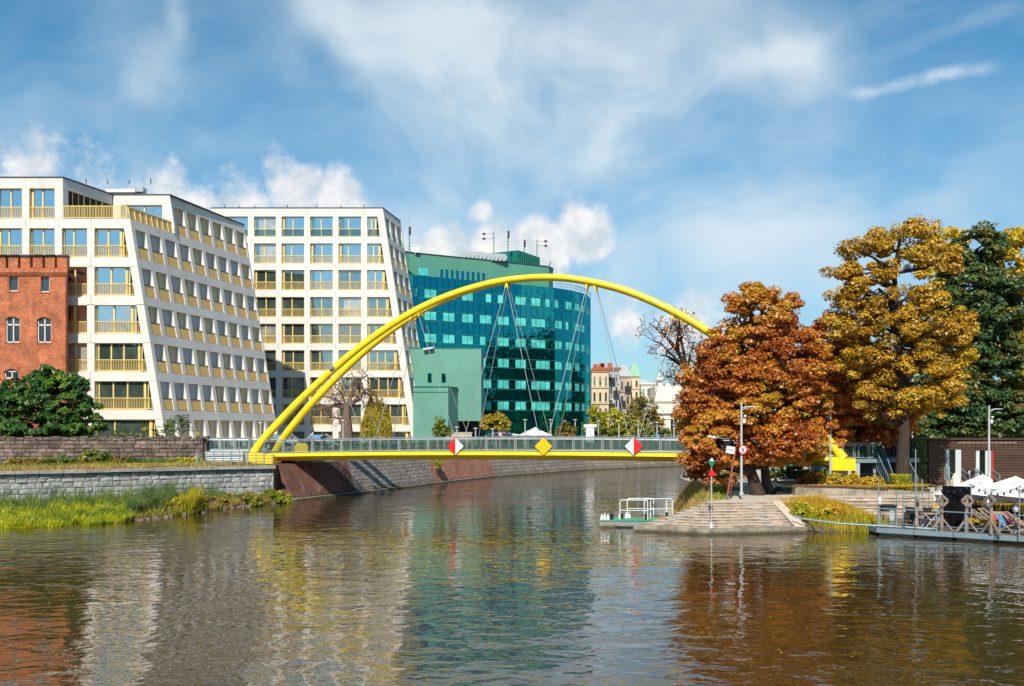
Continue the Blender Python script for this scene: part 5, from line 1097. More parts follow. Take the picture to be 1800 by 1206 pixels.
m = MB(); fbox(m, fb, xL-.1, xR, zt4-.02, zt4+.1, -.1, 6); build('roof', m, wood_brown2, bb)
m = MB(); rs = random.Random(4)
for i in range(13): a = gx(1683+i*8, YB2); fbox(m, fb, a, a+.28, zt4-.28, zt4-.18, -.03, -.012)
build('pale_strip', m, wood_old, bb); m = MB(); fbox(m, fb, gx(1700.5, YB2), gx(1704, YB2), gz(834, YB2), gz(828, YB2), -.08, -.02); build('switch_box', m, whitem, bb)
m = MB(); fbox(m, fb, xL-2.2, xL, ZP, zt4-.1, .5, 5); build('ivy_bay', m, wood_brown2, bb)
# ------------------------------------------------------------ lamps and signs on the island
def cam_lamp(px, top, base_py, side, label, Y):
    X = gx(px, Y); zt = gz(top, Y); zb = gz(base_py, Y); r = thing('lamp_post', (X, Y, zb), label, 'street lamp', 'tall camera lamp posts on the island'); m = MB(); m.tube([(X, Y, zb), (X, Y, zt)], [.085, .065], 10); m.lathe((X, Y, zb), [(.14, 0), (.14, .15), (.09, .2)], 10); build('pole', m, galv, r, smooth=True)
    z = zt-.28; m = MB(); m.bar((X, Y, z-.05), (X+side*.35, Y, z+.02), .05); m.bar((X, Y, z-.2), (X+side*.4, Y, z), .04)
    m.hexa([(X+side*.3, Y-.12, z+.0), (X+side*.95, Y-.1, z+.02), (X+side*.95, Y+.1, z+.02), (X+side*.3, Y+.12, z), (X+side*.3, Y-.1, z+.07), (X+side*.95, Y-.08, z+.055), (X+side*.95, Y+.08, z+.055), (X+side*.3, Y+.1, z+.07)]); build('lamp_head', m, galv, r)
    m = MB(); m.box((X+side*.16, Y-.02, z-.85), (.14, .14, .26)); m.lathe((X+side*.22, Y-.05, z-.62), [(.02, 0), (.08, .03), (.09, .1), (.06, .14)], 8); build('camera', m, whitem, r); return r
cam_lamp(1303.3, 708, 871, 1, 'tall grey lamp post carrying the round no-boats sign, left of the chestnut trunks', 62.0)
cam_lamp(1459.5, 712, 846, -1, 'tall grey lamp post standing in the golden shrubs by the yellow bridge foot', 68.0)
cam_lamp(1738.5, 713, 838, 1, 'tall grey lamp post in front of the brown slatted pavilion, right of its doors', 71.0)
street_lamp(1604, 734, 80, 'slender disc-top street lamp between the maple trunk and the pavilion', base=ZP, disc=.35, mat=galv)
# round prohibition sign
c = at(1305.8, 790.5, 61.8); r = thing('prohibition_sign', c, 'round red-rimmed white prohibition sign with black figure on the lamp post', 'sign')
def disc(mb, c, r, t, y0, n=28): mb.add([(c.x+r*math.cos(2*math.pi*k/n)*.92, y0, c.z+r*math.sin(2*math.pi*k/n)) for k in range(n)]+[(c.x+r*math.cos(2*math.pi*k/n)*.92, y0+t, c.z+r*math.sin(2*math.pi*k/n)) for k in range(n)], [tuple(range(n)), tuple(range(2*n-1, n-1, -1))]+[(k, (k+1) % n, n+(k+1) % n, n+k) for k in range(n)])
m = MB(); disc(m, c, .29, .02, 61.80); build('rim', m, red_sign, r); m = MB(); disc(m, c, .225, .01, 61.785); build('face', m, whitem, r)
m = MB(); m.box((c.x, 61.775, c.z+.08), (.07, .008, .09)); m.bar((c.x, 61.775, c.z+.05), (c.x-.02, 61.775, c.z-.08), .07, .01); m.bar((c.x-.1, 61.775, c.z-.02), (c.x+.12, 61.775, c.z+.03), .03, .01); m.bar((c.x-.02, 61.775, c.z-.08), (c.x+.08, 61.775, c.z-.15), .04, .01); m.bar((c.x-.12, 61.775, c.z-.12), (c.x+.1, 61.775, c.z-.16), .03, .01); build('figure', m, darkm, r)
m = MB(); m.bar((c.x-.15, 61.765, c.z+.15), (c.x+.15, 61.765, c.z-.15), .045, .006); build('slash', m, red_sign, r)
# leaning red pole with white sign
p0, p1 = at(1277.5, 876, 61.5), at(1293, 786, 61.5); r = thing('leaning_sign_post', p0, 'leaning faded red pole holding a tilted white board sign beside the lamp post', 'sign'); m = MB(); m.bar(p0, p1, .10); m.bar(at(1284, 868, 61.4), at(1289, 830, 61.4), .04); build('pole', m, rust_pole, r)
def tilt(cx_, cz, Y, w, h, a, y0, y1):
    q = [(-w/2, -h/2), (w/2, -h/2), (w/2, h/2), (-w/2, h/2)]; R_ = [(cx_+x*math.cos(a)-z*math.sin(a), cz+x*math.sin(a)+z*math.cos(a)) for x, z in q]
    return [(x, y0, z) for x, z in R_], [(x, y1, z) for x, z in R_]
c = at(1284, 791, 61.3)
def tbox(mb, cx_, cz, w, h, a, y0, y1): f, b = tilt(cx_, cz, 0, w, h, a, y0, y1); mb.hexa([f[0], f[1], b[1], b[0], f[3], f[2], b[2], b[3]])
m = MB(); tbox(m, c.x, c.z, .52, .44, -.14, 61.3, 61.33); build('board', m, whitem, r)
m = MB()
for k in range(9): tbox(m, c.x-.19+.045*k, c.z+.03-.0065*k+(.012 if k % 3 == 1 else 0), .03, .05 if k % 2 else .07, -.14, 61.292, 61.299)
tbox(m, c.x, c.z-.02, .4, .02, -.14, 61.292, 61.299); build('board_lettering', m, brickred_flat, r)
# navigation mark: green and red triangles
X, Y = gx(1250.5, 55.9), 55.9; zb = .33; r = thing('navigation_mark', (X, Y, zb), 'slim pole on the steps with green downward triangle above red upward triangle', 'sign'); m = MB(); m.tube([(X, Y, zb), (X, Y, gz(812, Y))], .035, 8); m.lathe((X, Y, zb), [(.16, 0), (.15, .03), (.045, .3)], 8); build('pole', m, galv, r, smooth=True)
def tri(pts, y0, mt, nm): m = MB(); m.add([(gx(px, y0), y0, gz(py, y0)) for px, py in pts]+[(gx(px, y0), y0+.03, gz(py, y0)) for px, py in pts], [(0, 1, 2), (5, 4, 3), (0, 3, 4, 1), (1, 4, 5, 2), (2, 5, 3, 0)]); build(nm, m, mt, r)
tri([(1244, 810), (1258, 810), (1251, 822.5)], 55.82, green_sign, 'green_triangle'); tri([(1244.5, 836), (1258.5, 836), (1251.5, 823.5)], 55.82, red_sign, 'red_triangle')
m = MB(); m.lathe((X+.02, Y, gz(811, Y)), [(.10, 0), (.13, .05), (.06, .12), (.05, .18)], 10); build('beacon', m, whitem, r)
m = MB(); m.box((X, Y-.03, gz(892, Y)), (.09, .05, .05)); build('clamp', m, magenta_cloth, r)
# ------------------------------------------------------------ floating dock with white railings
dk = thing('floating_dock', (6.8, 60.6, 0), 'small floating dock with green deck and white hoop railings left of the steps', 'dock')
m = MB(); m.prism([(5.25, 59.4), (9.4, 59.4), (10.4, 61.2), (5.6, 61.2)], .12, .40); build('hull', m, steel, dk); m = MB(); m.prism([(5.3, 59.36), (6.2, 59.36), (6.2, 60.9), (5.5, 60.9)], -.2, .30); m.prism([(9.0, 59.5), (9.9, 59.5), (9.9, 61), (9.0, 61)], -.2, .3); build('pontoon_float', m, block_m, dk)
m = MB(); m.prism([(5.2, 59.34), (9.4, 59.34), (10.45, 61.25), (5.55, 61.25)], .402, .45); build('deck', m, greenfelt, dk)
m = MB(); m.prism([(7.2, 61.3), (11.0, 61.0), (11.0, 61.5), (7.2, 61.8)], .42, .52); build('gangway', m, rust_pole, dk)
def hoop(x0, x1, y0, y1):
    zt = 1.62; z0 = .45; m = MB(); a, b = Vector((x0, y0, 0)), Vector((x1, y1, 0)); d = (b-a).normalized()*.12; Z = lambda v, z: Vector((v.x, v.y, z))
    m.tube([Z(a, z0), Z(a, zt-.14), Z(a+d*.4, zt-.03), Z(a+d, zt), Z(b-d, zt), Z(b-d*.4, zt-.03), Z(b, zt-.14), Z(b, z0)], .028, 6); m.tube([Z(a, 1.0), Z(b, 1.0)], .02, 6); build('hoop_railing', m, whitem, dk, smooth=True)
hoop(gx(1090, 59.8), gx(1138.5, 59.6), 59.8, 59.6); hoop(gx(1103, 61), gx(1149.5, 61), 61.1, 61.1); hoop(gx(1142.5, 60.9), gx(1182, 60.9), 60.6, 60.9); hoop(gx(1133, 60.2), gx(1173, 60.6), 60.3, 60.9)
for px, yy, k in ((1058, 59.5, 0), (1063, 59.7, 1), (1069, 59.6, 0), (1090, 60.4, 1), (1101, 60.6, 0), (1106, 60.8, 1)):
    m = MB(); m.lathe((gx(px, yy), yy, .45), [(.10, 0), (.11, .12), (.05, .26), (.01, .36+.05*k)], 7); build('white_cleat', m, whitem, dk)
for px, yy in ((1073.5, 59.6), (1076, 59.9), (1093, 60.0), (1135, 59.6), (1172, 60.9)): m = MB(); m.lathe((gx(px, yy), yy, .45), [(.08, 0), (.08, .26), (.1, .27), (.1, .33)], 8); build('bollard', m, darkm, dk)
# ------------------------------------------------------------ restaurant pontoon
pt = thing('restaurant_pontoon', (26, 55, 0), 'floating restaurant deck with blue grey railings at the right edge', 'pontoon')
PA, PB_ = Vector((20.15, 55.0)), Vector((27.6, 49.2)); pu = (PB_-PA).normalized(); pn = Vector((-pu.y, pu.x)); pa_ = math.atan2(pu.y, pu.x)
def pp(s, t, z=.46): p = PA+pu*s+pn*t; return Vector((p.x, p.y, z))
m = MB(); m.prism([pp(0, .08)[:2], pp(14, .08)[:2], pp(14, 8)[:2], (24.0, 61), (20.3, 60.6)], .12, .40); build('hull', m, bluesteel, pt)
for i in range(7):
    m = MB(); a, b = pp(.1+2*i, .15), pp(1.9+2*i, .15); m.hexa([(a.x, a.y, -.3), (b.x, b.y, -.3), (b.x+.8, b.y+1, -.3), (a.x+.8, a.y+1, -.3), (a.x, a.y, .13), (b.x, b.y, .13), (b.x+.8, b.y+1, .13), (a.x+.8, a.y+1, .13)]); build('float', m, [wood_old, block_m][i % 2], pt)
for i in range(7): m = MB(); a, b = pp(2*i+.02, -.02), pp(2*i+1.98, -.02); m.bar((a.x, a.y, .30), (b.x, b.y, .30), .14, .26); build('edge_beam', m, bluesteel, pt)
for i in range(46): m = MB(); a, b = pp(.3*i+.01, .08), pp(.3*i+.29, .08); q = pn*6.3; m.hexa([(a.x, a.y, .402), (b.x, b.y, .402), (b.x+q.x, b.y+q.y, .402), (a.x+q.x, a.y+q.y, .402), (a.x, a.y, .445), (b.x, b.y, .445), (b.x+q.x, b.y+q.y, .445), (a.x+q.x, a.y+q.y, .445)]); build('deck_board', m, deckwood, pt)
for a, b in ((0.05, 1.0), (1.0, 2.35), (3.1, 4.55), (4.55, 6.2), (6.2, 7.7), (7.7, 9.4), (9.4, 11)):
    pr = build('railing_post', MB().bar(pp(a, .12, .42), pp(a, .12, 1.5), .07), bluesteel, pt); build('rail', MB().tube([pp(a, .12, 1.48), pp(b, .12, 1.48)], .03, 6), bluesteel, pt); build('lower_rail', MB().tube([pp(a, .12, .68), pp(b, .12, .68)], .02, 6), bluesteel, pt)
for px, top, Y in ((1544.5, 838, 55.3), (1609.5, 790, 54.2), (1621, 842, 56), (1707, 851, 53), (1792, 853, 50.3)):
    m = MB(); m.tube([(gx(px, Y), Y, .4), (gx(px, Y), Y, gz(top, Y))], .03, 6); build('tall_post', m, steel, pt, smooth=True)
# hoop gate frames
for x0, x1, Y, tp3 in ((1576, 1633, 58.5, 866), (1547, 1576, 56.5, 900)):
    m = MB(); m.tube([(gx(x0, Y), Y, .42), (gx(x0, Y), Y, gz(tp3, Y)), (gx(x1, Y), Y, gz(tp3, Y)), (gx(x1, Y), Y, .42)], .035, 6); build('gate_frame', m, bluesteel, pt)
m = MB(); m.tube([(gx(1587, 58), 58, .42), (gx(1587, 58), 58, 2.0), (gx(1625, 57), 57, 1.85), (gx(1625, 57), 57, .42)], .04, 6); m.tube([(gx(1587, 58), 58, 1.4), (gx(1625, 57), 57, 1.3)], .03, 6); build('ramp_railing', m, bluesteel, pt)
# wooden diamond posts
def wood_mark(px, Y, label, side=False, yaw=0.0):
    X = gx(px, Y); r = thing('diamond_post', (X, Y, .45), label, 'post', 'weathered timber posts with diamond tops on the pontoon'); zt = gz(872, Y); m = MB(); m.bar((X, Y, .45), (X, Y, zt), .15, .12); build('post', m, wood_old, r)
    ca, sa = math.cos(yaw), math.sin(yaw); P = lambda u, z, w=-.09: Vector((X+u*ca-w*sa, Y+u*sa+w*ca, z)); m = MB()
    for a, b in (((-.55, .47), (0, 1.15)), ((.55, .47), (0, 1.15))): m.bar(P(*a, w=0), P(*b, w=0), .11, .09)
    build('brace_feet', m, wood_old, r); m = MB(); c = zt-.26; h = .30
    for a, b in (((-h, c), (0, c+h)), ((0, c+h), (h, c)), ((h, c), (0, c-h)), ((0, c-h), (-h, c))): m.bar(P(*a), P(*b), .11, .11)
    build('diamond_frame', m, wood_old, r)
wood_mark(1611, 54.3, 'weathered timber diamond post seen nearly side-on, left of the wicker chairs tables', yaw=1.15); wood_mark(1655, 53.2, 'weathered timber diamond post just left of the black cloth screen'); wood_mark(1699, 52.4, 'weathered timber diamond post in front of the right edge of the black screen'); wood_mark(1742, 51.3, 'weathered timber diamond post seen side-on in front of the deck chairs', yaw=-1.1)
# black screen
a, b = at(1658, 855, 54.6), at(1706, 856, 53.7); m = MB(); n = 16; vs = []
for k in range(n+1):
    u = k/n; p = a.lerp(b, u); off = .05*math.sin(u*23)+.03*math.sin(u*51)
    for zz, j in ((.5, 1), (gz(855, 54), .25)): vs.append((p.x, p.y-off*j, zz)); vs.append((p.x, p.y-off*j+.03, zz))
m.add(vs, [(4*k, 4*k+4, 4*k+6, 4*k+2) for k in range(n)]+[(4*k+1, 4*k+3, 4*k+7, 4*k+5) for k in range(n)]+[(4*k+2, 4*k+6, 4*k+7, 4*k+3) for k in range(n)]+[(0, 2, 3, 1), (4*n, 4*n+1, 4*n+3, 4*n+2)]); sr = thing('cloth_screen', (a+b)/2, 'tall black cloth screen standing on the pontoon among timber posts', 'screen'); build('cloth', m, black_cloth, sr)
m = MB()
for p in (a, b): m.tube([(p.x, p.y+.06, .45), (p.x, p.y+.06, a.z+.03)], .03, 6)
m.bar((a.x, a.y+.06, a.z), (b.x, b.y+.06, a.z), .05); build('frame', m, darkm, sr)
# umbrellas
parasol(1727, 834, 872, 116, 59.0, 'big white square parasol behind the black screen, leftmost of the open ones', base=.45, valance=.42, group='big white parasols over the pontoon', rz=math.pi/4+.1)
parasol(1785, 837, 870, 122, 56.0, 'big white square parasol in the middle of the three, above the deck chairs', base=.45, valance=.45, group='big white parasols over the pontoon', rz=math.pi/4+.2)
parasol(1838, 836, 872, 134, 53.5, 'big white square parasol cut off by the right picture edge', base=.45, valance=.5, group='big white parasols over the pontoon', rz=math.pi/4+.15)
X, Y = gx(1680.5, 62), 62; r = thing('folded_parasol', (X, Y, .42), 'folded cream parasol rising above the black screen', 'parasol'); m = MB(); n = 16; prof = [(.04, gz(831, Y)), (.12, gz(833, Y)), (.20, gz(838, Y)), (.26, gz(846, Y)), (.28, gz(854, Y)), (.24, gz(862, Y))]
m.add([(X+rr*(1+.18*math.cos(5*2*math.pi*k/n))*math.cos(2*math.pi*k/n), Y+rr*(1+.18*math.cos(5*2*math.pi*k/n))*math.sin(2*math.pi*k/n), z) for rr, z in prof for k in range(n)], [(i*n+k, i*n+(k+1) % n, (i+1)*n+(k+1) % n, (i+1)*n+k) for i in range(len(prof)-1) for k in range(n)]+[tuple(range(n))]); build('canopy', m, cream, r)
m = MB(); m.tube([(X, Y, .42), (X, Y, gz(829, Y))], .035, 6); build('pole', m, galv, r)
# string lights
def string(a, b, sag, n, label):
    pts = [a.lerp(b, i/24)-Vector((0, 0, sag*4*(i/24)*(1-i/24))) for i in range(25)]; m = MB(); m.tube(pts, .014, 4, False); r = thing('string_light', a, label, 'string lights'); build('wire', m, darkm, r)
    for k in range(n): u = (k+.5)/n; i = int(u*24); p = pts[i]; m = MB(); m.lathe((p.x, p.y, p.z-.16), [(.03, 0), (.055, .04), (.05, .09), (.03, .15)], 7); build('bulb_socket', m, darkm, r)
string(at(1707, 851, 53), at(1795, 852, 51), .45, 8, 'sagging string of dark bulbs in front of the white parasols'); string(at(1621, 842, 56), at(1707, 851, 53), .5, 8, 'sagging string of bulbs crossing the black screen'); string(at(1792, 854, 50.3), at(1830, 868, 49), .15, 3, 'short string of bulbs running out of the right edge')
# furniture
def lantern(px, py, Y, label, mat=galv):
    X = gx(px, Y); z = gz(py, Y); r = thing('lantern', (X, Y, z-.25), label, 'lantern'); m = MB(); m.lathe((X, Y, z-.22), [(.07, 0), (.13, .05), (.15, .28)], 8); build('glass_body', m, lightpanel, r); m = MB(); m.lathe((X, Y, z+.07), [(.17, 0), (.12, .1), (.03, .17), (.02, .22)], 8); build('cap', m, mat, r)
    m = MB(); m.bar((X-.02, Y, .45), (X-.02, Y, z-.2), .05); build('post', m, steel, r)
lantern(1546.5, 881, 55.2, 'lantern on a thin post at the left end of the pontoon'); lantern(1785, 893, 51.5, 'lantern on a post in front of the deck chairs at far right', darkm)
X, Y = gx(1561, 57.5), 57.5; r = thing('barbecue_grill', (X, Y, .45), 'black box grill on thin legs at the left end of the pontoon', 'grill'); m = MB(); m.box((X, Y, gz(894, Y)), (.8, .5, .32)); m.box((X, Y, gz(888, Y)), (.86, .55, .08)); build('lid', m, darkm, r)
for sx in (-.34, .34):
    for sy in (-.2, .2): m = MB(); m.bar((X+sx, Y+sy, .45), (X+sx, Y+sy, gz(898, Y)), .035); build('leg', m, darkm, r)
m = MB(); m.box((X+.1, Y-.3, .85), (.25, .05, .7)); build('side_panel', m, galv, r)
def wchair(px, Y, rz, label):
    X = gx(px, Y); r = thing('wicker_chair', (X, Y, .45), label, 'chair', 'dark wicker chairs on the pontoon'); 
    def b(nm, c, d): m = MB(); m.box((X+c[0], Y+c[1], .45+c[2]), d); m.rot(rz, (X, Y)); build(nm, m, wicker, r)
    b('seat', (0, 0, .40), (.52, .5, .10)); m = MB(); m.hexa([(X-.27, Y+.22, .85), (X+.27, Y+.22, .85), (X+.27, Y+.28, .85), (X-.27, Y+.28, .85), (X-.3, Y+.34, 1.38), (X+.3, Y+.34, 1.38), (X+.3, Y+.39, 1.38), (X-.3, Y+.39, 1.38)]); m.rot(rz, (X, Y)); build('backrest', m, wicker, r)
    for s in (-1, 1): b('armrest', (s*.29, .02, .58), (.06, .48, .28))
    for sx in (-.24, .24):
        for sy in (-.22, .22): b('leg', (sx, sy, .18), (.05, .05, .36))
    return r
wchair(1597, 55.8, -1.9, 'dark wicker chair turned sideways, leftmost by the ramp railing'); wchair(1606, 57.2, .3, 'dark wicker chair just behind the leftmost wicker chair'); wchair(1636, 56.6, .2, 'dark wicker chair behind the folding table, left of the black screen')
def table(px, Y, label, mat, w=.8, top=.74, cat='table', folding=True):
    X = gx(px, Y); r = thing('bistro_table', (X, Y, .45), label, cat); m = MB()
    for i in range(5): m.box((X-w/2+w/5*(i+.5), Y, .45+top), (w/5-.015, .7, .035))
    build('tabletop', m, mat, r)
    for s in (-1, 1): m = MB(); m.bar((X-s*.3, Y-.28, .45), (X+s*.3, Y-.28, .45+top-.03), .04); m.bar((X-s*.3, Y+.28, .45), (X+s*.3, Y+.28, .45+top-.03), .04); build('leg', m, galv, r)
table(1616, 56.2, 'dark small table between the wicker chairs', wicker); table(1633, 55.2, 'folding table with light wood slat top, in front of the wicker chair', beam_wood); table(1664-14, 57.4, 'bright yellow table left of the black screen', yel_plastic, 1.0, .98)
def deckchair(px, Y, rz, mat, label, group='deck chairs with wooden frames on the pontoon'):
    X = gx(px, Y); r = thing('deck_chair', (X, Y, .45), label, 'deck chair', group); P = lambda x, y, z: (X+x, Y+y, .45+z)
    for s in (-.3, .3):
        m = MB(); m.bar(P(s, .55, 1.02), P(s, -.62, .12), .045); m.rot(rz, (X, Y)); build('long_rail', m, beam_wood, r)
        m = MB(); m.bar(P(s*.9, .5, .03), P(s*.9, -.5, .48), .045); m.rot(rz, (X, Y)); build('short_rail', m, beam_wood, r)
    m = MB(); m.bar(P(-.33, .55, 1.0), P(.33, .55, 1.0), .05); m.bar(P(-.33, -.5, .46), P(.33, -.5, .46), .05); m.bar(P(-.3, .5, .04), P(.3, .5, .04), .04); m.rot(rz, (X, Y)); build('crossbar', m, beam_wood, r)
    prof = [(.54, 1.0), (.4, .74), (.22, .50), (.0, .33), (-.2, .30), (-.38, .36), (-.5, .47)]; m = MB(); m.add([P(x, y, z) for y, z in prof for x in (-.25, .25)]+[P(x, y+.01, z-.015) for y, z in prof for x in (-.25, .25)], [(2*i, 2*i+1, 2*i+3, 2*i+2) for i in range(6)]+[(14+2*i, 14+2*i+2, 14+2*i+3, 14+2*i+1) for i in range(6)]); m.rot(rz, (X, Y)); build('canvas', m, mat, r); return r
deckchair(1727, 54.2, .9, grey_cloth, 'grey brown deck chair next to the planter, left of the side-on timber post'); deckchair(1741, 55.0, .7, grey_cloth, 'grey brown deck chair further back behind the red one'); deckchair(1752, 52.6, -.3, red_cloth, 'red deck chair with pale stripe facing the river'); deckchair(1769, 51.8, .4, blue_cloth, 'bright blue deck chair right of the red one'); deckchair(1783, 52.6, .6, magenta_cloth, 'magenta deck chair behind the tall post'); deckchair(1797, 51.2, .9, grey_cloth, 'dark deck chair cut by the right picture edge'); deckchair(1714, 56.0, .9, cream, 'pale deck chair half hidden behind the dark tub')
X, Y = gx(1718, 55), 55; m = MB(); m.lathe((X, Y, .45), [(.38, 0), (.45, .1), (.47, .55), (.43, .58)], 14); build('round_tub', m, grey_cloth, None, 'round dark tub planter between timber post and deck chairs', 'planter', smooth=True)
fbp = thing('flower_box', (gx(1722, 52.6), 52.6, .45), 'long dark box planter with golden yellow leaves behind the pontoon rail', 'planter'); m = MB(); m.box((gx(1722, 52.6), 52.6, .62), (1.5, .5, .34), pa_); build('box', m, darkm, fbp)
crown(np.array([[gx(1722, 52.6)+u*.6, 52.6-u*.45, .98+.05*random.random()] for u in (-.9, -.6, -.3, 0, .3, .6, .9)]), .22, 60, .09, lf_gold, fbp, name='foliage')
for i, (px, Y) in enumerate(((1710, 57.5), (1725, 58.2), (1755, 57), (1775, 57.5), (1790, 56))): wchair(px, Y, .3*i, ['dark armchair under the left white parasol, nearest the black screen', 'dark armchair further right under the left white parasol', 'dark armchair under the middle parasol, behind the red deck chair', 'dark armchair under the middle parasol, behind the blue deck chair', 'dark armchair at the right edge behind the magenta deck chair'][i])
m = MB(); c = at(1733, 905, 57); m.box((c.x, c.y, .95), (.25, .25, 1.1)); m.box((c.x, c.y, 1.55), (.32, .32, .08)); build('heater_column', m, galv, None, 'narrow grey column standing under the left white parasol', 'patio heater')
# ------------------------------------------------------------ people
def skin_mesh(name, pts, edges, radii, mat, parent, root_i=0, lv=1):
    P = [Vector(p) for p in pts]; c = P[root_i]; me = bpy.data.meshes.new(name); me.from_pydata([p-c for p in P], edges, []); me.materials.append(mat)
    o = bpy.data.objects.new(name, me); link(o, parent, c); sk = o.modifiers.new('skin', 'SKIN'); sk.use_smooth_shade = True; me.skin_vertices.new() if not me.skin_vertices else None
    for i, r in enumerate(radii): me.skin_vertices[0].data[i].radius = (r, r); me.skin_vertices[0].data[i].use_root = (i == root_i)
    sb = o.modifiers.new('subdivision', 'SUBSURF'); sb.levels = sb.render_levels = lv; return o
def person(loc, yaw, pose, top, bottom, label, hair=hair_m, sc=1.0):
    loc = Vector(loc); J = dict(pel=(0, 0, .95), wa=(0, 0, 1.1), ch=(0, 0, 1.36), nk=(0, 0, 1.50), hd=(0, -.02, 1.60), ht=(0, -.01, 1.70), ls=(-.19, 0, 1.42), le=(-.25, .03, 1.14), lh=(-.24, -.08, .88), rs=(.19, 0, 1.42), re=(.25, .03, 1.14), rh=(.24, -.08, .88),
        lk=(-.11, -.02, .52), la=(-.12, .03, .09), lt=(-.13, -.14, .05), rk=(.11, -.02, .52), ra=(.12, .05, .09), rt=(.13, -.12, .05), lhip=(-.09, 0, .90), rhip=(.09, 0, .90))
    J.update(pose); R_ = Matrix.Rotation(yaw, 3, 'Z'); J = {k: loc+R_@(Vector(v)*sc) for k, v in J.items()}
    r = thing('person', loc, label, 'person'); ks = list(J); ix = {k: i for i, k in enumerate(ks)}
    rad = dict(pel=.12, wa=.11, ch=.13, nk=.055, hd=.085, ht=.07, ls=.06, le=.042, lh=.032, rs=.06, re=.042, rh=.032, lk=.06, la=.042, lt=.035, rk=.06, ra=.042, rt=.035, lhip=.09, rhip=.09)
    E = [('pel', 'wa'), ('wa', 'ch'), ('ch', 'nk'), ('nk', 'hd'), ('hd', 'ht'), ('ch', 'ls'), ('ls', 'le'), ('le', 'lh'), ('ch', 'rs'), ('rs', 're'), ('re', 'rh'), ('pel', 'lhip'), ('lhip', 'lk'), ('lk', 'la'), ('la', 'lt'), ('pel', 'rhip'), ('rhip', 'rk'), ('rk', 'ra'), ('ra', 'rt')]
    skin_mesh('body', [J[k] for k in ks], [(ix[a], ix[b]) for a, b in E], [rad[k]*sc for k in ks], skin_m, r, lv=1)
    def cl(nm, kk, ee, rr, mat): skin_mesh(nm, [J[k] for k in kk], [(kk.index(a), kk.index(b)) for a, b in ee], [x*sc for x in rr], mat, r)
    cl('shirt', ['ch', 'wa', 'pel', 'ls', 'le', 'rs', 're'], [('ch', 'wa'), ('wa', 'pel'), ('ch', 'ls'), ('ls', 'le'), ('ch', 'rs'), ('rs', 're')], [.155, .14, .14, .085, .06, .085, .06], top)
    cl('trousers', ['pel', 'lhip', 'lk', 'la', 'rhip', 'rk', 'ra'], [('pel', 'lhip'), ('lhip', 'lk'), ('lk', 'la'), ('pel', 'rhip'), ('rhip', 'rk'), ('rk', 'ra')], [.135, .105, .078, .06, .105, .078, .06], bottom)
    m = MB(); h = J['hd']; m.lathe((h.x, h.y, h.z+.0*sc), [(.10*sc, .0), (.108*sc, .06*sc), (.09*sc, .13*sc), (.04*sc, .165*sc)], 10); m.v = [(x, y+.02, z) for x, y, z in m.v]; build('hair', m, hair, r, smooth=True); return r
sit = dict(pel=(0, 0, .14), wa=(0, -.03, .30), ch=(0, -.1, .56), nk=(0, -.14, .70), hd=(0, -.2, .80), ht=(0, -.2, .90), ls=(-.19, -.1, .62), le=(-.25, -.25, .42), lh=(-.14, -.42, .42), rs=(.19, -.1, .62), re=(.25, -.25, .42), rh=(.14, -.42, .42), lhip=(-.1, -.03, .13), rhip=(.1, -.03, .13), lk=(-.16, -.42, .44), la=(-.14, -.62, .08), lt=(-.14, -.78, .05), rk=(.16, -.42, .44), ra=(.14, -.62, .08), rt=(.14, -.78, .05))
person((gx(1359, 67.2), 67.2, ZP), .7, sit, shirt_blue, cloth_black, 'person in a light blue patterned shirt sitting bent forward under the chestnut tree', sc=1.08)
person((gx(1347, 67.6), 67.6, ZP), -1.2, sit, cloth_black, jeans, 'person in dark top and blue jeans sitting against the chestnut trunk', sc=1.0)
person((gx(1559, 76), 74.6, zl), 2.6, {}, cloth_black, cloth_black, 'person in black clothes standing on top of the bridge stairs, seen from behind', sc=.93)
person((gx(1573.5, 76), 74.4, zl), .4, dict(rh=(.3, -.2, 1.2)), shirt_blue, jeans, 'person in light blue shirt standing beside the maple trunk on the stair landing', sc=.95)
person((gx(1568.5, 76), 75.3, zl), .2, {}, pink_cloth, shirt_blue, 'person in lilac shirt partly behind the one in light blue on the landing', sc=.92)
person((gx(556, 88), 86.5, 4.05), -1.4, dict(pel=(0, 0, .9), rh=(.55, -.4, 1.25), re=(.38, -.2, 1.3)), shirt_white, jeans, 'person in white shirt with arm stretched out behind the bridge railing, below the yellow tubes', sc=1.0)
person((gx(574, 90), 88.5, 4.0), .5, {}, cloth_black, jeans, 'dark dressed person walking behind the railing, right of the one in white', sc=.85)
for px, lb in ((880, 'tiny white-shirted person left of the lamp below the white parasols'), (886, 'tiny dark-dressed person walking beside the white-shirted one below the parasols')): person((gx(px, 131), 131, ZG), .6, {}, shirt_white if px == 880 else cloth_black, cloth_black, lb, sc=1.0)
# ------------------------------------------------------------ trees
tree('chestnut_tree', 'huge rusty orange chestnut tree overhanging the island path in front of the bridge', [(1335, 560, 55, 62), (1290, 640, 70, 70), (1390, 640, 72, 72), (1245, 690, 48, 66), (1330, 700, 95, 75), (1420, 720, 42, 62, 2), (1270, 770, 62, 52, -2), (1350, 770, 75, 42, -1), (1405, 775, 45, 42), (1255, 815, 40, 34, -1), (1385, 545, 22, 30), (1310, 525, 26, 26), (1222, 720, 26, 52), (1215, 790, 20, 28, -2)], 66,
     [(1332, 867), (1322, 835), (1312, 800), (1318, 720), (1330, 620), (1340, 545)], .138, lf_chest, dens=1.12, rc=.66, per=175, nb=50, tr=.42, droop=.35, flat=.5, aspect=1.7)
m = MB(); m.tube([at(1349, 866, 67), at(1345, 830, 67), at(1340, 790, 67), at(1370, 720, 67)], [.36, .3, .26, .12], 10); build('second_trunk', m, bark, bpy.data.objects['chestnut_tree'], smooth=True)
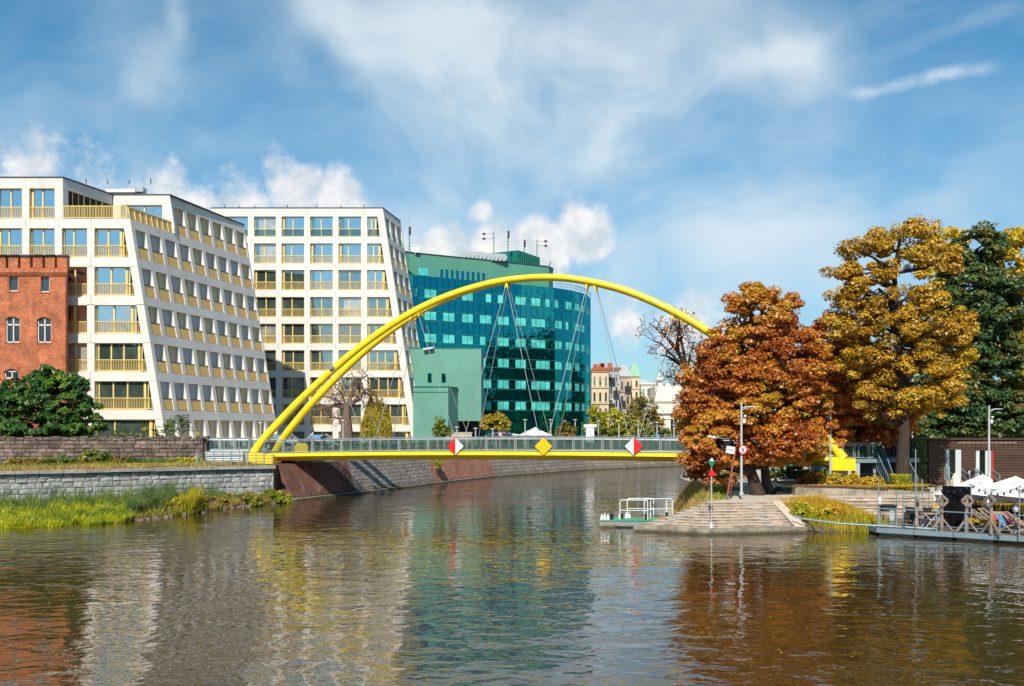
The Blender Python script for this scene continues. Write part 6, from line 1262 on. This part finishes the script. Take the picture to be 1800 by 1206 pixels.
tree('maple_tree', 'tall golden yellow maple with dark trunk, the tallest crown at right', [(1590, 420, 60, 38), (1525, 455, 50, 42), (1640, 450, 42, 42), (1485, 500, 38, 40), (1560, 520, 80, 52), (1640, 560, 60, 60), (1500, 560, 48, 38), (1570, 600, 75, 58), (1660, 610, 50, 52), (1520, 640, 48, 48), (1615, 670, 75, 48), (1560, 700, 52, 38), (1690, 590, 26, 42), (1640, 700, 50, 30)], 69,
     [(1585, 842), (1589, 760), (1588, 700), (1583, 640), (1575, 560), (1572, 480), (1582, 420)], .142, lf_maple, dens=.62, rc=.66, per=175, nb=70, tr=.42, flat=.6)
tree('russet_tree', 'russet orange tree behind the maple, left of its trunk', [(1475, 598, 48, 60), (1520, 670, 70, 75), (1455, 680, 52, 80), (1440, 610, 34, 44), (1560, 730, 60, 45), (1480, 755, 60, 30)], 74, [(1510, 850), (1508, 760), (1495, 660), (1480, 580)], .15, lf_russet, dens=1.1, rc=.7, per=150, nb=24, tr=.3, flat=.5, droop=.3)
tree('small_yellow_tree', 'small yellow green tree in front of the russet tree beside the bridge railing', [(1530, 745, 32, 26), (1505, 770, 26, 20), (1553, 765, 22, 20)], 79, [(1530, 830), (1530, 770), (1530, 740)], .14, lf_yg, dens=1.1, rc=.55, per=110, nb=10, tr=.12)
tree('locust_tree', 'dark green locust tree behind the pavilion, right of the golden maple', [(1715, 440, 42, 45), (1700, 520, 62, 58), (1760, 540, 50, 60), (1690, 620, 50, 60), (1750, 640, 62, 60), (1660, 700, 62, 55), (1740, 730, 75, 45), (1640, 750, 40, 35), (1800, 720, 50, 50)], 88, [(1712, 860), (1715, 700), (1712, 560), (1715, 440)], .19, lf_dark, dens=.8, rc=.95, per=150, nb=30, tr=.35, flat=.4, aspect=2.0)
tree('yellow_maple_tree', 'bright yellow tree at the top right corner of the treeline behind the dark locust', [(1790, 450, 55, 45), (1840, 520, 60, 80), (1785, 600, 32, 60), (1800, 680, 36, 40)], 98, [(1830, 850), (1828, 650), (1810, 480)], .22, lf_yell, dens=.7, rc=.85, per=110, nb=20, tr=.3)
tree('yellow_maple_tree', 'bright yellow tree top peeping between the golden maple and the dark locust', [(1665, 425, 28, 22), (1660, 470, 40, 40), (1670, 560, 45, 60)], 100, [(1670, 850), (1670, 600), (1665, 430)], .22, lf_yell, dens=.7, rc=.8, per=100, nb=12, tr=.28)
tree('background_tree', 'dark tree mass low behind the slatted pavilion', [(1690, 750, 90, 50), (1800, 760, 80, 60), (1880, 640, 80, 130), (1600, 770, 55, 45)], 108, [(1760, 850), (1760, 760), (1770, 700)], .34, lf_dark, dens=.6, rc=1.2, per=70, nb=12, tr=.3)
tree('background_tree', 'dark green tree far behind the russet tree and bridge landing', [(1470, 800, 60, 45), (1560, 800, 70, 40), (1400, 790, 60, 45), (1330, 780, 55, 50), (1600, 740, 50, 60)], 118, [(1500, 850), (1500, 800), (1500, 780)], .34, lf_far, dens=.6, rc=1.2, per=70, nb=10, tr=.3)
tree('ailanthus_tree', 'deep green leafy tree behind the dark stone wall, in front of the brick tower', [(60, 690, 50, 34), (118, 700, 40, 38), (10, 715, 45, 36), (152, 742, 26, 22), (70, 745, 80, 26), (-40, 720, 60, 50), (82, 662, 30, 20), (135, 668, 18, 16), (20, 680, 22, 16), (158, 715, 18, 14)], 87.2, [(75, 785), (80, 730), (70, 680)], .20, lf_ail, dens=1.15, rc=.55, per=95, nb=40, tr=.16, flat=.32, aspect=3.0, droop=.75)
def ailanthus(px, top, Y, label, n=16, L=1.0, base=4.0):
    X = gx(px, Y); zt = gz(top, Y); r = thing('ailanthus_sapling', (X, Y, base), label, 'sapling'); m = MB(); m.tube([(X, Y, base), (X+.05, Y, (base+zt)/2), (X+.02, Y, zt-.2)], [.05, .04, .02], 6); P = []; N = []
    for i in range(n):
        a = i*2.4; z = zt-.15-(i/n)**1.1*(zt-base)*.55; d = Vector((math.cos(a), math.sin(a)*.8, 0)); l = L*(.6+.5*i/n)*random.uniform(.8, 1.15); p0 = Vector((X, Y, z)); pts = [p0+d*l*u+Vector((0, 0, .35*l*math.sin(u*2.4))) for u in (0, .25, .5, .75, 1)]; m.tube(pts, .012, 4, False)
        for u in np.linspace(.15, 1, 11):
            q = p0+d*l*u+Vector((0, 0, .35*l*math.sin(u*2.4))); s = Vector((-d.y, d.x, 0))
            for sg in (-1, 1): P.append(q+s*sg*.11); N.append((s*sg*.2+Vector((0, 0, 1))+d*.1)[:])
    build('stem', m, bark_grey, r); P = np.array(P); N = np.array(N); npmesh('foliage', leaf_quads(P, N+RNG.normal(size=N.shape)*.2, .15, 1.9), 4, lf_ail, r)
ailanthus(318, 731, 86.5, 'young ailanthus sapling with feathery leaves above the right end of the dark wall', 18, 1.15); ailanthus(292, 745, 86.3, 'smaller feathery sapling left of the tall one above the dark wall', 14, .9)
for px, t_, lb in ((199, 757, 'small green sprout on the dark wall nearest the big leafy tree'), (216, 759, 'small green sprout on the dark wall, second from the leafy tree'), (235, 758, 'small pointed green sprout mid-way on the dark wall'), (253, 753, 'bushier pale green sprout above the middle of the dark wall'), (273, 756, 'thin green sprout just left of the feathery saplings'), (350, 762, 'tiny yellow sprout at the right end of the dark wall')):
    X = gx(px, 86); r = thing('wall_sprout', (X, 86, 4.9), lb, 'plant'); m = MB(); m.tube([(X, 86, 4.9), (X, 86, gz(t_, 86))], .015, 4); build('stem', m, bark, r); crown(np.array([[X+random.uniform(-.3, .3), 86, gz(t_, 86)-random.uniform(-.05, .6)] for _ in range(7)]), .2, 30, .1, lf_yg if px in (253, 350) else lf_bush, r, name='foliage')
# bare contorted willow
def bare_tree(name, label, px0, base_py, Y, trunk, ends, r0, mat, twigs=7, tl=.9, seed=1, curl=.35, leaves=None, base=None, droop=.3):
    rs = random.Random(seed); T = [at(x, y, Y) for x, y in trunk]
    if base is not None: T[0].z = base
    root = thing(name, T[0], label, 'tree'); m = MB(); n = len(T); m.tube(T, [r0*(1-.6*i/(n-1)) for i in range(n)], 9); tips = []
    def grow(p, d, l, r, dep):
        pts = [p]; q = p.copy(); dd = d.copy()
        for i in range(5): dd = (dd+Vector((rs.gauss(0, curl), rs.gauss(0, curl), rs.gauss(0, curl)+.02-(.0 if dep < 2 else droop*.3)))).normalized(); q = q+dd*l/5; pts.append(q.copy())
        m.tube(pts, [r*(1-.13*i) for i in range(6)], 6 if dep < 1 else 4 if dep < 2 else 3, False); tips.append(q.copy())
        if dep < 3:
            for k in range(3 if dep < 2 else twigs-3):
                i = rs.randint(1, 5); nd = ((pts[i]-pts[i-1]).normalized()+Vector((rs.gauss(0, .8), rs.gauss(0, .8), rs.gauss(0, .6)))).normalized(); grow(pts[i], nd, l*rs.uniform(.5, .8), r*.52, dep+1)
    for (i, ex, ey, rr) in ends:
        p = T[i]; e = at(ex, ey, Y+rs.uniform(-1, 1)); d = e-p; mid = p.lerp(e, .5)+Vector((rs.gauss(0, .2), rs.gauss(0, .3), .12*d.length)); pts = [p, p.lerp(mid, .5), mid, mid.lerp(e, .5)+Vector((0, 0, .06*d.length)), e]; m.tube(pts, [rr, rr*.85, rr*.7, rr*.5, rr*.35], 7, False)
        for k in range(6): u = rs.uniform(.35, 1); j = min(3, int(u*4)); q = pts[j].lerp(pts[j+1], u*4-j) if j < 4 else e; grow(q, ((d.normalized()*.6)+Vector((rs.gauss(0, .7), rs.gauss(0, .7), rs.gauss(0, .5)))).normalized(), tl*rs.uniform(.7, 1.2), rr*.35, 1)
    build('trunk', m, mat, root, smooth=True)
    if leaves is not None: crown(np.array([t[:] for t in rs.sample(tips, min(len(tips), 260))]), .18, 5, .12, leaves, root)
    return root
bare_tree('bare_willow', 'bare twisted willow with thick trunk below the steep yellow tubes', 606, 775, 103, [(610, 776), (609, 745), (610, 715)], [(2, 560, 722, .30), (2, 640, 690, .3), (2, 625, 670, .22), (1, 575, 735, .15), (2, 600, 690, .18), (2, 645, 660, .15), (2, 560, 700, .12), (2, 585, 680, .12)], .8, bark_grey, 7, 1.7, 4, .5, base=ZG, droop=.9)
bare_tree('bare_tree', 'leafless dark tree standing behind the chestnut, its twigs against the sky', 1215, 800, 92, [(1228, 860), (1222, 720), (1208, 650), (1190, 615)], [(3, 1160, 585, .22), (3, 1195, 560, .22), (2, 1160, 625, .18), (3, 1212, 570, .2), (2, 1150, 600, .15), (2, 1180, 560, .16), (1, 1170, 660, .15), (2, 1222, 600, .15)], .42, bark, 7, 1.5, 9, .3, leaves=lf_russet, base=ZP)
# weeping willow
def weeping(name, label, cx_, top, Y, w, h, mat, base=ZG, trunkw=.16, n=1500, tmid=None):
    s = Y/F; C = at(cx_, top, Y); R_ = w*s/2; Hh = h*s; r = thing(name, (C.x, Y, base), label, 'tree'); m = MB(); m.tube([(C.x, Y, base), (C.x+.1, Y, C.z-Hh*.45), (C.x, Y, C.z-Hh*.15)], [trunkw, trunkw*.8, trunkw*.3], 8)
    a = RNG.uniform(0, 2*math.pi, n); q = RNG.uniform(0, 1, n)**.5; bx = C.x+np.cos(a)*q*R_; by = Y+np.sin(a)*q*R_; bz = C.z-Hh*.42*q**2-RNG.uniform(0, .12, n)*Hh-Hh*.13*(1+np.sin(a*3+q*4))-Hh*.10*(1+np.sin(a*7+1)); P = []; N = []
    for k in range(9): m.tube([(C.x, Y, C.z-Hh*.4), (C.x+math.cos(k*.7)*R_*.5, Y+math.sin(k*.7)*R_*.5, C.z-Hh*.12), (C.x+math.cos(k*.7)*R_*.85, Y+math.sin(k*.7)*R_*.85, C.z-Hh*.32)], [.06, .04, .02], 5, False)
    build('trunk', m, bark, r); L = RNG.uniform(.25, .75, n)*Hh*(.5+.5*q)
    for j in range(13):
        u = j/12; z = bz-L*u; ok = z > C.z-Hh; P.append(np.stack([bx+.04*np.sin(u*5+a*3)+u*.12*np.cos(a)*R_, by+.04*np.cos(u*4+a*5), z], 1)[ok])
    P = np.concatenate(P); N = RNG.normal(size=P.shape)*np.array([1, 1, .25])+np.array([0, -.5, .2]); npmesh('crown', leaf_quads(P, N, .10, 3.2), 4, mat, r); return r
weeping('weeping_willow', 'yellowing weeping willow right of the bare willow, in front of the white building', 661, 690, 104, 52, 82, lf_willow)
tree('weeping_tree', 'small wide weeping tree with golden leaves in front of the glass hotel', [(872, 737, 22, 10), (858, 743, 12, 10), (888, 743, 10, 10), (872, 732, 14, 7)], 133, [(872, 775), (872, 755), (872, 736)], .16, lf_willow, dens=1.6, rc=.55, per=90, nb=14, tr=.12, droop=.9, aspect=2.4)
tree('young_tree', 'slim young green tree between the white building and the teal annex', [(777, 745, 10, 14), (772, 757, 13, 12), (785, 760, 9, 10)], 121, [(777, 775), (777, 755), (777, 740)], .2, lf_bush, dens=1.6, rc=.45, per=45, nb=10, tr=.07)
for i, (bl, Y, mt, lb, d) in enumerate([([(1375, 820, 30, 26), (1420, 822, 34, 24), (1450, 815, 24, 22)], 88, lf_dark, 'dark green bushes in the shade behind the chestnut trunks', 1.4), ([(1290, 838, 22, 12), (1262, 842, 14, 8)], 90, lf_olive, 'low olive scrub far behind the leaning sign post', 1.2), ([(995, 757, 17, 14)], 146, lf_olive, 'round clipped brownish green bush at the right foot of the hotel', 1.2),
    ([(1048, 730, 14, 16), (1040, 750, 12, 16)], 155, lf_yg, 'yellowish tree right beside the glass hotel end', .9),
    ([(1075, 742, 28, 24), (1058, 757, 24, 18), (1100, 752, 26, 22)], 160, lf_yg, 'wide bright green tree in the middle of the bushes behind the lamps', .9),
    ([(1130, 722, 26, 26), (1145, 748, 24, 24), (1112, 735, 20, 18)], 168, lf_olive, 'tall olive green tree behind the bright green one, left of the white hall', .8),
    ([(1055, 762, 18, 13)], 152, lf_bush, 'dark round bush below the leftmost steep cable pair', 1.3), ([(1120, 760, 36, 14), (1090, 764, 22, 11)], 162, lf_bush, 'low dark green hedge of bushes right of the second cable', 1.3),
    ([(1176, 764, 16, 11)], 168, lf_bush, 'small dark round bush in front of the white hall', 1.3), ([(1205, 752, 22, 18), (1225, 735, 18, 22)], 172, lf_olive, 'olive bush at the left edge of the chestnut crown', 1.0)]):
    tree('bush', lb, bl, Y, [(bl[0][0], 785), (bl[0][0], 770), (bl[0][0], bl[0][1])], .24, mt, dens=d, rc=.6, per=50, nb=8, tr=.1, cat='bush')
# island shrubs
def shrub(name, label, blobs, Y, leaf, mat, base, dens=2.0, rc=.3, per=60, cat='shrub'):
    dens = max(dens, 5)
    s = Y/F; bl = [(at(a, b, Y+(q[0] if q else 0)), (c*s, c*s*.8, d*s)) for a, b, c, d, *q in blobs]; c0 = bl[0][0]; r = thing(name, (c0.x, c0.y, base), label, cat); cl = clumps_in(bl, dens, rc); cl[:, 2] = np.maximum(cl[:, 2], base+.08); m = MB()
    for i in RNG.choice(len(cl), min(14, len(cl)), replace=False): t = cl[i]; m.tube([(c0.x+(t[0]-c0.x)*.6, t[1], base), ((c0.x*.2+t[0]*.8), t[1], (base+t[2])/2), tuple(t)], [.025, .018, .008], 4, False)
    build('stem', m, bark, r); crown(cl, rc, per, leaf, mat, r, name='foliage'); return r
shrub('golden_shrub', 'golden orange shrub bed in the planter around the second lamp post', [(1470, 845, 22, 10), (1500, 846, 26, 11), (1532, 848, 18, 9), (1450, 851, 12, 7)], 67.8, .12, lf_gold, 2.05)
shrub('golden_shrub', 'darker orange shrub left of the lamp post in the planter', [(1425, 842, 18, 12), (1410, 849, 8, 8)], 68.5, .12, lf_chest, 2.05); shrub('green_shrub', 'dark green shrub behind the planter under the bridge end', [(1442, 832, 14, 10), (1456, 836, 12, 8)], 71, .14, lf_bush, 2.0)
X0, X1, Yh = gx(1568, 68), gx(1597, 68), 67.9; hg = thing('hedge', ((X0+X1)/2, Yh, 1.7), 'square clipped yellow green hedge block at the foot of the maple trunk', 'hedge'); k = 5200; P = RNG.uniform([X0, Yh-.4, 1.75], [X1, Yh+.4, 2.75], (k, 3)); f = RNG.integers(0, 4, k)
P[f == 0, 1] = Yh-.4; P[f == 1, 2] = 2.75; P[f == 2, 0] = X0; P += RNG.normal(size=P.shape)*.02; npmesh('foliage', leaf_quads(P, RNG.normal(size=P.shape)+np.array([0, -.6, .5]), .08, 1.4), 4, lf_yg, hg); m = MB(); m.box(((X0+X1)/2, Yh, 2.2), (X1-X0-.15, .6, .95)); build('core', m, soil, hg)
X0, X1 = gx(1605, 76), gx(1633, 76); iv = thing('ivy', ((X0+X1)/2, 76.6, ZP), 'dark ivy curtain covering the left end of the brown pavilion', 'ivy'); k = 6500; P = RNG.uniform([X0, 76.3, ZP], [X1, 76.75, zt4+.1], (k, 3)); npmesh('foliage', leaf_quads(P, RNG.normal(size=P.shape)*.5+np.array([0, -1, .3]), .12, 1.3), 4, lf_dark, iv)
m = MB(); m.tube([((X0+X1)/2, 76.6, ZP), ((X0+X1)/2, 76.6, 4.6)], .05, 5); build('stem', m, bark, iv)
# bank bushes and reeds between the stairs
shrub('bank_bush', 'yellow green bush against the pale stringer right of the waterside steps', [(1412, 893, 14, 10), (1425, 905, 16, 14), (1405, 903, 10, 12, -.5)], 58.6, .12, lf_yg, .5); shrub('bank_bush', 'brownish yellow bush in the middle of the bank between the stairs', [(1455, 905, 20, 16), (1480, 912, 16, 14)], 58.4, .12, lf_gold, .4)
def blade_area(poly_pts, n, h0, h1, name, mat, zf, kindlabel=None, w=.03, lean=.35, wid=.6):
    p = polyline_pts(poly_pts, n); p += RNG.normal(size=p.shape)*wid; z = np.array([zf(x, y) for x, y in p]); ht_ = RNG.uniform(h0, h1, n); o = blades(name, np.column_stack([p, z, ht_]), mat, None, w, lean); o['kind'] = 'stuff'; return o
blade_area([(18.2, 58.6), (19.8, 57.8), (21.0, 57.6)], 5200, .35, .85, 'reed_bed', lf_reed, zb_, w=.045, lean=.3, wid=.55); blade_area([(17.4, 59.2), (19.3, 61.2), (20.8, 62.6)], 7500, .12, .38, 'bank_grass', lf_gold, zb_, wid=.9)
# dry tall grass on the left shore of the island
zi = lambda x, y: ZP-.05 if x > 12.0+(y-60)*.12 else max(-.1, ZP-(12.0+(y-60)*.12-x)*1.0)
m = MB(); m.add([(11.9, 59.7, ZP), (12.2, 64, ZP), (13.0, 70, ZP), (14.8, 79, ZP), (10.6, 59.9, -.2), (10.7, 64, -.2), (11.3, 70, -.2), (12.8, 80, -.2)], [(0, 4, 5, 1), (1, 5, 6, 2), (2, 6, 7, 3)]); build('shore_slope', m, soil, kind='structure')
blade_area([(11.2, 60.3), (11.6, 64), (12.2, 69), (13.8, 77)], 6500, .4, .95, 'dry_shore_grass', lf_dry, zi, w=.028, lean=.45, wid=.45); blade_area([(12.3, 61.5), (13.2, 66), (14.2, 70), (16, 72)], 5000, .12, .4, 'shore_grass', lf_grass, lambda x, y: ZP, wid=.4, w=.03)
blade_area([(19.0, 66.6), (22, 66.3), (25, 66.6), (28, 67.8)], 6000, .06, .18, 'planter_grass', lf_gold, lambda x, y: 2.05, wid=.45); blade_area([(28.8, 62.6), (32, 62.0), (35, 61)], 2500, .4, .9, 'yellow_meadow', lf_reed, lambda x, y: 1.0, wid=.6)
m = MB(); m.prism([(28.6, 61.4), (45, 59), (45, 62.6), (28.6, 63.0)], .40, 1.3); build('meadow_bank', m, grass_ground, kind='structure'); blade_area([(29.0, 62.0), (33, 61.5), (42, 60)], 14000, .5, 1.2, 'yellow_meadow', lf_gold, lambda x, y: 1.25, wid=.7, w=.04)
# left bank: strip of land, grasses, bushes
wl_ = [(-60, 52.9), (-38.4, 67.9), (-33, 71.6), (-29, 74.3), (-25, 77.0), (-21.2, 79.6), (-18.6, 81.2)]
lbp = [(-52, 45), (-34, 58.2), (-28.8, 59.6), (-25.4, 61.8), (-22.9, 66.4), (-20.6, 75.0), (-18.4, 80.3)]
mid_ = [((a[0]*.45+b[0]*.55), (a[1]*.45+b[1]*.55)) for a, b in zip(lbp, wl_)]
m = MB(); m.add([(x+.3, y-.3, -.2) for x, y in lbp]+[(x, y, .5) for x, y in wl_]+[(x, y, .22) for x, y in mid_], [(i, i+1, 14+i+1, 14+i) for i in range(6)]+[(14+i, 15+i, 8+i, 7+i) for i in range(6)]); build('grassy_bank', m, grass_ground, kind='structure')
def bank(u0, u1, v0, v1, n, h0, h1, name, mat, w=.035, lean=.4, edge=.12):
    # u runs along the shore (0..6), v from the water (0) to the wall (1)
    u = RNG.uniform(u0, u1, n); v = np.clip(RNG.uniform(v0, v1, n)+edge*np.sin(u*9.0)*np.sin(u*3.7+1)*(1-v0), -.03, 1); k = np.minimum(u.astype(int), 5); f = (u-k)[:, None]
    A_, B_ = np.array(lbp), np.array(wl_); a = A_[k]*(1-f)+A_[k+1]*f; b = B_[k]*(1-f)+B_[k+1]*f; p = a+(b-a)*v[:, None]
    z = np.where(v < .55, -.1+.32*v/.55, .22+.28*(v-.55)/.45); hh = RNG.uniform(h0, h1, n)*(.7+.5*np.abs(np.sin(p[:, 0]*1.9+p[:, 1]*.8))); o = blades(name, np.column_stack([p, z, hh]), mat, None, w, lean); o['kind'] = 'stuff'
bank(.9, 3.4, .05, 1, 42000, .25, .75, 'lush_grass', lf_grass, .05, .5); bank(.9, 5.9, .0, 1, 5000, .3, .9, 'dead_stems', lf_dry, .03, .6); bank(1.2, 3.4, -.02, .25, 12000, .25, .6, 'shore_grass', lf_lime, .045, .45); bank(3.2, 6, 0, 1, 17000, .2, .6, 'bank_grass', lf_bush, .04, .5)
bank(3.3, 3.8, .25, .9, 6500, .8, 1.6, 'blue_green_grass', lf_bluegreen, .035, .5); bank(4.12, 4.4, .05, .4, 1500, 1.1, 1.7, 'bank_reeds', lf_reed, .05, .2); bank(1.0, 4.6, .6, 1, 2600, .9, 1.7, 'tall_weeds', lf_bluegreen, .03, .3); bank(4.5, 6, .0, .5, 4000, .3, .8, 'waterline_grass', lf_dry, .035, .5)
for bl, Y, mt, lb in [([(322, 888, 22, 15), (340, 892, 18, 12)], 70.8, lf_yg, 'yellow green bush on the bank in front of the grey wall, middle of the group'), ([(372, 884, 26, 13)], 73.8, lf_olive, 'brownish low bush on the bank below the right part of the grey wall'), ([(405, 880, 19, 14), (432, 881, 20, 13), (450, 884, 12, 10)], 76.2, lf_bush, 'dark green bush at the waterline left of the brick embankment'),
    ([(482, 872, 16, 13), (498, 876, 14, 11), (478, 880, 14, 10)], 79.3, lf_yg, 'yellow green bush at the foot of the brown brick embankment'), ([(287, 894, 15, 13)], 69.3, lf_bush, 'small dark bush beside the tall reeds on the left bank'), ([(30, 893, 24, 14)], 68.0, lf_bush, 'leafy green weeds at the foot of the grey wall, far left'), ([(110, 890, 26, 14)], 69.5, lf_bush, 'leafy green weeds at the foot of the grey wall, second clump')]:
    shrub('bank_bush', lb, bl, Y, .11, mt, .1)
m = MB(); rs = random.Random(3)
for i in range(26):
    u = rs.uniform(3.3, 6); k = min(int(u), 5); f = u-k; x = lbp[k][0]*(1-f)+lbp[k+1][0]*f+rs.uniform(-.1, .3); y = lbp[k][1]*(1-f)+lbp[k+1][1]*f; r = rs.uniform(.12, .3); m.hexa([(x+a*r*rs.uniform(.7, 1.3), y+b*r*rs.uniform(.7, 1.3), z) for z, q in ((-.1, 1), (rs.uniform(.06, .2), .7)) for a, b in ((-q, -q), (q, -q), (q, q), (-q, q))])
stuff(build('shore_rocks', m, stone_dark))
# terrace vegetation between the walls
for bl, Y, mt, lb in [([(160, 805, 18, 15), (182, 809, 16, 12), (140, 813, 10, 8)], 81.5, lf_bush, 'tallest dark green bush on the terrace between the two walls'), ([(50, 815, 26, 9), (28, 812, 16, 9)], 78.5, lf_olive, 'brownish bush on the terrace, leftmost clump'), ([(92, 814, 24, 9), (118, 813, 14, 10)], 79.5, lf_bush, 'low dark bush on the terrace left of the tallest bush'), ([(216, 812, 24, 9), (238, 816, 14, 6)], 82.0, lf_olive, 'low brownish bush on the terrace right of the tallest bush'), ([(312, 812, 18, 8), (340, 812, 16, 8)], 82.6, lf_yg, 'bright green low bush at the right end of the terrace'), ([(262, 813, 24, 7), (288, 815, 18, 6)], 82.0, lf_bluegreen, 'pale green low weeds on the terrace in front of the dark wall')]:
    shrub('terrace_bush', lb, bl, Y, .13, mt, 2.95)
for ln, nn, mt in (([(-40, 68.2), (-30, 75.2), (-21.5, 81.2)], 9000, lf_dry), ([(-38, 71), (-30, 77), (-23, 82)], 9000, lf_grass), ([(-42, 76), (-34, 79), (-26, 83)], 9000, lf_olive)): blade_area(ln, nn, .12, .42, 'terrace_grass', mt, lambda x, y: 2.93 if (y-68.0) > (x+37.5)*.682+.45 else -3, wid=.8, w=.045)
blade_area([(-36, 83.6), (-27, 84.1)], 4000, .2, .6, 'terrace_grass', lf_bluegreen, lambda x, y: 2.93, wid=.3)
shrub('wall_bush', 'small yellow plant hanging at the top seam of the granite and salmon brick embankment', [(771, 815, 5, 8), (768, 806, 5, 6)], 108.2, .14, lf_yg, 1.6, dens=1.5)
# lawn strip behind the bridge and promenade greenery
blade_area([(-19, 101), (-11, 118), (-4, 132), (9, 152)], 6000, .2, .6, 'promenade_grass', lf_bush, lambda x, y: ZG, wid=1.2, w=.08)
# far wooded bank upriver and the treeline behind the viewer that the glass fronts mirror
def woods(name, pts, Y_w, n, h0, h1, mat, leaf=1.0, base=0):
    p = polyline_pts(pts, n); C = np.column_stack([p+RNG.normal(size=p.shape)*Y_w, RNG.uniform(0, 1, n)]); hh = h0+(h1-h0)*(.5+.5*np.sin(p[:, 0]*.11+1.3*np.sin(p[:, 0]*.037)))*RNG.uniform(.8, 1.05, n); C[:, 2] = base+hh*C[:, 2]**.6
    k = 26; P = np.repeat(C, k, 0)+RNG.normal(size=(n*k, 3))*1.6; o = npmesh(name, leaf_quads(P, RNG.normal(size=P.shape)+np.array([0, 0, .6]), leaf, 1.4), 4, mat); o['kind'] = 'stuff'; return o
woods('far_woods', [(45, 190), (120, 225), (300, 260)], 6, 900, 10, 17, lf_far, 1.2, 2)
woods('opposite_bank_trees', [(-260, -95), (-60, -85), (120, -90), (330, -95)], 5, 3400, 17, 30, lf_far, 1.5, 2)
m = MB(); m.prism([(-400, -75), (500, -75), (500, -500), (-400, -500)], -1, 3); build('opposite_bank', m, grass_ground, kind='structure')
fy = thing('city_block', (-200, -130, 3), 'long pale city block on the bank opposite, only mirrored in the window glass', 'building')
m = MB(); m.box((-190, -120, 17), (130, 20, 30)); build('wall', m, stucco_grey, fy); m = MB(); m.box((-190, -120, 33), (132, 22, 2)); build('roof', m, roofdark, fy)

woods('park_trees', [(72, 128), (120, 112), (170, 90), (230, 60)], 6, 2600, 15, 27, lf_far, 1.3, 1.5)

# fallen leaves drifting on the river
k = 1500; P = np.column_stack([RNG.uniform(-1, 1, k), RNG.uniform(26, 62, k), np.full(k, .012)]); P[:, 0] *= P[:, 1]*.52; P = P[(np.sin(P[:, 0]*.35+P[:, 1]*.22)+np.sin(P[:, 1]*.5-P[:, 0]*.15)+RNG.normal(size=k)*.5) > .7]; P = P[(P[:, 1] < 53) | (P[:, 0] < 4)]; P = P[(P[:, 0] > -.36*P[:, 1]-4)]
N = RNG.normal(size=P.shape)*.04+np.array([0, 0, 1]); fl = npmesh('floating_leaves', leaf_quads(P, N, .075, 1.3), 4, lf_maple); stuff(fl)
